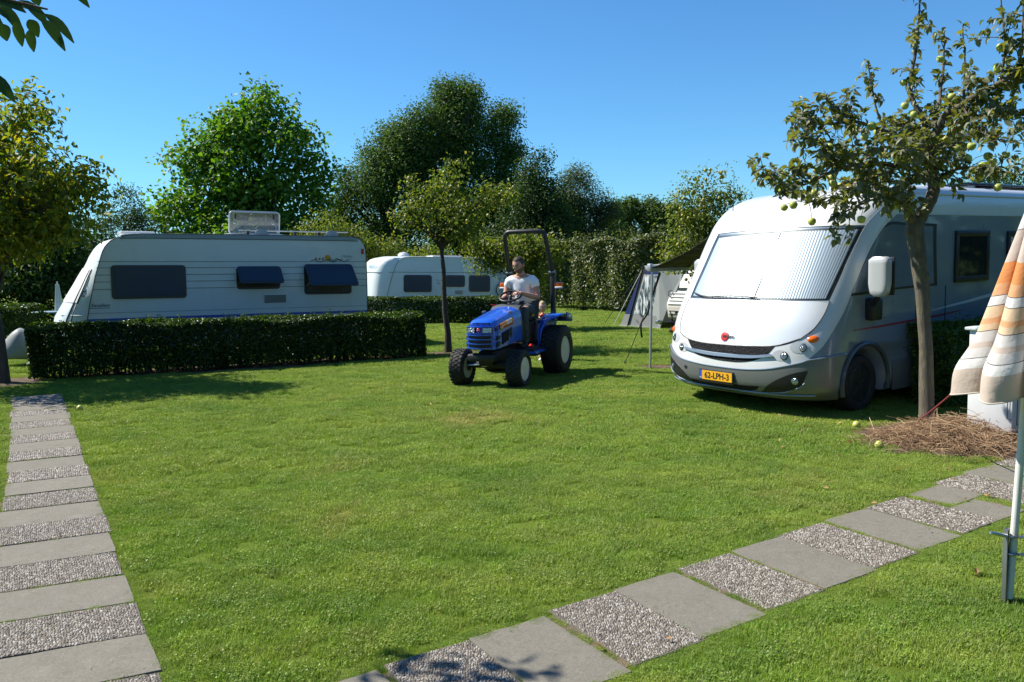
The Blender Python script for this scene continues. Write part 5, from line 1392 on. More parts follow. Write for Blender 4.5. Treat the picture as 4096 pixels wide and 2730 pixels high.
# one continuous body: pelvis, spine, neck, arms, legs
J = [(*D(0, 1.22, .985), (.150, .125)), (*D(0, 1.215, 1.11), (.155, .13)), (*D(0, 1.20, 1.24), (.160, .128)), (*D(0, 1.17, 1.36), (.160, .118)), (*D(0, 1.155, 1.445), (.130, .09)), (*D(0, 1.135, 1.515), (.066, .066)), (*D(0, 1.10, 1.60), (.066, .066))]
E = [(0, 1), (1, 2), (2, 3), (3, 4), (4, 5), (5, 6)]
def limb(pts, start):
    prev = start
    for p in pts:
        J.append((*D(*p[:3]), p[3])); E.append((prev, len(J) - 1)); prev = len(J) - 1
    return prev
hands = {}
for s, wr in ((1, (.085, .835, 1.265)), (-1, (-.155, .86, 1.215))):
    el = (s * .285, 1.10, 1.175) if s > 0 else (-.235, 1.06, 1.17)
    limb([(s * .155, 1.16, 1.445, .068), (s * .205, 1.16, 1.41, .062), (s * .235, 1.135, 1.30, .054), (*el, .044), ((el[0] + wr[0]) / 2, (el[1] + wr[1]) / 2 + .0, (el[2] + wr[2]) / 2 - .005, .040), (*wr, .027)], 4)
for s in (1, -1):
    limb([(s * .10, 1.14, .985, .098), (s * .145, 1.0, 1.0, .086), (s * .165, .84, 1.005, .066), (s * .165, .80, .93, .060), (s * .165, .83, .74, .058), (s * .165, .86, .56, .042), (s * .165, .83, .50, .038)], 0)
body_d = skin_mesh('body', J, E, M_SKIN, dr, 2, 0)
# clothes follow the same skeleton a little further out
def cloth(name, sel, mat, grow, cap_extra=None, sub=2):
    idx = {i: k for k, i in enumerate(sel)}
    jj = []
    for i in sel:
        q = J[i]; r_ = q[3]; r_ = (r_[0] + grow, r_[1] + grow) if isinstance(r_, tuple) else r_ + grow
        jj.append((q[0], q[1], q[2], r_))
    ee = [(idx[a], idx[b_]) for a, b_ in E if a in idx and b_ in idx]
    return skin_mesh(name, jj, ee, mat, dr, sub, 0)
sh_ = cloth('t_shirt', [0, 1, 2, 3, 4, 7, 8, 9, 13, 14, 15], M_SHIRT, .022)
# loosen the shirt: folds pressed in by displacement of the mesh itself
for v in sh_.data.vertices:
    a = v.co; f = .005 * math.sin(a.z * 34 + a.x * 18) * math.sin(a.x * 22 + 2 * a.z) + .003 * math.sin(a.z * 55 - a.x * 30)
    v.co += v.normal * f
tr0 = cloth('trousers', [0] + list(range(19, 33)), M_TROUSER, .014)
for v in tr0.data.vertices:
    a = v.co; v.co += v.normal * (.006 * math.sin(a.z * 60 + a.y * 30) + .004 * math.sin(a.y * 80))
for s in (1, -1):
    sh2 = MB(); sh2.sphere(D(s * .165, .78, .488), .06, 14, 8, (.78, 2.1, .62)); sh2.rbox(D(s * .165, .79, .455), (.095, .26, .02), .008)
    sh2.build('shoe', M_SHOE, dr, smooth=60)
hand(dr, D(.085, .835, 1.265), (-.55, -.55, -.12), (0, -.35, .9), 1.05, M_SKIN, 1, .75)
hand(dr, D(-.155, .86, 1.215), (.15, -.8, .05), (-.5, -.1, .8), 1.05, M_SKIN, -1, .8)
M_BEARD = simple('brown stubble beard', (.22, .125, .09), .8, var=.5, vscale=50, bump=.5, bscale=140)
add_head(dr, D(0, 1.05, 1.665), (R(16), R(2), R(-14)), 1.10, M_SKIN, M_HAIRB, M_BEARD)
# the child standing behind the tractor
kd = thing('person', 'small blond child in a dark jacket standing behind the blue tractor', 'person', (.535, 14.05, 0), R(-8))
J = [(0, 0, .46, (.085, .075)), (0, 0, .56, (.09, .075)), (0, 0, .67, (.095, .07)), (0, -.005, .735, (.075, .05)), (0, -.01, .78, (.034, .034)), (0, -.015, .84, (.036, .036))]; E = [(0, 1), (1, 2), (2, 3), (3, 4), (4, 5)]
def limb2(pts, start):
    prev = start
    for p in pts: J.append(p); E.append((prev, len(J) - 1)); prev = len(J) - 1
for s in (1, -1): limb2([(s * .085, 0, .72, .038), (s * .12, -.02, .64, .033), (s * .135, -.05, .53, .028), (s * .13, -.10, .44, .024)], 3)
for s in (1, -1): limb2([(s * .05, 0, .42, .056), (s * .052, -.01, .26, .044), (s * .054, 0, .09, .032), (s * .054, .005, .05, .03)], 0)
skin_mesh('body', J, E, M_SKIN2, kd, 2, 0)
def cloth2(name, sel, mat, grow):
    idx = {i: k for k, i in enumerate(sel)}; jj = []
    for i in sel:
        q = J[i]; r_ = q[3]; jj.append((q[0], q[1], q[2], (r_[0] + grow, r_[1] + grow) if isinstance(r_, tuple) else r_ + grow))
    return skin_mesh(name, jj, [(idx[a], idx[b_]) for a, b_ in E if a in idx and b_ in idx], mat, kd, 2, 0)
cloth2('jacket', [0, 1, 2, 3, 6, 7, 8, 10, 11, 12], M_JACKET, .021)
cloth2('trousers', [0, 14, 15, 18, 19], M_TROUSER, .012)
cl_ = MB().tube([(.048 * math.cos(R(a)), -.01 + .048 * math.sin(R(a)), .79) for a in range(0, 360, 30)], .024, 8, closed=True).build('collar', M_RED, kd, smooth=60)
for s in (1, -1):
    sh2 = MB(); sh2.sphere((s * .054, -.035, .032), .035, 12, 8, (.9, 1.9, .8)); sh2.build('shoe', M_LETW, kd, smooth=60)
    hand(kd, (s * .13, -.10, .44), (0, -.3, -1), (s, 0, 0), .6, M_SKIN2, s, .4)
add_head(kd, (0, -.03, .935), (R(4), 0, R(4)), .84, M_SKIN2, M_HAIRF, None, long_=.15)
# ================================================================== VEGETATION
def leafmat(name, stops, transl=0.45, gloss=0.06, rough=0.5, under=None, tmul=(1.25, 1.35, 0.55)):
    m, n, b = newmat(name)
    stops = [(q, tuple(min(.9, x * 1.45) for x in col)) for q, col in stops]
    c = n.ramp(n.isl(), stops)
    p = n.pos(); c = n.mix(n.math('MULTIPLY', n.noise(1.3, 3, .6, p), .5), c, tuple(x * .62 for x in stops[0][1]))
    if under:
        geo = n('ShaderNodeNewGeometry'); c = n.mix(geo.outputs['Backfacing'], c, n.mix(.7, c, under))
    df = n('ShaderNodeBsdfDiffuse'); n.link(c, df.inputs[0])
    tr = n('ShaderNodeBsdfTranslucent'); n.link(n.mix(1.0, c, tmul, 'MULTIPLY'), tr.inputs[0])
    gl = n('ShaderNodeBsdfGlossy', i_Roughness=rough); gl.inputs[0].default_value = (.9, .95, 1, 1)
    a = n('ShaderNodeMixShader', i_0=transl); n.link(df.outputs[0], a.inputs[1]); n.link(tr.outputs[0], a.inputs[2])
    lw = n('ShaderNodeLayerWeight', i_Blend=.4)
    q = n('ShaderNodeMixShader'); n.link(n.math('ADD', n.math('MULTIPLY', lw.outputs['Facing'], gloss * .7), gloss * .12), q.inputs[0]); n.link(a.outputs[0], q.inputs[1]); n.link(gl.outputs[0], q.inputs[2])
    n.link(q.outputs[0], m.node_tree.nodes['Material Output'].inputs[0]); return m
def barkmat(name, col, var=.5, scale=18, moss=None):
    m, n, b = newmat(name)
    o = n.obj(); mp = n('ShaderNodeMapping'); n.link(o, mp.inputs[0]); mp.inputs['Scale'].default_value = (1, 1, .28)
    f = n.noise(scale, 6, .7, mp.outputs[0], .6)
    c = n.ramp(f, [(.3, tuple(x * (1 - var) for x in col)), (.55, col), (.75, tuple(min(1, x * 1.5) for x in col))])
    if moss: c = n.mix(n.ramp(n.noise(5, 4, .7, o), [(.5, (0, 0, 0)), (.7, (.6, .6, .6))]), c, moss)
    sp = n.ramp(n.noise(46, 3, .6, o), [(.66, (0, 0, 0)), (.74, (1, 1, 1))]); c = n.mix(n.math('MULTIPLY', sp, .35), c, tuple(min(1, x * 2.4) for x in col))
    n.link(c, b.inputs['Base Color']); b.inputs['Roughness'].default_value = .9
    n.link(n.bump(f, .8, .02), b.inputs['Normal']); return m
M_BARK = barkmat('grey brown bark', (.095, .075, .055)); M_BARKD = barkmat('dark bark', (.045, .036, .028))
M_BARKA = barkmat('apple bark', (.125, .105, .078), .5, 22, (.16, .15, .07))

def unit(v): return v / np.maximum(np.linalg.norm(v, axis=1, keepdims=True), 1e-9)
def leaf_faces(C, axis, nrm, L, Wd, fold=0.25):
    """folded four-cornered leaves: base, right, tip, left"""
    side = unit(np.cross(axis, nrm)); nrm = np.cross(side, axis)
    L = L[:, None]; Wd = Wd[:, None]
    base = C - axis * L * .5; tip = C + axis * L * .5 - nrm * L * .08
    mid = C - axis * L * .06
    r_ = mid + side * Wd * .5 + nrm * Wd * fold; l_ = mid - side * Wd * .5 + nrm * Wd * fold
    V = np.stack([base, r_, tip, l_], 1).reshape(-1, 3); b_ = (np.arange(len(C)) * 4)[:, None]
    return V, np.concatenate([b_ + [0, 1, 2], b_ + [0, 2, 3]], 1).reshape(-1, 3)
def orient(r, n, up=0.55, out=None, droop=0.35):
    nrm = r.normal(0, 1, (n, 3)); nrm[:, 2] = np.abs(nrm[:, 2]) * .6 + up
    if out is not None: nrm += out * .55
    nrm = unit(nrm); ax = r.normal(0, 1, (n, 3)); ax[:, 2] -= droop
    if out is not None: ax += out * .5
    ax = unit(ax - nrm * np.sum(ax * nrm, 1, keepdims=True)); return ax, nrm
def cloud(blobs, n_leaf, L, seed, clusters=None, cr=0.28, wr=0.55, shell=.55, up=.5, flat=1.0, lv=.3, droop=.35, lumps=0):
    """leaf clumps spread through and mostly near the skin of a set of ellipsoids (x, y, z, r, rz)"""
    r = np.random.default_rng(seed); B = np.array(blobs, float)
    if lumps:
        kids = []
        for b_ in B:
            kids.append([b_[0], b_[1], b_[2], b_[3] * .80, b_[4] * .80])
            for q in range(lumps):
                dd = unit(r.normal(0, 1, (1, 3)))[0]; f = r.uniform(.26, .48); e = r.uniform(.62, .86)
                kids.append([b_[0] + dd[0] * b_[3] * e, b_[1] + dd[1] * b_[3] * e * flat, b_[2] + dd[2] * b_[4] * e, b_[3] * f, b_[4] * f])
        B = np.array(kids)
    wgt = B[:, 3] ** 2 * .7 + B[:, 3] * B[:, 4] * .3; wgt /= wgt.sum()
    per = 38; nc = clusters or max(8, n_leaf // per)
    bi = r.choice(len(B), nc, p=wgt); d = unit(r.normal(0, 1, (nc, 3))); rad = shell + (1 - shell) * r.uniform(0, 1, nc) ** .7
    rad = np.where(r.uniform(0, 1, nc) < .12, r.uniform(.1, .5, nc), rad * r.uniform(.86, 1.10, nc))
    s_ = seed * 1.7
    rad = rad * (1 + .13 * np.sin(5.3 * d[:, 0] + s_ + B[bi, 0]) * np.sin(4.1 * d[:, 1] + 2 * s_) + .11 * np.sin(7.7 * d[:, 2] + 3 * d[:, 0] + s_))
    rad = np.where(r.uniform(0, 1, nc) < .06, rad * 1.12, rad)
    cc = B[bi, :3] + d * rad[:, None] * np.stack([B[bi, 3], B[bi, 3] * flat, B[bi, 4]], 1)
    size = r.uniform(.5, 1.6, nc); pc = size / size.sum()
    ci = r.choice(nc, n_leaf, p=pc); off = np.clip(r.normal(0, 1, (n_leaf, 3)), -1.7, 1.7) * (cr * (.55 + .45 * size[ci]))[:, None] * np.array([1, 1, .75])
    P = cc[ci] + off; out = unit(d[ci] + off * 1.5 + 1e-6)
    P[:, 2] = np.maximum(P[:, 2], .05)
    ax, nm = orient(r, n_leaf, up, out, droop)
    Ls = L * r.uniform(1 - lv, 1 + lv, n_leaf)
    V, F = leaf_faces(P, ax, nm, Ls, Ls * wr * r.uniform(.8, 1.2, n_leaf))
    return V, F, cc, bi
def tree(name, label, cat, base, blobs, n_leaf, L, leaf_m, seed, trunk_r=.12, trunk_top=None, bark=None, group=None, cr=.28, wr=.55, limbs=26, limb_lo=0, shell=.55, up=.5, flat=1.0, lean=(0, 0), droop=.35, per=None, lumps=6):
    bark = bark or M_BARK
    t = thing(name, label, cat, (base[0], base[1], 0), 0, group)
    loc = np.array([base[0], base[1], 0.0]); bl = [(b_[0] - loc[0], b_[1] - loc[1], b_[2], b_[3], b_[4]) for b_ in blobs]
    V, F, cc, bi = cloud(bl, n_leaf, L, seed, per, cr, wr, shell, up, flat, droop=droop, lumps=lumps)
    rr = random.Random(seed)
    zc = max(b_[2] for b_ in bl); zl = min(b_[2] - b_[4] for b_ in bl)
    top = trunk_top or (zl + (zc - zl) * .55)
    mx, my = lean
    tp = [Vector((mx * (k / 6) ** 1.5 + rr.uniform(-.3, .3) * trunk_r * (k > 0), my * (k / 6) ** 1.5, top * k / 6)) for k in range(7)]
    mb = MB(); mb.tube(tp, [trunk_r * (1.25 if k == 0 else 1 - .09 * k) for k in range(7)], 12)
    mb.build('trunk', bark, t, smooth=60)
    lb = MB()
    idx = list(range(len(cc))); rr.shuffle(idx)
    for i in idx[:limbs]:
        e = Vector(cc[i]); k = min(6, max(2, limb_lo, int(6 * max(.25, min(1, (e.z * .55) / top))))); s0 = tp[k] if e.z > tp[k].z else tp[max(1, k - 2)]
        m1 = s0.lerp(e, .45) + Vector((rr.uniform(-.1, .1), rr.uniform(-.1, .1), .12 * (e - s0).length)) 
        r0 = trunk_r * .38
        lb.tube([s0, s0.lerp(m1, .5) + Vector((0, 0, .04)), m1, m1.lerp(e, .5), e], [r0, r0 * .8, r0 * .55, r0 * .35, r0 * .15], 5, cap=False)
    lb.build('branches', bark, t, smooth=60)
    c_ = fast_mesh('crown', V, F, leaf_m, t); 
    return t

LM_WAL = leafmat('walnut leaves turning yellow', [(0, (.055, .085, .010)), (.35, (.12, .165, .015)), (.6, (.20, .205, .018)), (.85, (.29, .25, .018)), (1, (.32, .25, .025))], .5, .07)
LM_DARK = leafmat('dark green leaves', [(0, (.018, .040, .008)), (.5, (.030, .062, .012)), (1, (.055, .085, .018))], .35, .07)
LM_OAK = leafmat('oak leaves', [(0, (.034, .070, .013)), (.5, (.054, .100, .018)), (.9, (.082, .130, .026)), (1, (.12, .14, .035))], .40, .07)
LM_MAPLE = leafmat('maple leaves', [(0, (.055, .125, .009)), (.5, (.085, .175, .013)), (.9, (.13, .21, .020)), (1, (.20, .22, .035))], .5, .08)
LM_ROWAN = leafmat('grey green leaves', [(0, (.030, .055, .016)), (.5, (.045, .080, .022)), (1, (.085, .105, .030))], .4, .06)
LM_FRUIT = leafmat('fruit tree leaves', [(0, (.060, .095, .012)), (.4, (.100, .140, .018)), (.75, (.165, .180, .025)), (1, (.25, .22, .04))], .5, .07)
LM_WILLOW = leafmat('willow leaves', [(0, (.040, .060, .024)), (.5, (.065, .088, .036)), (1, (.11, .13, .06))], .4, .06)
LM_FAR = leafmat('far poplar leaves', [(0, (.045, .080, .020)), (.5, (.065, .105, .026)), (1, (.10, .135, .035))], .4, .05)
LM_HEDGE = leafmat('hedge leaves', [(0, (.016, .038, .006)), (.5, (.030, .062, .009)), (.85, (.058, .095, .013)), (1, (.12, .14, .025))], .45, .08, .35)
LM_HEDGE2 = leafmat('hedge leaves lightened as sunlit', [(0, (.045, .085, .014)), (.5, (.075, .13, .018)), (.85, (.12, .175, .026)), (1, (.18, .21, .04))], .45, .10, .35)  # brighter copy of the hedge leaves, sunlight put into the colour
LM_TALLH = leafmat('tall hedge leaves', [(0, (.050, .072, .020)), (.5, (.085, .110, .030)), (.85, (.145, .155, .055)), (1, (.22, .20, .09))], .35, .10, .4)

WALNUT = [(-8.25, 13, 3.15, 1.1, 1.1), (-7.55, 13, 3.75, .55, .62), (-7.33, 13, 4.28, .24, .3), (-6.86, 12.6, 3.2, .50, .45), (-6.35, 12.5, 2.99, .36, .28), (-7.63, 13, 2.5, .75, .62), (-6.90, 12.7, 2.55, .42, .34), (-8.6, 13, 2.15, .6, .45), (-6.15, 12.7, 3.13, .2, .15), (-7.62, 12.6, 2.2, .3, .2), (-7.59, 13.6, 3.04, .7, .7), (-9.2, 12.8, 2.9, 1.0, .9), (-7.9, 12.0, 2.7, .6, .5)]
tree('walnut_tree', 'walnut tree with yellowing leaves at the end of the tile path', 'tree', (-8.10, 13.0), WALNUT, 13000, .125, LM_WAL, 1, .105, 2.4, M_BARK, cr=.19, wr=.42, limbs=30, limb_lo=3, shell=.45, up=.35, droop=.8, lumps=0)
DARKL = [(-14.2, 24, 1.9, 1.7, 1.0), (-12.9, 24, 2.1, .9, .8), (-16.4, 24, 2.2, 1.8, 1.2)]
tree('dark_tree', 'dark shaded tree behind the walnut trunk, low crown', 'tree', (-13.9, 24.3), DARKL, 10000, .14, LM_DARK, 2, .13, 2.2, M_BARKD, cr=.3, limbs=30)
tree('dark_tree', 'taller dark tree standing behind the yellowing walnut crown', 'tree', (-15.6, 26.6), [(-14.95, 26, 3.65, 1.6, 1.2), (-16.6, 26, 4.1, 1.8, 1.5), (-14.0, 25.4, 2.75, .9, .8), (-16.4, 26, 2.3, 2.0, 1.2), (-14.6, 26.5, 1.6, 1.5, 1.0)], 15000, .15, LM_DARK, 3, .15, 3.0, M_BARKD, cr=.32, limbs=30)
LEFT2 = [(-12.85, 28, 3.5, .8, .75), (-12.63, 28, 4.1, .42, .5), (-13.24, 28, 2.78, 1.25, .88), (-12.11, 28, 2.76, .85, .65), (-14.07, 28, 2.81, .88, .88), (-12.74, 28, 4.5, .2, .28), (-12.28, 28, 3.3, .6, .5), (-12.2, 27.6, 2.0, 1.2, .8), (-13.4, 27.6, 1.8, 1.4, .9), (-11.4, 28, 2.5, .5, .4)]
tree('feathery_tree', 'grey green feathery tree between the walnut and the maple', 'tree', (-12.9, 28.0), LEFT2, 11000, .10, LM_ROWAN, 4, .1, 3.2, M_BARKD, cr=.17, wr=.4, limbs=40, shell=.5)
MAPLE = [(-10.2, 34.0, 7.27, 1.39, 1.39), (-9.95, 34.0, 8.22, 0.57, 0.63), (-10.83, 34.0, 7.72, 0.44, 0.44), (-12.47, 34.0, 5.33, 0.69, 0.63), (-12.84, 34.0, 4.57, 0.63, 0.5), (-11.28, 34.0, 6.61, 1.45, 1.45), (-11.91, 34.0, 5.07, 1.7, 1.7), (-9.19, 34.0, 6.47, 1.51, 1.51), (-8.4, 34.0, 4.81, 1.39, 1.39), (-10.0, 34.0, 4.67, 2.32, 2.32), (-13.05, 34.0, 3.88, 1.26, 1.13), (-10.77, 34.0, 3.65, 1.96, 1.64), (-8.3, 34.0, 3.41, 1.44, 1.26), (-7.25, 34.0, 4.77, 0.57, 0.57), (-7.48, 34.0, 5.51, 0.4, 0.5), (-13.98, 34.0, 3.63, 0.44, 0.38), (-12.19, 34.0, 6.08, 0.82, 0.82), (-9.13, 34.0, 7.53, 0.69, 0.69), (-9.7, 32.99, 2.3, 2.77, 1.26), (-12.59, 33.5, 2.43, 1.51, 1.01)]
tree('maple_tree', 'broad bright green maple rising behind the long white caravan', 'tree', (-10.1, 34.0), MAPLE, 24000, .19, LM_MAPLE, 5, .24, 5.4, M_BARKD, cr=.36, wr=.85, limbs=70, shell=.55, up=.5)
OAKC = [(-2.23, 38, 7.49, 1.9, 1.9), (-2.58, 38, 8.7, .95, 1.0), (-1.69, 38, 8.95, .7, .75), (-1.8, 38, 6.6, 1.2, 1.5), (-3.05, 38, 8.2, .4, .9), (-2.2, 38, 9.15, .35, .6), (-1.5, 38, 9.0, .3, .7), (-2.8, 38, 9.1, .3, .65), (-3.29, 38, 5.2, 2.4, 2.4), (-2.17, 38, 3.22, 2.8, 2.4), (-3.62, 38, 6.75, 1.3, 1.4)]
tree('oak_tree', 'tallest dark oak, its crown standing above all trees near the centre', 'tree', (-2.3, 38.0), OAKC, 72000, .118, LM_OAK, 6, .3, 5.5, M_BARKD, cr=.27, limbs=60, shell=.6)
OAKL = [(-4.1, 37, 7.9, .35, .7), (-5.15, 37, 7.2, .35, .75), (-6.0, 37, 6.35, .35, .7), (-6.9, 37, 5.2, .3, .7), (-4.5, 37, 7.1, 1.05, 1.1), (-3.45, 37, 7.85, .65, .75), (-5.46, 37, 6.0, 1.25, 1.2), (-6.55, 37, 5.0, 1.05, 1.1), (-7.09, 37, 3.88, .95, .97), (-5.34, 37, 4.22, 2.1, 2.1), (-6.19, 37, 2.52, 1.75, 1.5), (-7.4, 37, 2.93, .7, .78), (-4.72, 37, 5.52, 1.3, 1.36), (-5.0, 36.6, 1.6, 2.6, 1.1)]
tree('oak_tree', 'dark oak sloping down to the left beside the tallest one', 'tree', (-5.4, 37.2), OAKL, 62000, .118, LM_OAK, 7, .25, 4.5, M_BARKD, cr=.30, limbs=50, shell=.6)
OAKR = [(-.5, 39, 8.5, .32, .6), (.12, 39, 8.2, .35, .7), (-.26, 39, 8.0, .85, .92), (-.15, 39, 6.99, 1.1, 1.1), (-.74, 39, 5.62, 1.5, 1.6), (.1, 39, 4.8, 1.2, 1.2), (-.4, 39, 3.21, 1.84, 1.84), (.35, 39, 6.4, .55, .6), (0, 38.5, 1.7, 1.9, 1.2)]
tree('oak_tree', 'slimmer dark oak with sky gaps just right of the tallest one', 'tree', (-.3, 39.2), OAKR, 38000, .118, LM_OAK, 8, .22, 5.5, M_BARKD, cr=.28, limbs=46, shell=.6)
DARKR = [(1.12, 33, 4.98, 0.69, 0.74), (1.32, 33, 4.05, 1.0, 0.97), (1.22, 33, 5.5, 0.3, 0.39), (1.55, 33, 2.94, 1.2, 1.16), (0.62, 33, 3.48, 1.09, 1.06), (0.94, 33, 2.27, 1.39, 1.36), (1.3, 32.6, 1.4, 1.49, 1.01), (0.0, 33, 2.2, 1.15, 1.01)]
tree('alder_tree', 'nearly black alder between the oaks and the pale willow', 'tree', (1.1, 33.0), DARKR, 36000, .115, LM_DARK, 9, .16, 3.6, M_BARKD, cr=.28, limbs=40)
WILLOW = [(3.79, 45, 5.1, 1.38, 1.34), (3.76, 45, 5.85, 0.69, 0.78), (4.72, 45, 4.5, 1.09, 1.06), (5.22, 45, 3.51, 1.03, 0.95), (3.07, 45, 4.03, 1.36, 1.32), (4.1, 45, 2.84, 1.63, 1.59), (5.42, 45, 4.35, 0.46, 0.5), (4.0, 44.6, 1.5, 2.18, 1.12), (2.6, 45, 2.4, 1.38, 1.34)]
tree('willow_tree', 'pale grey green willow beyond the tall hedge', 'tree', (4.0, 45.0), WILLOW, 36000, .15, LM_WILLOW, 10, .2, 3.6, M_BARKD, cr=.26, wr=.32, limbs=40, droop=.8)
far_l = ['far poplar nearest the pale willow', 'far poplar in the middle of the low group beyond the tall hedge', 'far poplar behind the fruit laden pear tree']
for i, (bl, bx) in enumerate((([(7.9, 60, 3.6, 1.1, 1.2), (8.46, 60, 4.6, .9, 1.0), (8.9, 60, 5.35, .38, .45), (8.2, 60, 2.2, 1.3, 1.4)], 8.3), ([(9.6, 60, 4.7, .6, .9), (10.3, 60, 4.8, .8, .9), (10.33, 60, 3.53, 1.3, 1.42), (10.34, 60, 5.5, .34, .4), (10, 60, 2.0, 1.5, 1.3)], 10.1), ([(11.58, 60, 4.42, 1.0, 1.0), (12.5, 60, 3.62, 1.26, 1.26), (12, 60, 2.2, 1.6, 1.4), (13.4, 60, 3.9, .9, 1.0)], 12.0))):
    tree('poplar_tree', far_l[i], 'tree', (bx, 60.0), bl, 15000, .20, LM_FAR, 20 + i, .18, 3.2, M_BARKD, 'far poplars beyond the tall hedge', cr=.28, limbs=16)
FARR = [(23.81, 42, 4.89, .84, .55), (22.72, 42, 4.9, .55, .44), (24.9, 42, 4.93, .66, .49), (25.99, 42, 4.79, .66, .44), (24.2, 42, 3.6, 1.9, 1.2), (24.4, 42, 2.0, 2.2, 1.5)]
tree('round_tree', 'round green tree top peeping over the motorhome roof', 'tree', (24.3, 42.0), FARR, 8500, .15, LM_OAK, 30, .2, 3.2, M_BARKD, cr=.28, limbs=26)
# fruit trees in the middle distance
SLIM = [(-1.05, 15.8, 2.78, .58, .5), (-1.68, 15.8, 2.78, .42, .4), (-.42, 15.8, 2.80, .40, .34), (-1.12, 15.8, 3.25, .28, .28), (-1.95, 15.8, 2.52, .25, .24), (-1.4, 15.8, 2.38, .42, .28), (-.74, 15.8, 2.40, .44, .28), (-.14, 15.8, 2.95, .26, .24), (-.95, 15.8, 3.55, .08, .14), (-1.81, 15.8, 3.22, .10, .16), (.0, 15.8, 3.02, .12, .12), (-1.0, 15.4, 2.5, .5, .4), (-1.1, 16.2, 2.6, .55, .45)]
slim = tree('fruit_tree', 'slim standard fruit tree with a bare straight trunk beside the tractor', 'tree', (-1.215, 15.61), SLIM, 6500, .07, LM_FRUIT, 40, .062, 2.35, M_BARKD, cr=.14, limbs=50, limb_lo=5, shell=.4, lean=(-.10, .1), lumps=2)
BUSH = [(.2, 20, 1.89, .66, .6), (-.43, 20, 1.85, .48, .44), (.77, 20, 1.87, .44, .4), (.31, 20, 2.25, .28, .3), (1.14, 20, 1.86, .22, .2), (-.7, 20, 1.64, .2, .2), (-.84, 20, 2.0, .30, .3), (-.15, 20, 1.66, .36, .32), (.55, 20.3, 1.3, .5, .4)]
bush = tree('fruit_tree', 'bushy yellow green fruit tree behind the tractor roll bar', 'tree', (.25, 20.1), BUSH, 8500, .08, LM_FRUIT, 41, .05, 1.7, M_BARKD, cr=.15, limbs=30, shell=.4, lumps=2)
PEAR = [(3.81, 17, 3.14, .22, .25), (3.68, 17, 2.84, .30, .3), (4.17, 17, 2.83, .34, .3), (3.48, 17, 2.49, .23, .24), (3.81, 17, 2.31, .46, .4), (4.34, 17, 3.3, .10, .16), (3.54, 17, 1.96, .38, .36), (4.61, 17, 2.85, .16, .2), (3.32, 17, 1.66, .18, .2), (4.0, 17, 3.45, .09, .16), (4.3, 17, 2.3, .45, .4), (4.17, 17, 1.86, .45, .4), (4.61, 17, 2.46, .34, .3), (3.95, 17.2, 1.5, .5, .35)]
pear = tree('pear_tree', 'pear tree hung with small yellow fruit behind the awning', 'tree', (4.0, 17.0), PEAR, 6500, .07, LM_FRUIT, 42, .055, 2.2, M_BARKD, cr=.15, limbs=44, shell=.35, lumps=0)
tree('shrub', 'yellow green shrub behind the tail of the long white caravan', 'shrub', (-4.4, 28.3), [(-4.95, 27.5, 2.42, .68, .6), (-4.25, 27.5, 2.1, .52, .5), (-3.75, 27.5, 2.1, .37, .36), (-4.4, 28, 1.3, 1.1, .9), (-5.5, 28, 1.6, .8, .8), (-2.9, 28, 1.9, .6, .6), (-2.2, 28, 1.5, .7, .7)], 6500, .095, LM_FRUIT, 43, .05, 1.4, M_BARKD, cr=.17, limbs=20)
tree('shrub', 'yellow green shrub showing between the propped roof light and the maple', 'shrub', (-6.1, 28.4), [(-5.85, 27.5, 2.82, .62, .52), (-6.6, 27.5, 2.82, .45, .45), (-5.95, 27.5, 3.2, .3, .33), (-6.2, 28, 1.9, 1.1, .9)], 5000, .095, LM_FRUIT, 44, .05, 1.6, M_BARKD, cr=.17, limbs=20)
# small round fruit on these trees, each a part of its tree
def fruit_mesh(name, r_, mat):
    o = MB().sphere((0, 0, 0), r_, 8, 6, (1, 1, 1.05)).build(name, mat, None, smooth=180); me = o.data; bpy.data.objects.remove(o); return me
m, n, b = newmat('yellow pear skin')
n.link(n.mix(n('ShaderNodeObjectInfo').outputs['Random'], (.42, .33, .045), (.30, .30, .05)), b.inputs['Base Color']); b.inputs['Roughness'].default_value = .4
M_PEAR = m
pm_ = fruit_mesh('pear', .032, M_PEAR); am_ = fruit_mesh('apple', .034, M_PEAR)
rr = random.Random(77)
def hang(tree_o, me, name, blobs, count):
    for i in range(count):
        b_ = rr.choice(blobs); a = rr.uniform(0, 2 * PI); q = rr.uniform(.5, 1.0)
        o = bpy.data.objects.new(name, me); COL.objects.link(o); o.parent = tree_o
        o.location = (b_[0] - tree_o.location.x + b_[3] * q * math.cos(a), b_[1] - tree_o.location.y - b_[3] * abs(rr.gauss(.6, .3)), b_[2] + b_[4] * rr.uniform(-.8, .6))
        s_ = rr.uniform(.8, 1.15); o.scale = (s_, s_, s_ * rr.uniform(1, 1.25))
hang(pear, pm_, 'pear', PEAR, 95); hang(slim, am_, 'apple', SLIM, 40); hang(bush, am_, 'apple', BUSH, 30)
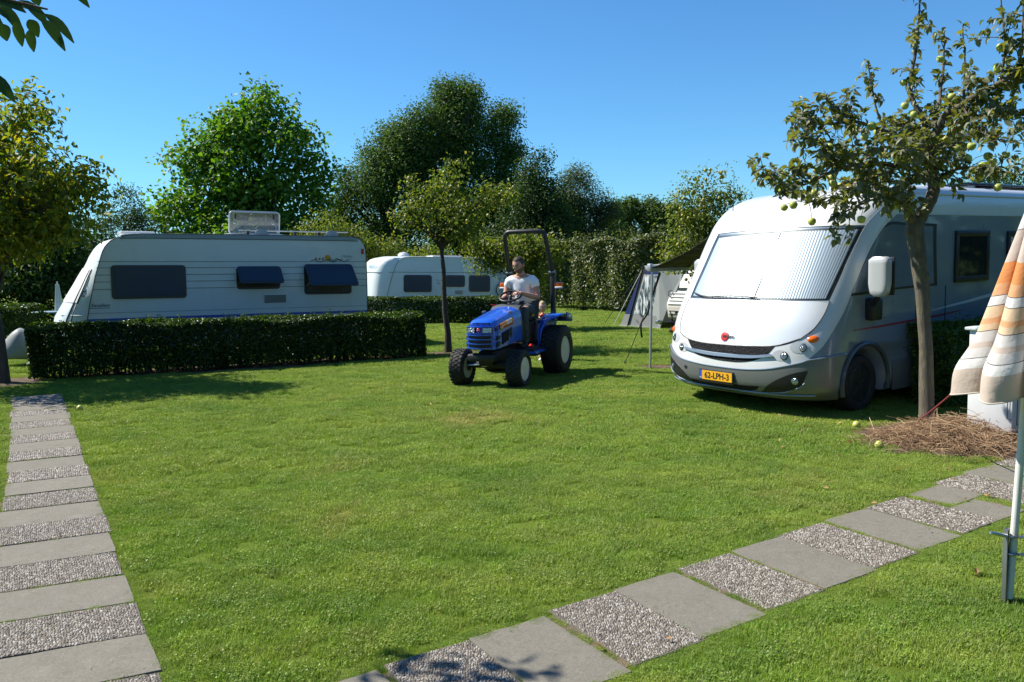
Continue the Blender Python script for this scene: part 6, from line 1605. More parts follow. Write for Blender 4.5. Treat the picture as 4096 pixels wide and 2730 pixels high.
# the far wood that closes the horizon, with added belts out of view: one mass nobody could count
r = np.random.default_rng(99)
wood = [(x + r.uniform(-1, 1), 74 + r.uniform(-3, 3), r.uniform(1.2, 2.2), r.uniform(1.6, 2.4), r.uniform(1.4, 2.2)) for x in np.arange(-75, 80, 2.3)]
wood += [(26 * math.sin(t) * q, -17 * math.cos(t) * q, zz, r.uniform(2.2, 3.0), r.uniform(1.8, 2.6)) for t in np.arange(-1.35, 1.65, .10) for q in (1, 1.12) for zz in (1.5 + r.uniform(-.5, .5), 4.6 + r.uniform(-1, 1.2))]  # unseen belt behind the camera, added to cut sky fill and darken reflections
wood += [(14.5 + r.uniform(-.6, .6), y, zz, 1.5, 1.2) for y in np.arange(0, 23, 1.1) for zz in (1.0, 2.6)]  # unseen row at the right, added to darken reflections in the motorhome side
V, F, cc, bi = cloud(wood, 88000, .46, 98, cr=.5, wr=.8, shell=.4)
stuff(fast_mesh('far_wood_and_shade_belts', V, F, LM_DARK), 'low far wood along the horizon and unseen tree belts added for shade', 'wood')

# ------------------------------------------------------------------ clipped hedges
def hedge(label, pts, width, h0, h1, n_leaf, L, leaf_m, seed, cat='hedge', shoots=0, stems=40, wob=.05, wr=.6, zlow=.04, cr=None, sl=1.0):
    """row of clipped shrubs along a line: leaves through the whole body, thickest near its skin"""
    t = thing('hedge', label, cat, (pts[0][0], pts[0][1], 0))
    r = np.random.default_rng(seed); P = np.array(pts, float) - np.array(pts[0], float)
    seg = np.linalg.norm(np.diff(P, axis=0), axis=1); cum = np.concatenate([[0], np.cumsum(seg)]); Lh = cum[-1]
    n_ = n_leaf
    u = r.uniform(0, Lh, n_); v = r.uniform(-.5, .5, n_); w = r.uniform(zlow, 1, n_) ** .85
    k = r.uniform(0, 1, n_)      # push most leaves to one of the faces
    fmask = k < .30; v = np.where(fmask, -.5 + np.abs(r.normal(0, .06, n_)), v)
    bmask = (k >= .30) & (k < .45); v = np.where(bmask, .5 - np.abs(r.normal(0, .06, n_)), v)
    tmask = (k >= .45) & (k < .68); w = np.where(tmask, 1 - np.abs(r.normal(0, .035, n_)), w)
    e0 = (k >= .68) & (k < .72); u = np.where(e0, np.abs(r.normal(0, .06, n_)), u); e1 = (k >= .72) & (k < .76); u = np.where(e1, Lh - np.abs(r.normal(0, .06, n_)), u)
    x = np.interp(u, cum, P[:, 0]); y = np.interp(u, cum, P[:, 1]); H_ = np.interp(u, [0, Lh], [h0, h1])
    si = np.clip(np.searchsorted(cum, u) - 1, 0, len(seg) - 1); T = (np.diff(P, axis=0) / seg[:, None])[si]; Nn = np.stack([-T[:, 1], T[:, 0]], 1)
    wv = wob * np.sin(u * 5.1 + seed) * np.sin(u * 1.7 + w * 4) + r.normal(0, wob * .35, n_)
    X = x + Nn[:, 0] * (v * width + width / 2 + wv); Y = y + Nn[:, 1] * (v * width + width / 2 + wv); Z = w * H_ + np.where(w > .8, wob * .8 * np.sin(u * 3.3 + v * 5), 0)
    C = np.stack([X, Y, np.maximum(Z, .03)], 1)
    out = np.stack([Nn[:, 0] * v * 2, Nn[:, 1] * v * 2, np.where(tmask, 1.0, .1)], 1); out = unit(out + 1e-3)
    ax, nm = orient(r, n_, .35, out, .2)
    Ls = L * r.uniform(.65, 1.3, n_)
    V, F = leaf_faces(C, ax, nm, Ls, Ls * wr * r.uniform(.8, 1.2, n_))
    if shoots:
        for i in range(shoots):
            uu = r.uniform(0, Lh); px, py = np.interp(uu, cum, P[:, 0]), np.interp(uu, cum, P[:, 1]); hh = np.interp(uu, [0, Lh], [h0, h1]); ln_ = r.uniform(.08, .4) * sl; q = 10
            tt = r.uniform(0, 1, q); c2 = np.stack([px + r.normal(0, .03, q) - np.zeros(q), py + width * .5 + r.normal(0, .12) + r.normal(0, .03, q), hh + tt * ln_], 1)
            a2, n2 = orient(r, q, .4, None, -.3); V2, F2 = leaf_faces(c2, a2, n2, np.full(q, L * .9), np.full(q, L * .5)); F = np.concatenate([F, F2 + len(V)]); V = np.concatenate([V, V2])
    o = fast_mesh('foliage', V, F, leaf_m, t)
    sb = MB()
    for i in range(stems):
        uu = r.uniform(0, Lh); vv = r.uniform(.25, .75) * width; px, py = np.interp(uu, cum, P[:, 0]), np.interp(uu, cum, P[:, 1]); ti = min(len(seg) - 1, max(0, int(np.searchsorted(cum, uu) - 1))); nn = np.array([-(P[ti + 1] - P[ti])[1], (P[ti + 1] - P[ti])[0]]) / seg[ti]
        b0 = Vector((px + nn[0] * vv, py + nn[1] * vv, 0)); hh = np.interp(uu, [0, Lh], [h0, h1])
        p1 = b0 + Vector((r.normal(0, .05), r.normal(0, .05), hh * .5)); p2 = p1 + Vector((r.normal(0, .09), r.normal(0, .09), hh * .4))
        sb.tube([b0, p1, p2], [.012, .008, .004], 4, cap=False)
    so_ = stuff(sb.build('stems', M_BARKD, t, smooth=60))
    return t
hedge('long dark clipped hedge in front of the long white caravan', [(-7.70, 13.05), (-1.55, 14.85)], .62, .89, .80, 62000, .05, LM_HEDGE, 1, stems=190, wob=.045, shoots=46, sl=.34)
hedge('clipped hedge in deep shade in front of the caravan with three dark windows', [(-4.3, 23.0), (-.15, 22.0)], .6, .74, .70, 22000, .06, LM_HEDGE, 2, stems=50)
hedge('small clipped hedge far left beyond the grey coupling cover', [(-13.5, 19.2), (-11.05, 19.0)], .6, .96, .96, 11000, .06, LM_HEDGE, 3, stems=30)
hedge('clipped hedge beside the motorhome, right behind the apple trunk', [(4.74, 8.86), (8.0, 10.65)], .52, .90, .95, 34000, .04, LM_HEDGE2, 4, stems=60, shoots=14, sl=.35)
hedge('tall untrimmed grey green hedge closing the far side of the lawn', [(.75, 27.6), (1.9, 27.0), (3.3, 25.0), (4.6, 24.1), (7.5, 22.8)], 1.0, 2.15, 2.35, 46000, .09, LM_TALLH, 5, shoots=130, stems=80, wob=.13)
hedge('dark shrubby hedge in shade under the trees at far left', [(-22, 25.2), (-15.5, 24.9), (-13.2, 23.6)], .9, 1.7, 1.6, 14000, .11, LM_DARK, 6, stems=40, wob=.12)
# ------------------------------------------------------------------ the big apple tree
LM_APPLE = leafmat('apple leaves', [(0, (.075, .092, .020)), (.45, (.12, .138, .032)), (.8, (.175, .18, .046)), (1, (.26, .22, .07))], .46, .10, .45, under=(.20, .21, .14), tmul=(1.3, 1.3, .5))
AP = dict(
 limb_a=[(3.9, 8.04, 2.0), (3.83, 7.99, 2.11), (3.80, 7.95, 2.16)], limb_b=[(3.91, 8.04, 1.94), (3.98, 8.04, 2.10), (4.05, 8.04, 2.23), (4.08, 8.04, 2.35), (4.06, 8.04, 2.48), (4.04, 8.04, 2.64), (4.06, 8.06, 2.8)],
 up=[(4.05, 8.04, 2.74), (3.99, 8.12, 3.03), (3.91, 8.19, 3.28), (3.97, 8.24, 3.66), (4.02, 8.29, 3.95), (4.05, 8.34, 4.3)], up2=[(4.05, 8.04, 2.76), (4.25, 8.3, 3.22), (4.33, 8.4, 3.61), (4.36, 8.45, 3.9)],
 right=[(4.05, 8.04, 2.74), (4.09, 7.89, 2.99), (4.17, 7.74, 3.07), (4.28, 7.59, 3.16), (4.38, 7.44, 3.22), (4.49, 7.34, 3.27), (4.65, 7.14, 3.38)], rup=[(4.37, 7.49, 3.21), (4.37, 7.44, 3.5), (4.34, 7.44, 3.75), (4.30, 7.44, 4.05)], rup2=[(4.46, 7.39, 3.26), (4.46, 7.34, 3.54), (4.45, 7.34, 3.9)],
 left=[(4.05, 8.04, 2.48), (3.71, 7.84, 2.53), (3.28, 7.59, 2.55), (2.9, 7.34, 2.48), (2.58, 7.19, 2.36), (2.27, 7.04, 2.26)], leftm=[(4.04, 8.04, 2.72), (3.77, 7.89, 2.77), (3.48, 7.79, 2.86), (3.19, 7.69, 2.93), (2.86, 7.54, 2.9), (2.63, 7.44, 2.93), (2.45, 7.34, 2.95)],
 lup=[(3.48, 7.79, 2.86), (3.41, 7.84, 3.15), (3.37, 7.84, 3.35), (3.35, 7.84, 3.5)], up3=[(4.17, 7.74, 3.07), (4.2, 7.76, 3.4), (4.19, 7.8, 3.8)], rfill=[(4.28, 7.59, 3.16), (4.5, 7.7, 3.22), (4.8, 7.8, 3.36)], rfill2=[(4.28, 7.59, 3.16), (4.42, 7.6, 3.02), (4.66, 7.62, 2.92)], low2=[(3.85, 8.0, 2.12), (3.5, 7.9, 2.35), (3.15, 7.85, 2.30), (2.8, 7.8, 2.22)], leftb=[(3.77, 7.89, 2.77), (3.5, 8.2, 2.72), (3.2, 8.3, 2.66), (2.9, 8.3, 2.55)], low=[(3.9, 8.04, 2.07), (3.58, 7.64, 2.2), (3.25, 7.34, 2.22), (2.94, 7.14, 2.13), (2.75, 7.04, 2.05)], rlow=[(4.08, 8.04, 2.4), (4.14, 7.74, 2.49), (4.21, 7.44, 2.47), (4.29, 7.24, 2.41), (4.45, 7.04, 2.34)],
 back=[(4.05, 8.04, 2.64), (4.45, 8.6, 2.83), (4.9, 9.0, 2.95), (5.4, 9.3, 3.0)], back2=[(4.05, 8.04, 2.72), (4.05, 8.4, 2.92), (3.9, 8.7, 3.1)], lsub=[(2.9, 7.34, 2.48), (2.75, 7.24, 2.62), (2.62, 7.19, 2.73), (2.32, 7.09, 2.70)], lsub2=[(2.58, 7.19, 2.36), (2.34, 7.14, 2.43), (2.09, 7.04, 2.47)],
 lsub3=[(3.19, 7.69, 2.93), (2.99, 7.64, 3.05), (2.90, 7.64, 3.12)], rsub=[(4.17, 7.74, 3.07), (4.18, 7.54, 2.85), (4.26, 7.34, 2.7), (4.43, 7.24, 2.65)], mid=[(4.03, 7.99, 2.6), (3.72, 7.54, 2.59), (3.37, 7.14, 2.63), (3.21, 6.94, 2.57)],
 rback=[(4.17, 7.74, 3.07), (4.5, 8.0, 3.0), (4.9, 8.1, 3.05)], mid2=[(4.0, 8.0, 2.5), (3.75, 7.75, 2.42), (3.4, 7.6, 2.38), (3.05, 7.55, 2.32)])
AR = dict(up3=(.014, .004), rfill=(.014, .004), rfill2=(.012, .004), low2=(.018, .004), leftb=(.016, .004), limb_a=(.055, .05), limb_b=(.068, .045), up=(.034, .006), up2=(.026, .005), right=(.036, .014), rup=(.014, .004), rup2=(.014, .004), left=(.030, .005), leftm=(.028, .005), lup=(.012, .004), low=(.022, .004), rlow=(.022, .005), back=(.03, .006), back2=(.02, .005), lsub=(.010, .003), lsub2=(.008, .003), lsub3=(.009, .003), rsub=(.012, .004), mid=(.016, .004), rback=(.018, .005), mid2=(.016, .004))
AB = (4.075, 8.04)
at_ = thing('apple_tree', 'apple tree with ripening apples and a knobbly trunk beside the motorhome', 'tree', (AB[0], AB[1], 0))
def al(p): return Vector((p[0] - AB[0], p[1] - AB[1], p[2]))
tk = MB()
trunk = [(4.08, 8.04, -.02), (4.077, 8.04, .06), (4.068, 8.04, .25), (4.06, 8.045, .45), (4.045, 8.04, .8), (4.015, 8.045, 1.15), (4.0, 8.04, 1.35), (3.965, 8.04, 1.6), (3.93, 8.04, 1.80), (3.905, 8.04, 1.98), (3.90, 8.04, 2.06)]
tk.tube([al(p) for p in trunk], [.095, .078, .070, .067, .064, .064, .067, .072, .076, .086, .06], 18)
for (zz, aa, rad) in ((1.5, -1.0, .036), (1.62, -2.8, .03), (1.93, -2.9, .045)):
    q = 10; i0 = np.interp(zz, [p[2] for p in trunk], [p[0] for p in trunk]) - AB[0]
    tk.sphere((i0 + .055 * math.cos(aa), .055 * math.sin(aa), zz), rad, 10, 8, (1, 1, 1.2))
tko = tk.build('trunk', M_BARKA, at_, smooth=60)
dm = tko.modifiers.new('knobs', 'DISPLACE'); tx_ = bpy.data.textures.new('bark lumps', 'CLOUDS'); tx_.noise_scale = .09; dm.texture = tx_; dm.strength = .022; dm.mid_level = .5
big = ('limb_a', 'limb_b', 'right', 'up', 'left', 'leftm')
def smooth_path(pts, k=5):
    out = []
    for i in range(len(pts) - 1):
        p0, p1, p2, p3 = [Vector(pts[max(0, min(len(pts) - 1, j))]) for j in (i - 1, i, i + 1, i + 2)]
        for s in range(k):
            t = s / k; out.append(.5 * ((2 * p1) + (p2 - p0) * t + (2 * p0 - 5 * p1 + 4 * p2 - p3) * t * t + (3 * p1 - p0 - 3 * p2 + p3) * t ** 3))
    out.append(Vector(pts[-1])); return out
rr = random.Random(21); rng_a = np.random.default_rng(21)
twig = MB(); spots = []      # (point, direction) where leaves sit
for nm, pts in AP.items():
    path = smooth_path(pts, 6); r0, r1 = AR[nm]; k = len(path)
    path = [p + Vector((rr.uniform(-1, 1), rr.uniform(-1, 1), rr.uniform(-1, 1))) * (.006 if i else 0) for i, p in enumerate(path)]
    MB().tube([al(p) for p in path], [r0 + (r1 - r0) * (i / (k - 1)) ** .8 for i in range(k)], 10 if r0 > .025 else 6).build('limb' if r0 > .025 else 'branch', M_BARKA, at_, smooth=60)
    if nm.startswith('limb'): spots += [(Vector(path[-1]), Vector((0, 0, 1)))] * 3; continue
    length = sum((path[i + 1] - path[i]).length for i in range(k - 1))
    upright = (path[-1] - path[0]).normalized().z > .75
    for i in range(int(length * (46 if not upright else 50))):
        f = rr.uniform(.04, 1); q = min(k - 2, int(f * (k - 1))); p = path[q].lerp(path[q + 1], rr.random()); d = (path[q + 1] - path[q]).normalized()
        spots.append((p + Vector((rr.gauss(0, .012), rr.gauss(0, .012), rr.gauss(0, .012))), d))
    for i in range(int(length * (19 if not upright else 7))):
        f = rr.uniform(.06, .98); q = min(k - 2, int(f * (k - 1))); p = path[q]; d = (path[q + 1] - path[q]).normalized()
        tl = rr.uniform(.08, .24); td = (Vector((rr.gauss(0, .8), rr.gauss(0, .8), rr.gauss(.35, .7))) + d * .4).normalized()
        mid_ = p + td * tl * .5 + Vector((0, 0, .02)); e = p + td * tl + Vector((0, 0, rr.uniform(-.05, .05)))
        twig.tube([al(p), al(mid_), al(e)], [.005, .004, .002], 4, cap=False)
        for j in range(int(tl * 44)): spots.append((p.lerp(mid_, j / 3) if rr.random() < .3 else mid_.lerp(e, rr.random()), td))
        for j in range(4): spots.append((e, td))
stuff(twig.build('twigs', M_BARKA, at_, smooth=60))
def apple_leaf(name, L, W_, curl, fold, seed):
    mb = MB(); rq = random.Random(seed); nx = 5; vs = []
    for i in range(nx):
        t = i / (nx - 1); w = W_ * .5 * math.sin(PI * min(1, t ** .8 * .96 + .02)) * (1 if i not in (0, nx - 1) else .15)
        z = -curl * t * t * L; x = t * L * (1 - .25 * abs(curl) * t)
        wob = rq.uniform(-.08, .08) * W_
        vs += [(x, -w, z + w * fold + wob), (x, 0, z), (x, w, z + w * fold - wob)]
    mb.add(vs, [f for i in range(nx - 1) for f in ((3 * i, 3 * i + 1, 3 * i + 4, 3 * i + 3), (3 * i + 1, 3 * i + 2, 3 * i + 5, 3 * i + 4))])
    o = mb.build(name, LM_APPLE, None, smooth=80, fix=False); me = o.data; bpy.data.objects.remove(o); return me
LEAVES = [apple_leaf('leaf', .080, .043, c, f, i) for i, (c, f) in enumerate(((.25, .35), (.55, .6), (.1, .25), (.8, .5), (.4, .9), (-.15, .5)))]
mats = []
for (p, d) in spots:
    a = Vector((rr.gauss(0, 1), rr.gauss(0, 1), rr.gauss(-.25, .7))) + d * .5; a.normalize()
    up_ = Vector((rr.gauss(0, .5), rr.gauss(0, .5), 1)); s_ = rr.uniform(.65, 1.2)
    y_ = up_.cross(a).normalized(); z_ = a.cross(y_)
    M = Matrix(((a.x, y_.x, z_.x, 0), (a.y, y_.y, z_.y, 0), (a.z, y_.z, z_.z, 0), (0, 0, 0, 1))); off = al(p) + a * .015
    mats.append(Matrix.Translation(off) @ M @ Matrix.Scale(s_, 4))
def in_view(M):
    w = M.translation + Vector((AB[0], AB[1], 0)); v = w - Vector((0, 0, 1.8)); z = v.dot(_f); x, y = v.dot(_r2) / z, v.dot(_u2) / z
    return z if abs(x) < .6 and abs(y) < .4 else 99
order = sorted(range(len(mats)), key=lambda i: in_view(mats[i]) / mats[i].to_scale().x)
single = set(order[:290])
Vs, Fs, o0 = [], [], 0
arrs = []
for me in LEAVES:
    a = np.empty(len(me.vertices) * 3, dtype=np.float32); me.vertices.foreach_get('co', a); f = np.array([list(p.vertices) for p in me.polygons]); arrs.append((a.reshape(-1, 3), f))
for i, M in enumerate(mats):
    k = i % len(LEAVES)
    if i in single:
        o = bpy.data.objects.new('leaf', LEAVES[k]); COL.objects.link(o); o.parent = at_; o.matrix_local = M
    else:
        A = np.array(M.to_3x3()); v, f = arrs[k]; Vs.append(v @ A.T + np.array(M.translation)); Fs.append(f + o0); o0 += len(v)
stuff(fast_mesh('foliage', np.concatenate(Vs), np.concatenate(Fs), LM_APPLE, at_, smooth=True))
# apples, each its own part
m, n, b = newmat('apple skin')
o_ = n('ShaderNodeTexCoord').outputs['Object']; sp = n('ShaderNodeSeparateXYZ'); n.link(o_, sp.inputs[0])
rnd = n('ShaderNodeObjectInfo').outputs['Random']
base = n.ramp(rnd, [(0, (.42, .46, .09)), (.5, (.50, .48, .12)), (1, (.37, .44, .08))])
bl = n.math('ADD', n.math('ADD', n.math('MULTIPLY', sp.outputs[0], -11.0), n.math('MULTIPLY', n.noise(26, 4, .6, o_), .8)), n.math('MULTIPLY', n.math('FRACT', n.math('MULTIPLY', rnd, 7.7)), 1.25))
c = n.mix(n.ramp(bl, [(1.08, (0, 0, 0)), (1.8, (.75, .75, .75))]), base, (.50, .15, .08))
n.link(c, b.inputs['Base Color']); b.inputs['Roughness'].default_value = .38
M_APPLE = m
def apple_me(seed):
    rq = random.Random(seed); R_ = .038
    prof = [(.0001, -.030), (.010, -.034), (.022, -.030), (.034, -.014), (.0385, .004), (.036, .020), (.027, .031), (.014, .034), (.006, .028), (.0001, .024)]
    mb = MB().lathe([(a * rq.uniform(.97, 1.03), z * rq.uniform(.96, 1.06)) for a, z in prof], (0, 0, 0), 14, 'z'); o = mb.build('apple', M_APPLE, None, smooth=180); me = o.data; bpy.data.objects.remove(o); return me
APM = [apple_me(i) for i in range(3)]
APPLES = [(3.24, 7.49, 2.86), (3.21, 7.57, 2.78), (3.56, 8.09, 2.89), (3.73, 7.92, 3.1), (3.73, 7.74, 2.99), (3.88, 8.27, 3.38), (4.46, 7.69, 3.37), (4.49, 7.71, 3.56), (4.55, 7.7, 3.45), (4.6, 7.69, 3.33), (4.61, 7.89, 3.31), (4.28, 8.13, 3.21), (4.33, 8.15, 3.17), (4.13, 8.07, 3.55), (4.43, 8.24, 2.99), (3.14, 8.35, 2.77), (3.12, 8.13, 2.77), (3.09, 8.31, 2.84), (2.91, 7.92, 2.53), (2.91, 8.02, 2.43), (3.0, 7.75, 2.39), (3.22, 8.12, 2.39), (3.03, 7.78, 2.56), (3.47, 7.79, 2.64), (3.55, 8.5, 2.63), (2.72, 8.28, 2.53), (2.7, 7.93, 2.21), (2.68, 8.14, 2.2), (2.74, 7.65, 2.25), (2.97, 8.13, 2.33), (2.88, 7.94, 2.05), (3.24, 7.68, 2.05), (3.68, 7.96, 2.18), (3.78, 8.34, 2.34), (4.34, 7.67, 2.5), (4.53, 8.07, 2.45), (4.43, 7.48, 2.58), (4.5, 7.7, 2.31), (4.1, 7.93, 2.37), (3.97, 7.44, 2.64), (4.24, 7.74, 2.58), (4.65, 8.14, 2.64), (4.63, 8.03, 2.57), (3.97, 8.19, 2.82), (4.14, 8.14, 2.8), (3.44, 8.31, 2.94), (3.34, 8.55, 3.02), (3.1, 8.04, 2.46), (2.73, 8.35, 2.38), (3.25, 8.01, 2.3), (3.77, 7.87, 2.4), (4.38, 7.55, 2.96), (4.55, 8.34, 3.43), (4.18, 8.02, 2.8), (4.45, 8.07, 2.73)]
allp = [p for pts in AP.values() for p in smooth_path(pts, 4)]
stalk = MB()
for i, p in enumerate(APPLES):
    # pull each apple part of the way in depth towards the branch it hangs from
    v = Vector(p); ray_ = (v - Vector((0, 0, 1.8))); best = min(allp, key=lambda q: (q - v - ray_ * (((q - v).dot(ray_)) / ray_.dot(ray_))).length)
    k = ((best - v).dot(ray_)) / ray_.dot(ray_); v = v + ray_ * max(-.06, min(.06, k)) * .8
    o = bpy.data.objects.new('apple', APM[i % 3]); COL.objects.link(o); o.parent = at_; o.location = al(v)
    s_ = rr.uniform(.9, 1.14); o.scale = (s_, s_, s_ * rr.uniform(.92, 1.02)); o.rotation_euler = (rr.uniform(-.4, .4), rr.uniform(-.4, .4), rr.uniform(-1.2, 1.2))
    near = min(allp, key=lambda q: (q - v).length); stalk.tube([al(v) + Vector((0, 0, .025)), al(v.lerp(near, .5)) + Vector((0, 0, .04)), al(near)], [.0025, .003, .004], 4, cap=False)
stuff(stalk.build('stalks', M_BARKA, at_, smooth=60))

# ------------------------------------------------------------------ the walnut whose leaves hang into the picture at top left
LM_WAL2 = leafmat('dark walnut leaves', [(0, (.020, .042, .008)), (.6, (.030, .058, .010)), (1, (.05, .08, .014))], .35, .08)
w2 = thing('walnut_tree', 'overhanging walnut tree, only its dark leaf tips hanging in at the corner', 'tree', (-5.2, 2.6, 0))
wl = lambda p: Vector(p) - Vector((-5.2, 2.6, 0))
MB().tube([(0, 0, 0), (.02, .02, .8), (.06, .0, 1.7), (.1, .05, 2.6), (.2, .1, 3.4)], [.17, .14, .13, .11, .06], 14).build('trunk', M_BARK, w2, smooth=60)
MB().tube([(.08, .03, 2.2), wl((-4.0, 2.6, 2.62)), wl((-2.6, 2.6, 2.78)), wl((-1.91, 2.6, 2.74)), wl((-1.67, 2.6, 2.67)), wl((-1.50, 2.6, 2.61)), wl((-1.38, 2.6, 2.58))], [.06, .045, .025, .014, .010, .006, .003], 8).build('limb', M_BARK, w2, smooth=60)
MB().tube([wl((-2.6, 2.6, 2.78)), wl((-2.1, 2.55, 2.55)), wl((-1.75, 2.5, 2.42)), wl((-1.55, 2.5, 2.38))], [.015, .009, .006, .003], 6).build('limb', M_BARK, w2, smooth=60)
MB().tube([(.1, .05, 2.6), wl((-4.4, 3.3, 3.2)), wl((-3.6, 4.0, 3.3)), wl((-3.1, 4.35, 3.25))], [.05, .03, .018, .006], 8).build('limb', M_BARK, w2, smooth=60)
def long_leaf(a, c_, w, sag):
    a, c_ = Vector(a), Vector(c_); d = c_ - a; L = d.length; d.normalize(); s_ = d.cross(Vector((.25, -1, .35))).normalized(); nn = s_.cross(d)
    mb = MB(); vs = []; k = 7
    for i in range(k):
        t = i / (k - 1); ww = w * math.sin(PI * (t * .95 + .03)) ** .8; p = a + d * L * t - Vector((0, 0, sag * math.sin(PI * t) * -L * .4)) 
        vs += [p - s_ * ww + nn * ww * .35, p, p + s_ * ww + nn * ww * .35]
    mb.add(vs, [f for i in range(k - 1) for f in ((3 * i, 3 * i + 1, 3 * i + 4, 3 * i + 3), (3 * i + 1, 3 * i + 2, 3 * i + 5, 3 * i + 4))])
    return mb
LL = [((-1.389, 2.6, 2.566), (-1.307, 2.6, 2.478)), ((-1.373, 2.55, 2.537), (-1.31, 2.55, 2.443)), ((-1.494, 2.7, 2.58), (-1.468, 2.7, 2.525)), ((-1.441, 2.6, 2.52), (-1.431, 2.6, 2.455)), ((-1.507, 2.65, 2.561), (-1.493, 2.65, 2.485)), ((-1.462, 2.5, 2.512), (-1.452, 2.5, 2.463)), ((-1.32, 2.6, 2.644), (-1.252, 2.6, 2.581)), ((-1.471, 2.7, 2.653), (-1.458, 2.7, 2.621)), ((-1.519, 2.5, 2.372), (-1.443, 2.5, 2.288)), ((-1.524, 2.65, 2.613), (-1.414, 2.65, 2.579)), ((-1.547, 2.6, 2.612), (-1.445, 2.6, 2.571)), ((-1.595, 2.7, 2.616), (-1.518, 2.7, 2.561)), ((-1.479, 2.6, 2.635), (-1.394, 2.6, 2.614)), ((-1.526, 2.75, 2.642), (-1.462, 2.75, 2.573)), ((-1.633, 2.75, 2.685), (-1.571, 2.75, 2.603)), ((-1.64, 2.8, 2.646), (-1.563, 2.8, 2.548)), ((-1.576, 2.6, 2.574), (-1.515, 2.6, 2.522))]
for i, (a, c_) in enumerate(LL):
    long_leaf(wl(a), wl(c_), .0145 + .004 * (i % 3) * .5, .25).build('leaflet', LM_WAL2, w2, smooth=80, fix=False)
rl_ = random.Random(5)
for i in range(46):
    x = rl_.uniform(-4.3, -1.98); f = (x + 4.3) / 2.3
    a = Vector((x, 2.58 + rl_.uniform(-.12, .12), 2.66 + .08 * math.sin(f * 3) - (.22 if i % 3 == 0 and x > -2.6 else 0))); d_ = Vector((rl_.uniform(-.5, .7), rl_.uniform(-.5, .5), -1)).normalized()
    long_leaf(wl(a), wl(a + d_ * rl_.uniform(.09, .15)), .0145 + .004 * rl_.random(), .25).build('leaflet', LM_WAL2, w2, smooth=80, fix=False)
bl2 = [(-3.15, 4.4, 3.3, .24, .2), (-2.85, 4.25, 3.2, .14, .12), (-3.5, 4.1, 3.35, .25, .2), (-5.0, 2.4, 3.7, .9, .7), (-4.4, 2.2, 3.4, .6, .5)]
bl2 = [(b_[0] + 5.2, b_[1] - 2.6, b_[2], b_[3], b_[4]) for b_ in bl2]
V, F, cc, bi = cloud(bl2, 1500, .13, 71, cr=.10, wr=.4, shell=.3, droop=.8)
fast_mesh('crown', V, F, LM_WAL2, w2)
# ================================================================== TENT, OLD CARAVAN, PARASOL, BOX AND SMALL THINGS
def clothmat(name, col, t):
    m, n, b = newmat(name); c = n.mix(n.noise(3, 4, .6, n.obj()), col, tuple(x * .88 for x in col))
    d_ = n('ShaderNodeBsdfDiffuse'); n.link(c, d_.inputs[0]); t_ = n('ShaderNodeBsdfTranslucent'); n.link(c, t_.inputs[0]); q = n('ShaderNodeMixShader', i_0=t)
    n.link(d_.outputs[0], q.inputs[1]); n.link(t_.outputs[0], q.inputs[2]); n.link(q.outputs[0], m.node_tree.nodes['Material Output'].inputs[0]); return m
M_CANVAS = clothmat('light grey awning cloth', (.66, .68, .67), .4); M_CANVAS2 = clothmat('grey awning skirt', (.42, .43, .42), .3)
M_NAVY = clothmat('navy awning cloth', (.055, .08, .22), .3); M_BLKTAPE = simple('black webbing', (.012, .012, .014), .8)
m, n, b = newmat('crumpled clear plastic')
b.inputs['Base Color'].default_value = (.035, .05, .06, 1); b.inputs['Roughness'].default_value = .10; b.inputs['Coat Weight'].default_value = .6
mp = n('ShaderNodeMapping'); n.link(n.obj(), mp.inputs[0]); mp.inputs['Scale'].default_value = (7, 7, 1.3); mp.inputs['Rotation'].default_value = (0, R(18), 0)
f = n.noise(1.6, 3, .6, mp.outputs[0], .4)
n.link(n.mix(n.ramp(f, [(.47, (0, 0, 0)), (.56, (1, 1, 1))]), (.06, .09, .11), (.75, .78, .80)), b.inputs['Base Color'])  # white streaks in the base colour stand in for reflections
n.link(n.bump(f, .7, .08), b.inputs['Normal'])
M_PLASTIC = m
TRZ = math.atan2(-.777, .63)
te = thing('awning_tent', 'grey and navy tent with a clear window standing against the old caravan', 'tent', (2.66, 20.24, 0), TRZ)
def tl_(x, z, y=0.0): return Vector((x, y, z))
def quad(name, pts, mat, parent, th=.012):
    mb = MB(); mb.add([p for p in pts], [tuple(range(len(pts)))])
    o = mb.build(name, mat, parent, smooth=0, fix=False); md = o.modifiers.new('cloth', 'SOLIDIFY'); md.thickness = th; md.offset = 0; return o
lx = lambda z: .0 + .80 * (z - .02) / 1.47
quad('side_strip', [tl_(lx(.33), .33), tl_(.37, .33), tl_(.80, 1.47), tl_(lx(1.48), 1.48)], M_NAVY, te)
quad('skirt', [tl_(.0, .02), tl_(1.26, .01), tl_(1.17, .32), tl_(lx(.33), .33)], M_CANVAS2, te)
quad('hem', [tl_(-.04, .01, -.02), tl_(1.30, .0, -.02), tl_(1.29, .05, -.02), tl_(-.02, .06, -.02)], M_CANVAS, te)
quad('clear_window', [tl_(.44, .325), tl_(1.025, .32), tl_(1.255, 1.26), tl_(.845, 1.26)], M_PLASTIC, te)
quad('window_edge', [tl_(.37, .33), tl_(.44, .325), tl_(.845, 1.26), tl_(.80, 1.30)], M_CANVAS, te)
quad('upper_band', [tl_(.845, 1.285), tl_(1.257, 1.285), tl_(1.26, 1.405), tl_(.88, 1.405)], M_NAVY, te)
quad('window_edge', [tl_(.82, 1.262), tl_(1.257, 1.262), tl_(1.257, 1.285), tl_(.825, 1.285)], M_CANVAS, te)
quad('gable', [tl_(.84, 1.405), tl_(1.26, 1.405), tl_(1.40, 1.53), tl_(.80, 1.485)], M_CANVAS, te)
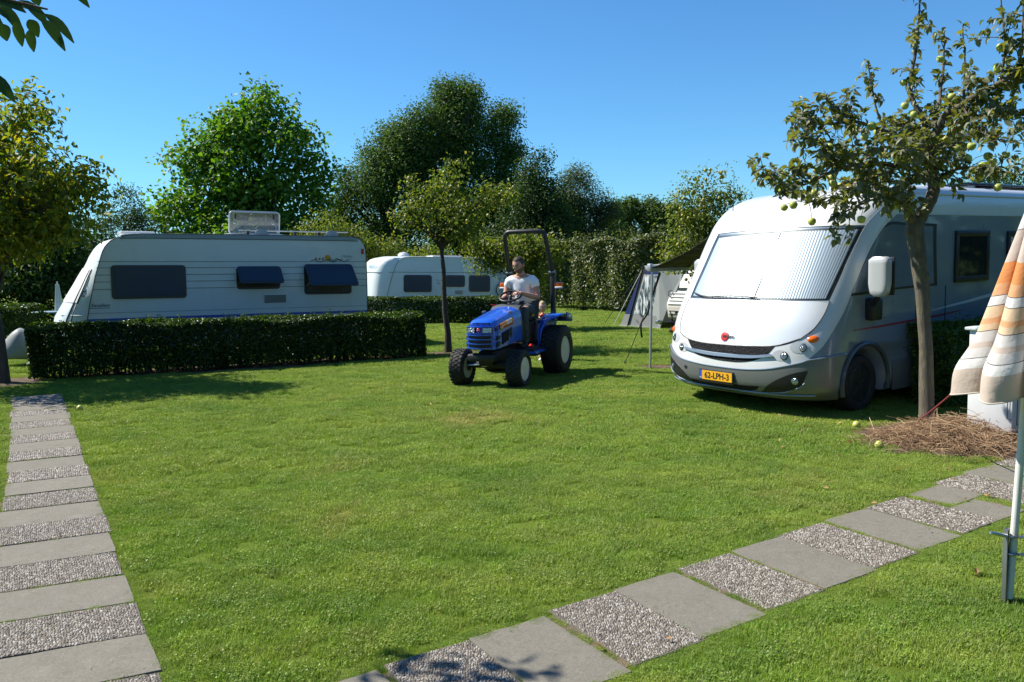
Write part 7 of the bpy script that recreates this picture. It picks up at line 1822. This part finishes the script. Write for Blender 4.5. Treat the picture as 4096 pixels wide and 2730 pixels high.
quad('front_panel', [tl_(1.03, .32), tl_(1.26, .01), tl_(1.50, .60, .05), tl_(1.80, 1.15, .15), tl_(1.80, 1.56, .2), tl_(1.26, 1.405)], M_CANVAS, te)
quad('side_wall', [tl_(.0, .02), tl_(.0, .02, 2.4), tl_(.80, 1.62, 2.4), tl_(.80, 1.48)], M_CANVAS2, te)
quad('roof', [tl_(.80, 1.485), tl_(.80, 1.62, 2.4), tl_(2.2, 1.75, 2.4), tl_(1.80, 1.56, .2), tl_(1.40, 1.53)], M_CANVAS, te)
MB().tube([tl_(.80, 1.485, -.02), tl_(.265, .03, -.02)], .018, 6).build('edge_tape', M_BLKTAPE, te)
for lab, e, mt in (('pale guy rope running from the tent peak down to the lawn', (2.56, 20.75, 0), M_CANVAS), ('dark guy rope running furthest out from the tent peak', (2.36, 21.1, 0), M_BLKTAPE)):
    g_ = MB().tube([(3.16, 19.60, 1.49), e], .008, 5).build('guy_rope', mt, None); tag(g_, lab, 'rope', 'guy ropes of the tent')
oc = thing('caravan', 'old cream ribbed caravan attached to the grey and navy tent', 'caravan', (3.66, 19.14, 0), TRZ)
M_CREAM = simple('cream ribbed panel', (.74, .73, .69), .45, var=.05, vscale=1.2, dirt=((.5, .49, .44), .3)); M_BEIGE = simple('beige locker panel', (.50, .47, .41), .5, var=.08)
ob = MB(); ob.prism([(-.05, .28), (-.10, .60), (.06, .95), (.17, 1.35), (.30, 1.55), (.5, 1.64), (3.2, 1.64), (3.35, 1.5), (3.4, .28)], 0, 1.7, 'x'); ob.build('body', M_CREAM, oc, smooth=20, bevel=.03)
for z, off in ((.62, -.115), (.70, -.085), (.78, -.05), (.86, -.01)): MB().rbox((.85, off + .01, z), (1.62, .03, .022), .008).build('rib', M_CREAM, oc)
MB().rbox((.85, -.085, .44), (1.60, .05, .26), .02, rot=(R(6), 0, 0)).build('front_locker', M_BEIGE, oc)
for z in (.40, .47): MB().rbox((.85, -.118, z), (1.56, .012, .014), .004).build('rib', M_BEIGE, oc)
MB().rbox((.30, -.125, .43), (.05, .02, .07), .008).build('locker_latch', M_BLACKP, oc)
wf = MB().rbox((.90, .085, 1.13), (1.36, .03, .40), .03, rot=(R(-17), 0, 0)).build('front_window', M_CFRAME, oc)
MB().rbox((.90, .066, 1.13), (1.24, .02, .32), .02, rot=(R(-17), 0, 0)).build('pane_blind', simple('white window blind', (.74, .73, .70), .7), wf)
MB().tube([(.09, -.02, .93), (.05, -.07, .90), (.05, -.08, .80), (.09, -.06, .78)], .010, 6).build('grab_handle', M_BLACKP, oc)
dbm = MB(); dbm.tube([(.25, 0, .26), (.75, -.95, .27)], .03, 6); dbm.tube([(1.45, 0, .26), (.75, -.95, .27)], .03, 6); dbm.tube([(.75, -.95, .27), (.75, -1.2, .28)], .03, 8); dbm.tube([(.66, -.70, .45), (.66, -.68, .05)], .022, 8)
d_ = dbm.build('drawbar', M_TDARK, oc); MB().rbox((.74, -1.22, .31), (.09, .16, .08), .02).build('coupling', M_STEEL, d_); MB().tube([(.73, -.78, .34), (.65, -.70, .42), (.58, -.66, .50)], .014, 6).build('brake_lever', M_BLACKP, d_)
MB().lathe([(.0001, -.04), (.07, -.04), (.075, 0), (.07, .04), (.0001, .04)], (.66, -.68, .075), 14, 'x').build('jockey_wheel', M_RUBBER, d_)
for s in (0, 1): wheel(oc, (.12 + s * 1.46, 1.8, .26), .26, .15, .16, M_ALU, -1 if s == 0 else 1)

# storm strap of the motorhome awning
ss = MB()
def ribbon(pts, w, mat, name, parent=None):
    mb = MB(); vs = []
    for i, p in enumerate(pts): 
        p = Vector(p); vs += [p + Vector((-w / 2, .004 * math.sin(i * 2), 0)), p + Vector((w / 2, -.004 * math.sin(i * 2), 0))]
    mb.add(vs, [(2 * i, 2 * i + 1, 2 * i + 3, 2 * i + 2) for i in range(len(pts) - 1)])
    o = mb.build(name, mat, parent, smooth=60, fix=False); md = o.modifiers.new('web', 'SOLIDIFY'); md.thickness = .004; return o
strp = thing('storm_strap', 'black storm strap and cord running from the awning rail to a peg in the grass', 'strap', (1.82, 13.35, 0))
sl = lambda p: Vector(p) - Vector((1.82, 13.35, 0))
MB().tube([sl((2.30, 12.80, 1.50)), sl((2.18, 12.93, 1.08)), sl((1.82, 13.35, 0.0))], .006, 5).build('cord', M_BLKTAPE, strp)
ribbon([sl((2.31, 12.79, 1.48)), sl((2.24, 12.86, 1.24)), sl((2.17, 12.93, 1.02)), sl((2.15, 12.95, .88)), sl((2.11, 12.98, .80)), sl((2.04, 13.0, .70)), sl((2.035, 13.0, .60)), sl((2.05, 13.0, .47))], .028, M_BLKTAPE, 'webbing', strp)
MB().tube([sl((1.82, 13.36, -.05)), sl((1.815, 13.345, .06))], .010, 6).build('peg', M_STEEL, strp)

# parasol folded on its pole, clamped to a stake
pa = thing('parasol', 'folded parasol with orange, white and beige bands on a white pole', 'parasol', (2.472, 4.018, 0), 0)
tiltm = Matrix.Rotation(math.atan2(.042, .96), 4, 'Y')
M_POLE = simple('white painted pole', (.70, .70, .66), .35, var=.06, dirt=((.5, .48, .42), .3))
o = MB().tube([(0, 0, .02), (0, 0, 1.0), (0, 0, 2.15)], .0185, 14).build('pole', M_POLE, pa, smooth=60); o.data.transform(tiltm)
m, n, b = newmat('banded parasol cloth')
at2 = n('ShaderNodeAttribute'); at2.attribute_name = 'band'
W1, BE, TA, O1, O2, P1, LG, DK = (.86, .85, .83), (.66, .55, .47), (.68, .57, .50), (.80, .31, .09), (.82, .43, .21), (.84, .62, .40), (.74, .71, .68), (.10, .09, .09)
stops = [(0.0, BE), (.124, W1), (.170, DK), (.1745, LG), (.222, BE), (.250, LG), (.298, DK), (.3025, P1), (.335, O2), (.363, P1), (.415, DK), (.4195, W1), (.463, DK), (.4675, O2), (.52, O1), (.618, TA), (.762, DK), (.7665, W1), (.815, LG), (.90, TA), (1.0, W1)]
uv = at2.outputs['Fac']
c = n.ramp(uv, stops, 'CONSTANT')
wv = n.noise(300, 2, .5, n.obj()); c = n.mix(n.math('MULTIPLY', wv, .25), c, (.5, .42, .35))
df = n('ShaderNodeBsdfDiffuse', i_Roughness=.3); n.link(c, df.inputs[0]); tr = n('ShaderNodeBsdfTranslucent'); n.link(c, tr.inputs[0])
ms = n('ShaderNodeMixShader', i_0=.22); n.link(df.outputs[0], ms.inputs[1]); n.link(tr.outputs[0], ms.inputs[2]); n.link(ms.outputs[0], m.node_tree.nodes['Material Output'].inputs[0])
n.link(n.bump(n.noise(22, 3, .6, n.obj()), .25, .02), df.inputs['Normal'])
M_PARA = m
# eight gores hanging in deep pleats
NU, NV = 161, 44; vs = []; band = []
def canopy(u, v):
    a = u * 2 * PI - .62; G = 8
    zt, zb = 2.08, 1.055
    r0 = .026 + .295 * (1 - v) ** 1.02 + .035 * math.exp(-((v - .12) / .10) ** 2)
    ph = (u * G) % 1.0; lobe = abs(math.sin(ph * PI)) ** .55       # full lobe, sharp crease
    cr_ = .60 + .40 * lobe
    r_ = r0 * cr_ * (1 + .05 * math.sin(a * 2 + 1))
    tw = .10 * math.sin(ph * 2 * PI) * (1 - v) * .5
    hem = -.035 * lobe ** 1.5 if v < .001 else -.035 * lobe ** 1.5 * (1 - v)
    z = zb + (zt - zb) * v + hem + .02
    return Vector((r_ * math.cos(a + tw), r_ * math.sin(a + tw), z))
for j in range(NV):
    v = j / (NV - 1)
    for i in range(NU - 1): vs.append(canopy(i / (NU - 1), v)); band.append(v * .985 + .006)
F_ = [(j * (NU - 1) + i, j * (NU - 1) + (i + 1) % (NU - 1), (j + 1) * (NU - 1) + (i + 1) % (NU - 1), (j + 1) * (NU - 1) + i) for j in range(NV - 1) for i in range(NU - 1)]
mb = MB(); mb.add(vs, F_); ca_ = mb.build('canopy', M_PARA, pa, smooth=60, fix=False)
a_ = ca_.data.attributes.new('band', 'FLOAT', 'POINT'); a_.data.foreach_set('value', np.array(band, dtype=np.float32))
ca_.data.transform(tiltm)
hm = MB().tube([canopy(i / (NU - 1), 0) * 1.0 for i in range(NU - 1)], .004, 5, closed=True).build('hem', simple('beige hem', (.50, .44, .36), .8), ca_); hm.data.transform(tiltm)
for k in range(8):
    a = k / 8 * 2 * PI; o = MB().tube([(.02 * math.cos(a), .02 * math.sin(a), 2.05), (.10 * math.cos(a), .10 * math.sin(a), 1.25)], .005, 5).build('rib', M_STEEL, pa); o.data.transform(tiltm)
M_GALV = simple('galvanised steel', (.30, .32, .33), .4, .8, var=.25)
stk = MB(); stk.rbox((-.028, -.004, .15), (.005, .035, .46), .001); stk.rbox((-.016, .014, .15), (.028, .005, .46), .001)
st_ = stk.build('stake', M_GALV, pa)
for z in (.345, .255):
    cl = MB().tube([(.026 * math.cos(R(t)), .026 * math.sin(R(t)), z) for t in range(-150, 151, 20)], .006, 6).build('clamp', M_GALV, st_); MB().tube([(.02, -.03, z), (.055, -.03, z + .004)], .007, 8).build('bolt', M_STEEL, cl); MB().lathe([(.012, 0), (.012, .012)], (.045, -.03, z - .006), 6, 'z').build('nut', M_STEEL, cl)
MB().tube([(-.028, -.01, .345), (-.10, -.03, .368), (-.125, -.035, .374)], [.010, .009, .007], 8).build('lever', M_STEEL, st_)

# red cord from the apple trunk up to the parasol
rc = MB().tube([(3.96, 7.97, .10), (3.6, 7.0, .40), (3.2, 5.85, .79), (2.53, 4.03, 1.36)], .0065, 6).build('guy_cord', simple('red cord', (.32, .04, .05), .7, var=.3, vscale=60), None, smooth=60)
rc.name = 'tether'
tag(rc, 'taut red cord running from the apple trunk to the folded parasol', 'cord')

# white box with a dark outline behind the parasol
bx = thing('service_box', 'white service box in the straw behind the folded parasol', 'box', (4.47, 7.30, 0), R(30))
M_BOXW = simple('white sheet metal', (.72, .735, .74), .45, var=.05, vscale=1.5, dirt=((.5, .5, .45), .35))
MB().rbox((.24, .22, .545), (.46, .42, .93), .012).build('body', M_BOXW, bx, bevel=.003)
MB().rbox((.24, .22, 1.02), (.52, .48, .03), .01).build('lid', simple('pale grey lid', (.45, .52, .52), .5), bx)
MB().rbox((.24, .22, .04), (.40, .36, .09), .01).build('plinth', M_TDARK, bx)
ot = MB().tube([(-.004 + .0, .05, .92), (-.004, .05, .22), (-.004, -.0 + .012, .22)], .004, 4).build('door_edge', M_BLACKP, bx)
dr_ = MB().rbox((.24, .006, .56), (.38, .012, .80), .004).build('door', M_BOXW, bx); MB().tube([(.06, -.002, .95), (.06, -.002, .17), (.13, -.002, .17)], .004, 4).build('seal', M_BLACKP, dr_); MB().rbox((.38, -.004, .55), (.03, .02, .10), .006).build('handle', M_BLACKP, dr_)

# heap of dry straw round the apple trunk
r = np.random.default_rng(31); k = 4200
cx_ = np.array([3.82, 4.12, 4.25, 4.05]); cy_ = np.array([7.45, 7.55, 7.75, 7.15]); q = r.choice(4, k, p=[.3, .34, .18, .18])
X = cx_[q] + r.normal(0, .26, k); Y = cy_[q] + r.normal(0, .17, k); d2 = ((X - 4.08) / .62) ** 2 + ((Y - 7.5) / .5) ** 2
Z = .02 + np.abs(r.normal(0, .5, k)) * .13 * np.exp(-d2 * .55); L = r.uniform(.08, .34, k); az = r.uniform(0, 2 * PI, k); el = r.normal(.1, .35, k) ; bend = r.uniform(-.12, .16, k); w = r.uniform(.0012, .003, k)
pts = []
for s_ in (-.5, -.17, .17, .5):
    px = X + np.cos(az) * np.cos(el) * L * s_ - np.sin(az) * bend * (s_ ** 2) * L * 2; py = Y + np.sin(az) * np.cos(el) * L * s_ + np.cos(az) * bend * s_ ** 2 * L * 2; pz = np.maximum(.008, Z + np.sin(el) * L * s_ + .35 * L * (.25 - s_ ** 2))
    for t in range(3):
        a = 2 * PI * t / 3; pts.append(np.stack([px - np.sin(az) * w * np.cos(a), py + np.cos(az) * w * np.cos(a), pz + w * np.sin(a)], 1))
V = np.stack(pts, 1).reshape(-1, 3); b_ = (np.arange(k) * 12)[:, None]; F = []
for s_ in range(3):
    for t in range(3): F.append(b_ + [s_ * 3 + t, s_ * 3 + (t + 1) % 3, (s_ + 1) * 3 + (t + 1) % 3, (s_ + 1) * 3 + t])
m, n, b = newmat('dry straw')
n.link(n.ramp(n.isl(), [(0, (.16, .085, .045)), (.4, (.27, .16, .085)), (.75, (.40, .26, .14)), (1, (.55, .40, .23))]), b.inputs['Base Color']); b.inputs['Roughness'].default_value = .7
stuff(fast_mesh('dry_straw', V, np.concatenate(F), m), 'loose heap of dry brown straw round the apple trunk', 'straw')

# fallen leaves and windfalls on the lawn
M_FALL = leafmat('fallen leaves', [(0, (.20, .10, .04)), (.4, (.34, .22, .10)), (.7, (.45, .33, .18)), (1, (.30, .14, .05))], .2, .05)
spots_ = [(1.98, 8.1), (2.07, 8.19), (2.85, 8.76), (2.81, 7.99), (2.78, 6.94), (3.68, 8.53), (3.4, 8.69), (2.49, 5.61), (2.50, 4.36), (2.23, 6.64), (3.45, 6.44), (2.57, 6.67), (1.93, 7.9), (3.34, 8.03), (3.91, 8.06), (2.94, 7.88), (.69, 3.66), (3.32, 6.14), (2.62, 5.72), (3.0, 6.9), (2.4, 7.3), (-.9, 9.4), (.8, 8.6), (-6.9, 12.7), (-7.4, 12.5), (-7.8, 12.3), (-8.2, 12.4), (-7.1, 12.2)]
r = np.random.default_rng(8); C = np.array([(x, y, .028) for x, y in spots_]); k = len(C); C = np.concatenate([C, C + r.normal(0, .35, (k, 3)) * [1, 1, 0]]); k = len(C)
ax, nm = orient(r, k, 1.3, None, 0); Ls = r.uniform(.028, .062, k); V, F = leaf_faces(C, ax, nm, Ls, Ls * .55, .3)
stuff(fast_mesh('fallen_leaves', V, F, M_FALL), 'scattered dry fallen leaves on the lawn', 'leaves')
for x, y, lab in ((3.41, 8.12, 'fallen apple on the lawn at the edge of the motorhome shadow'), (3.25, 7.25, 'fallen apple on the lawn just left of the straw heap'), (-5.47, 10.31, 'pale windfall lying on the grass beside the tile path')):
    o = bpy.data.objects.new('windfall_apple', APM[0]); COL.objects.link(o); o.location = (x, y, .036); o.rotation_euler = (1, .4, 2); tag(o, lab, 'apple', 'windfalls on the lawn')

# far left: folded white parasol and a blue table under the trees
fp = thing('parasol', 'small folded white parasol in the dark under the far trees', 'parasol', (-12.0, 22.0, 0))
MB().tube([(0, 0, 0), (0, 0, 1.45)], .02, 8).build('pole', M_POLE, fp)
MB().grid(lambda u, v: Vector(((.10 - .06 * v) * (1 + .25 * math.cos(u * 2 * PI * 6)) * math.cos(u * 2 * PI), (.10 - .06 * v) * (1 + .25 * math.cos(u * 2 * PI * 6)) * math.sin(u * 2 * PI), .68 + .70 * v)), 48, 6, True).build('canopy', simple('white parasol cloth', (.6, .6, .56), .8), fp, smooth=60)
tb = thing('garden_table', 'blue garden table beside the small folded white parasol', 'table', (-12.15, 21.7, 0))
MB().rbox((0, 0, .66), (.75, .6, .03), .01).build('table_top', simple('pale blue table top', (.22, .34, .42), .5), tb)
for sx in (-1, 1):
    for sy in (-1, 1): MB().tube([(sx * .33, sy * .25, 0), (sx * .30, sy * .22, .65)], .016, 6).build('leg', simple('blue leg', (.02, .06, .20), .5), tb)
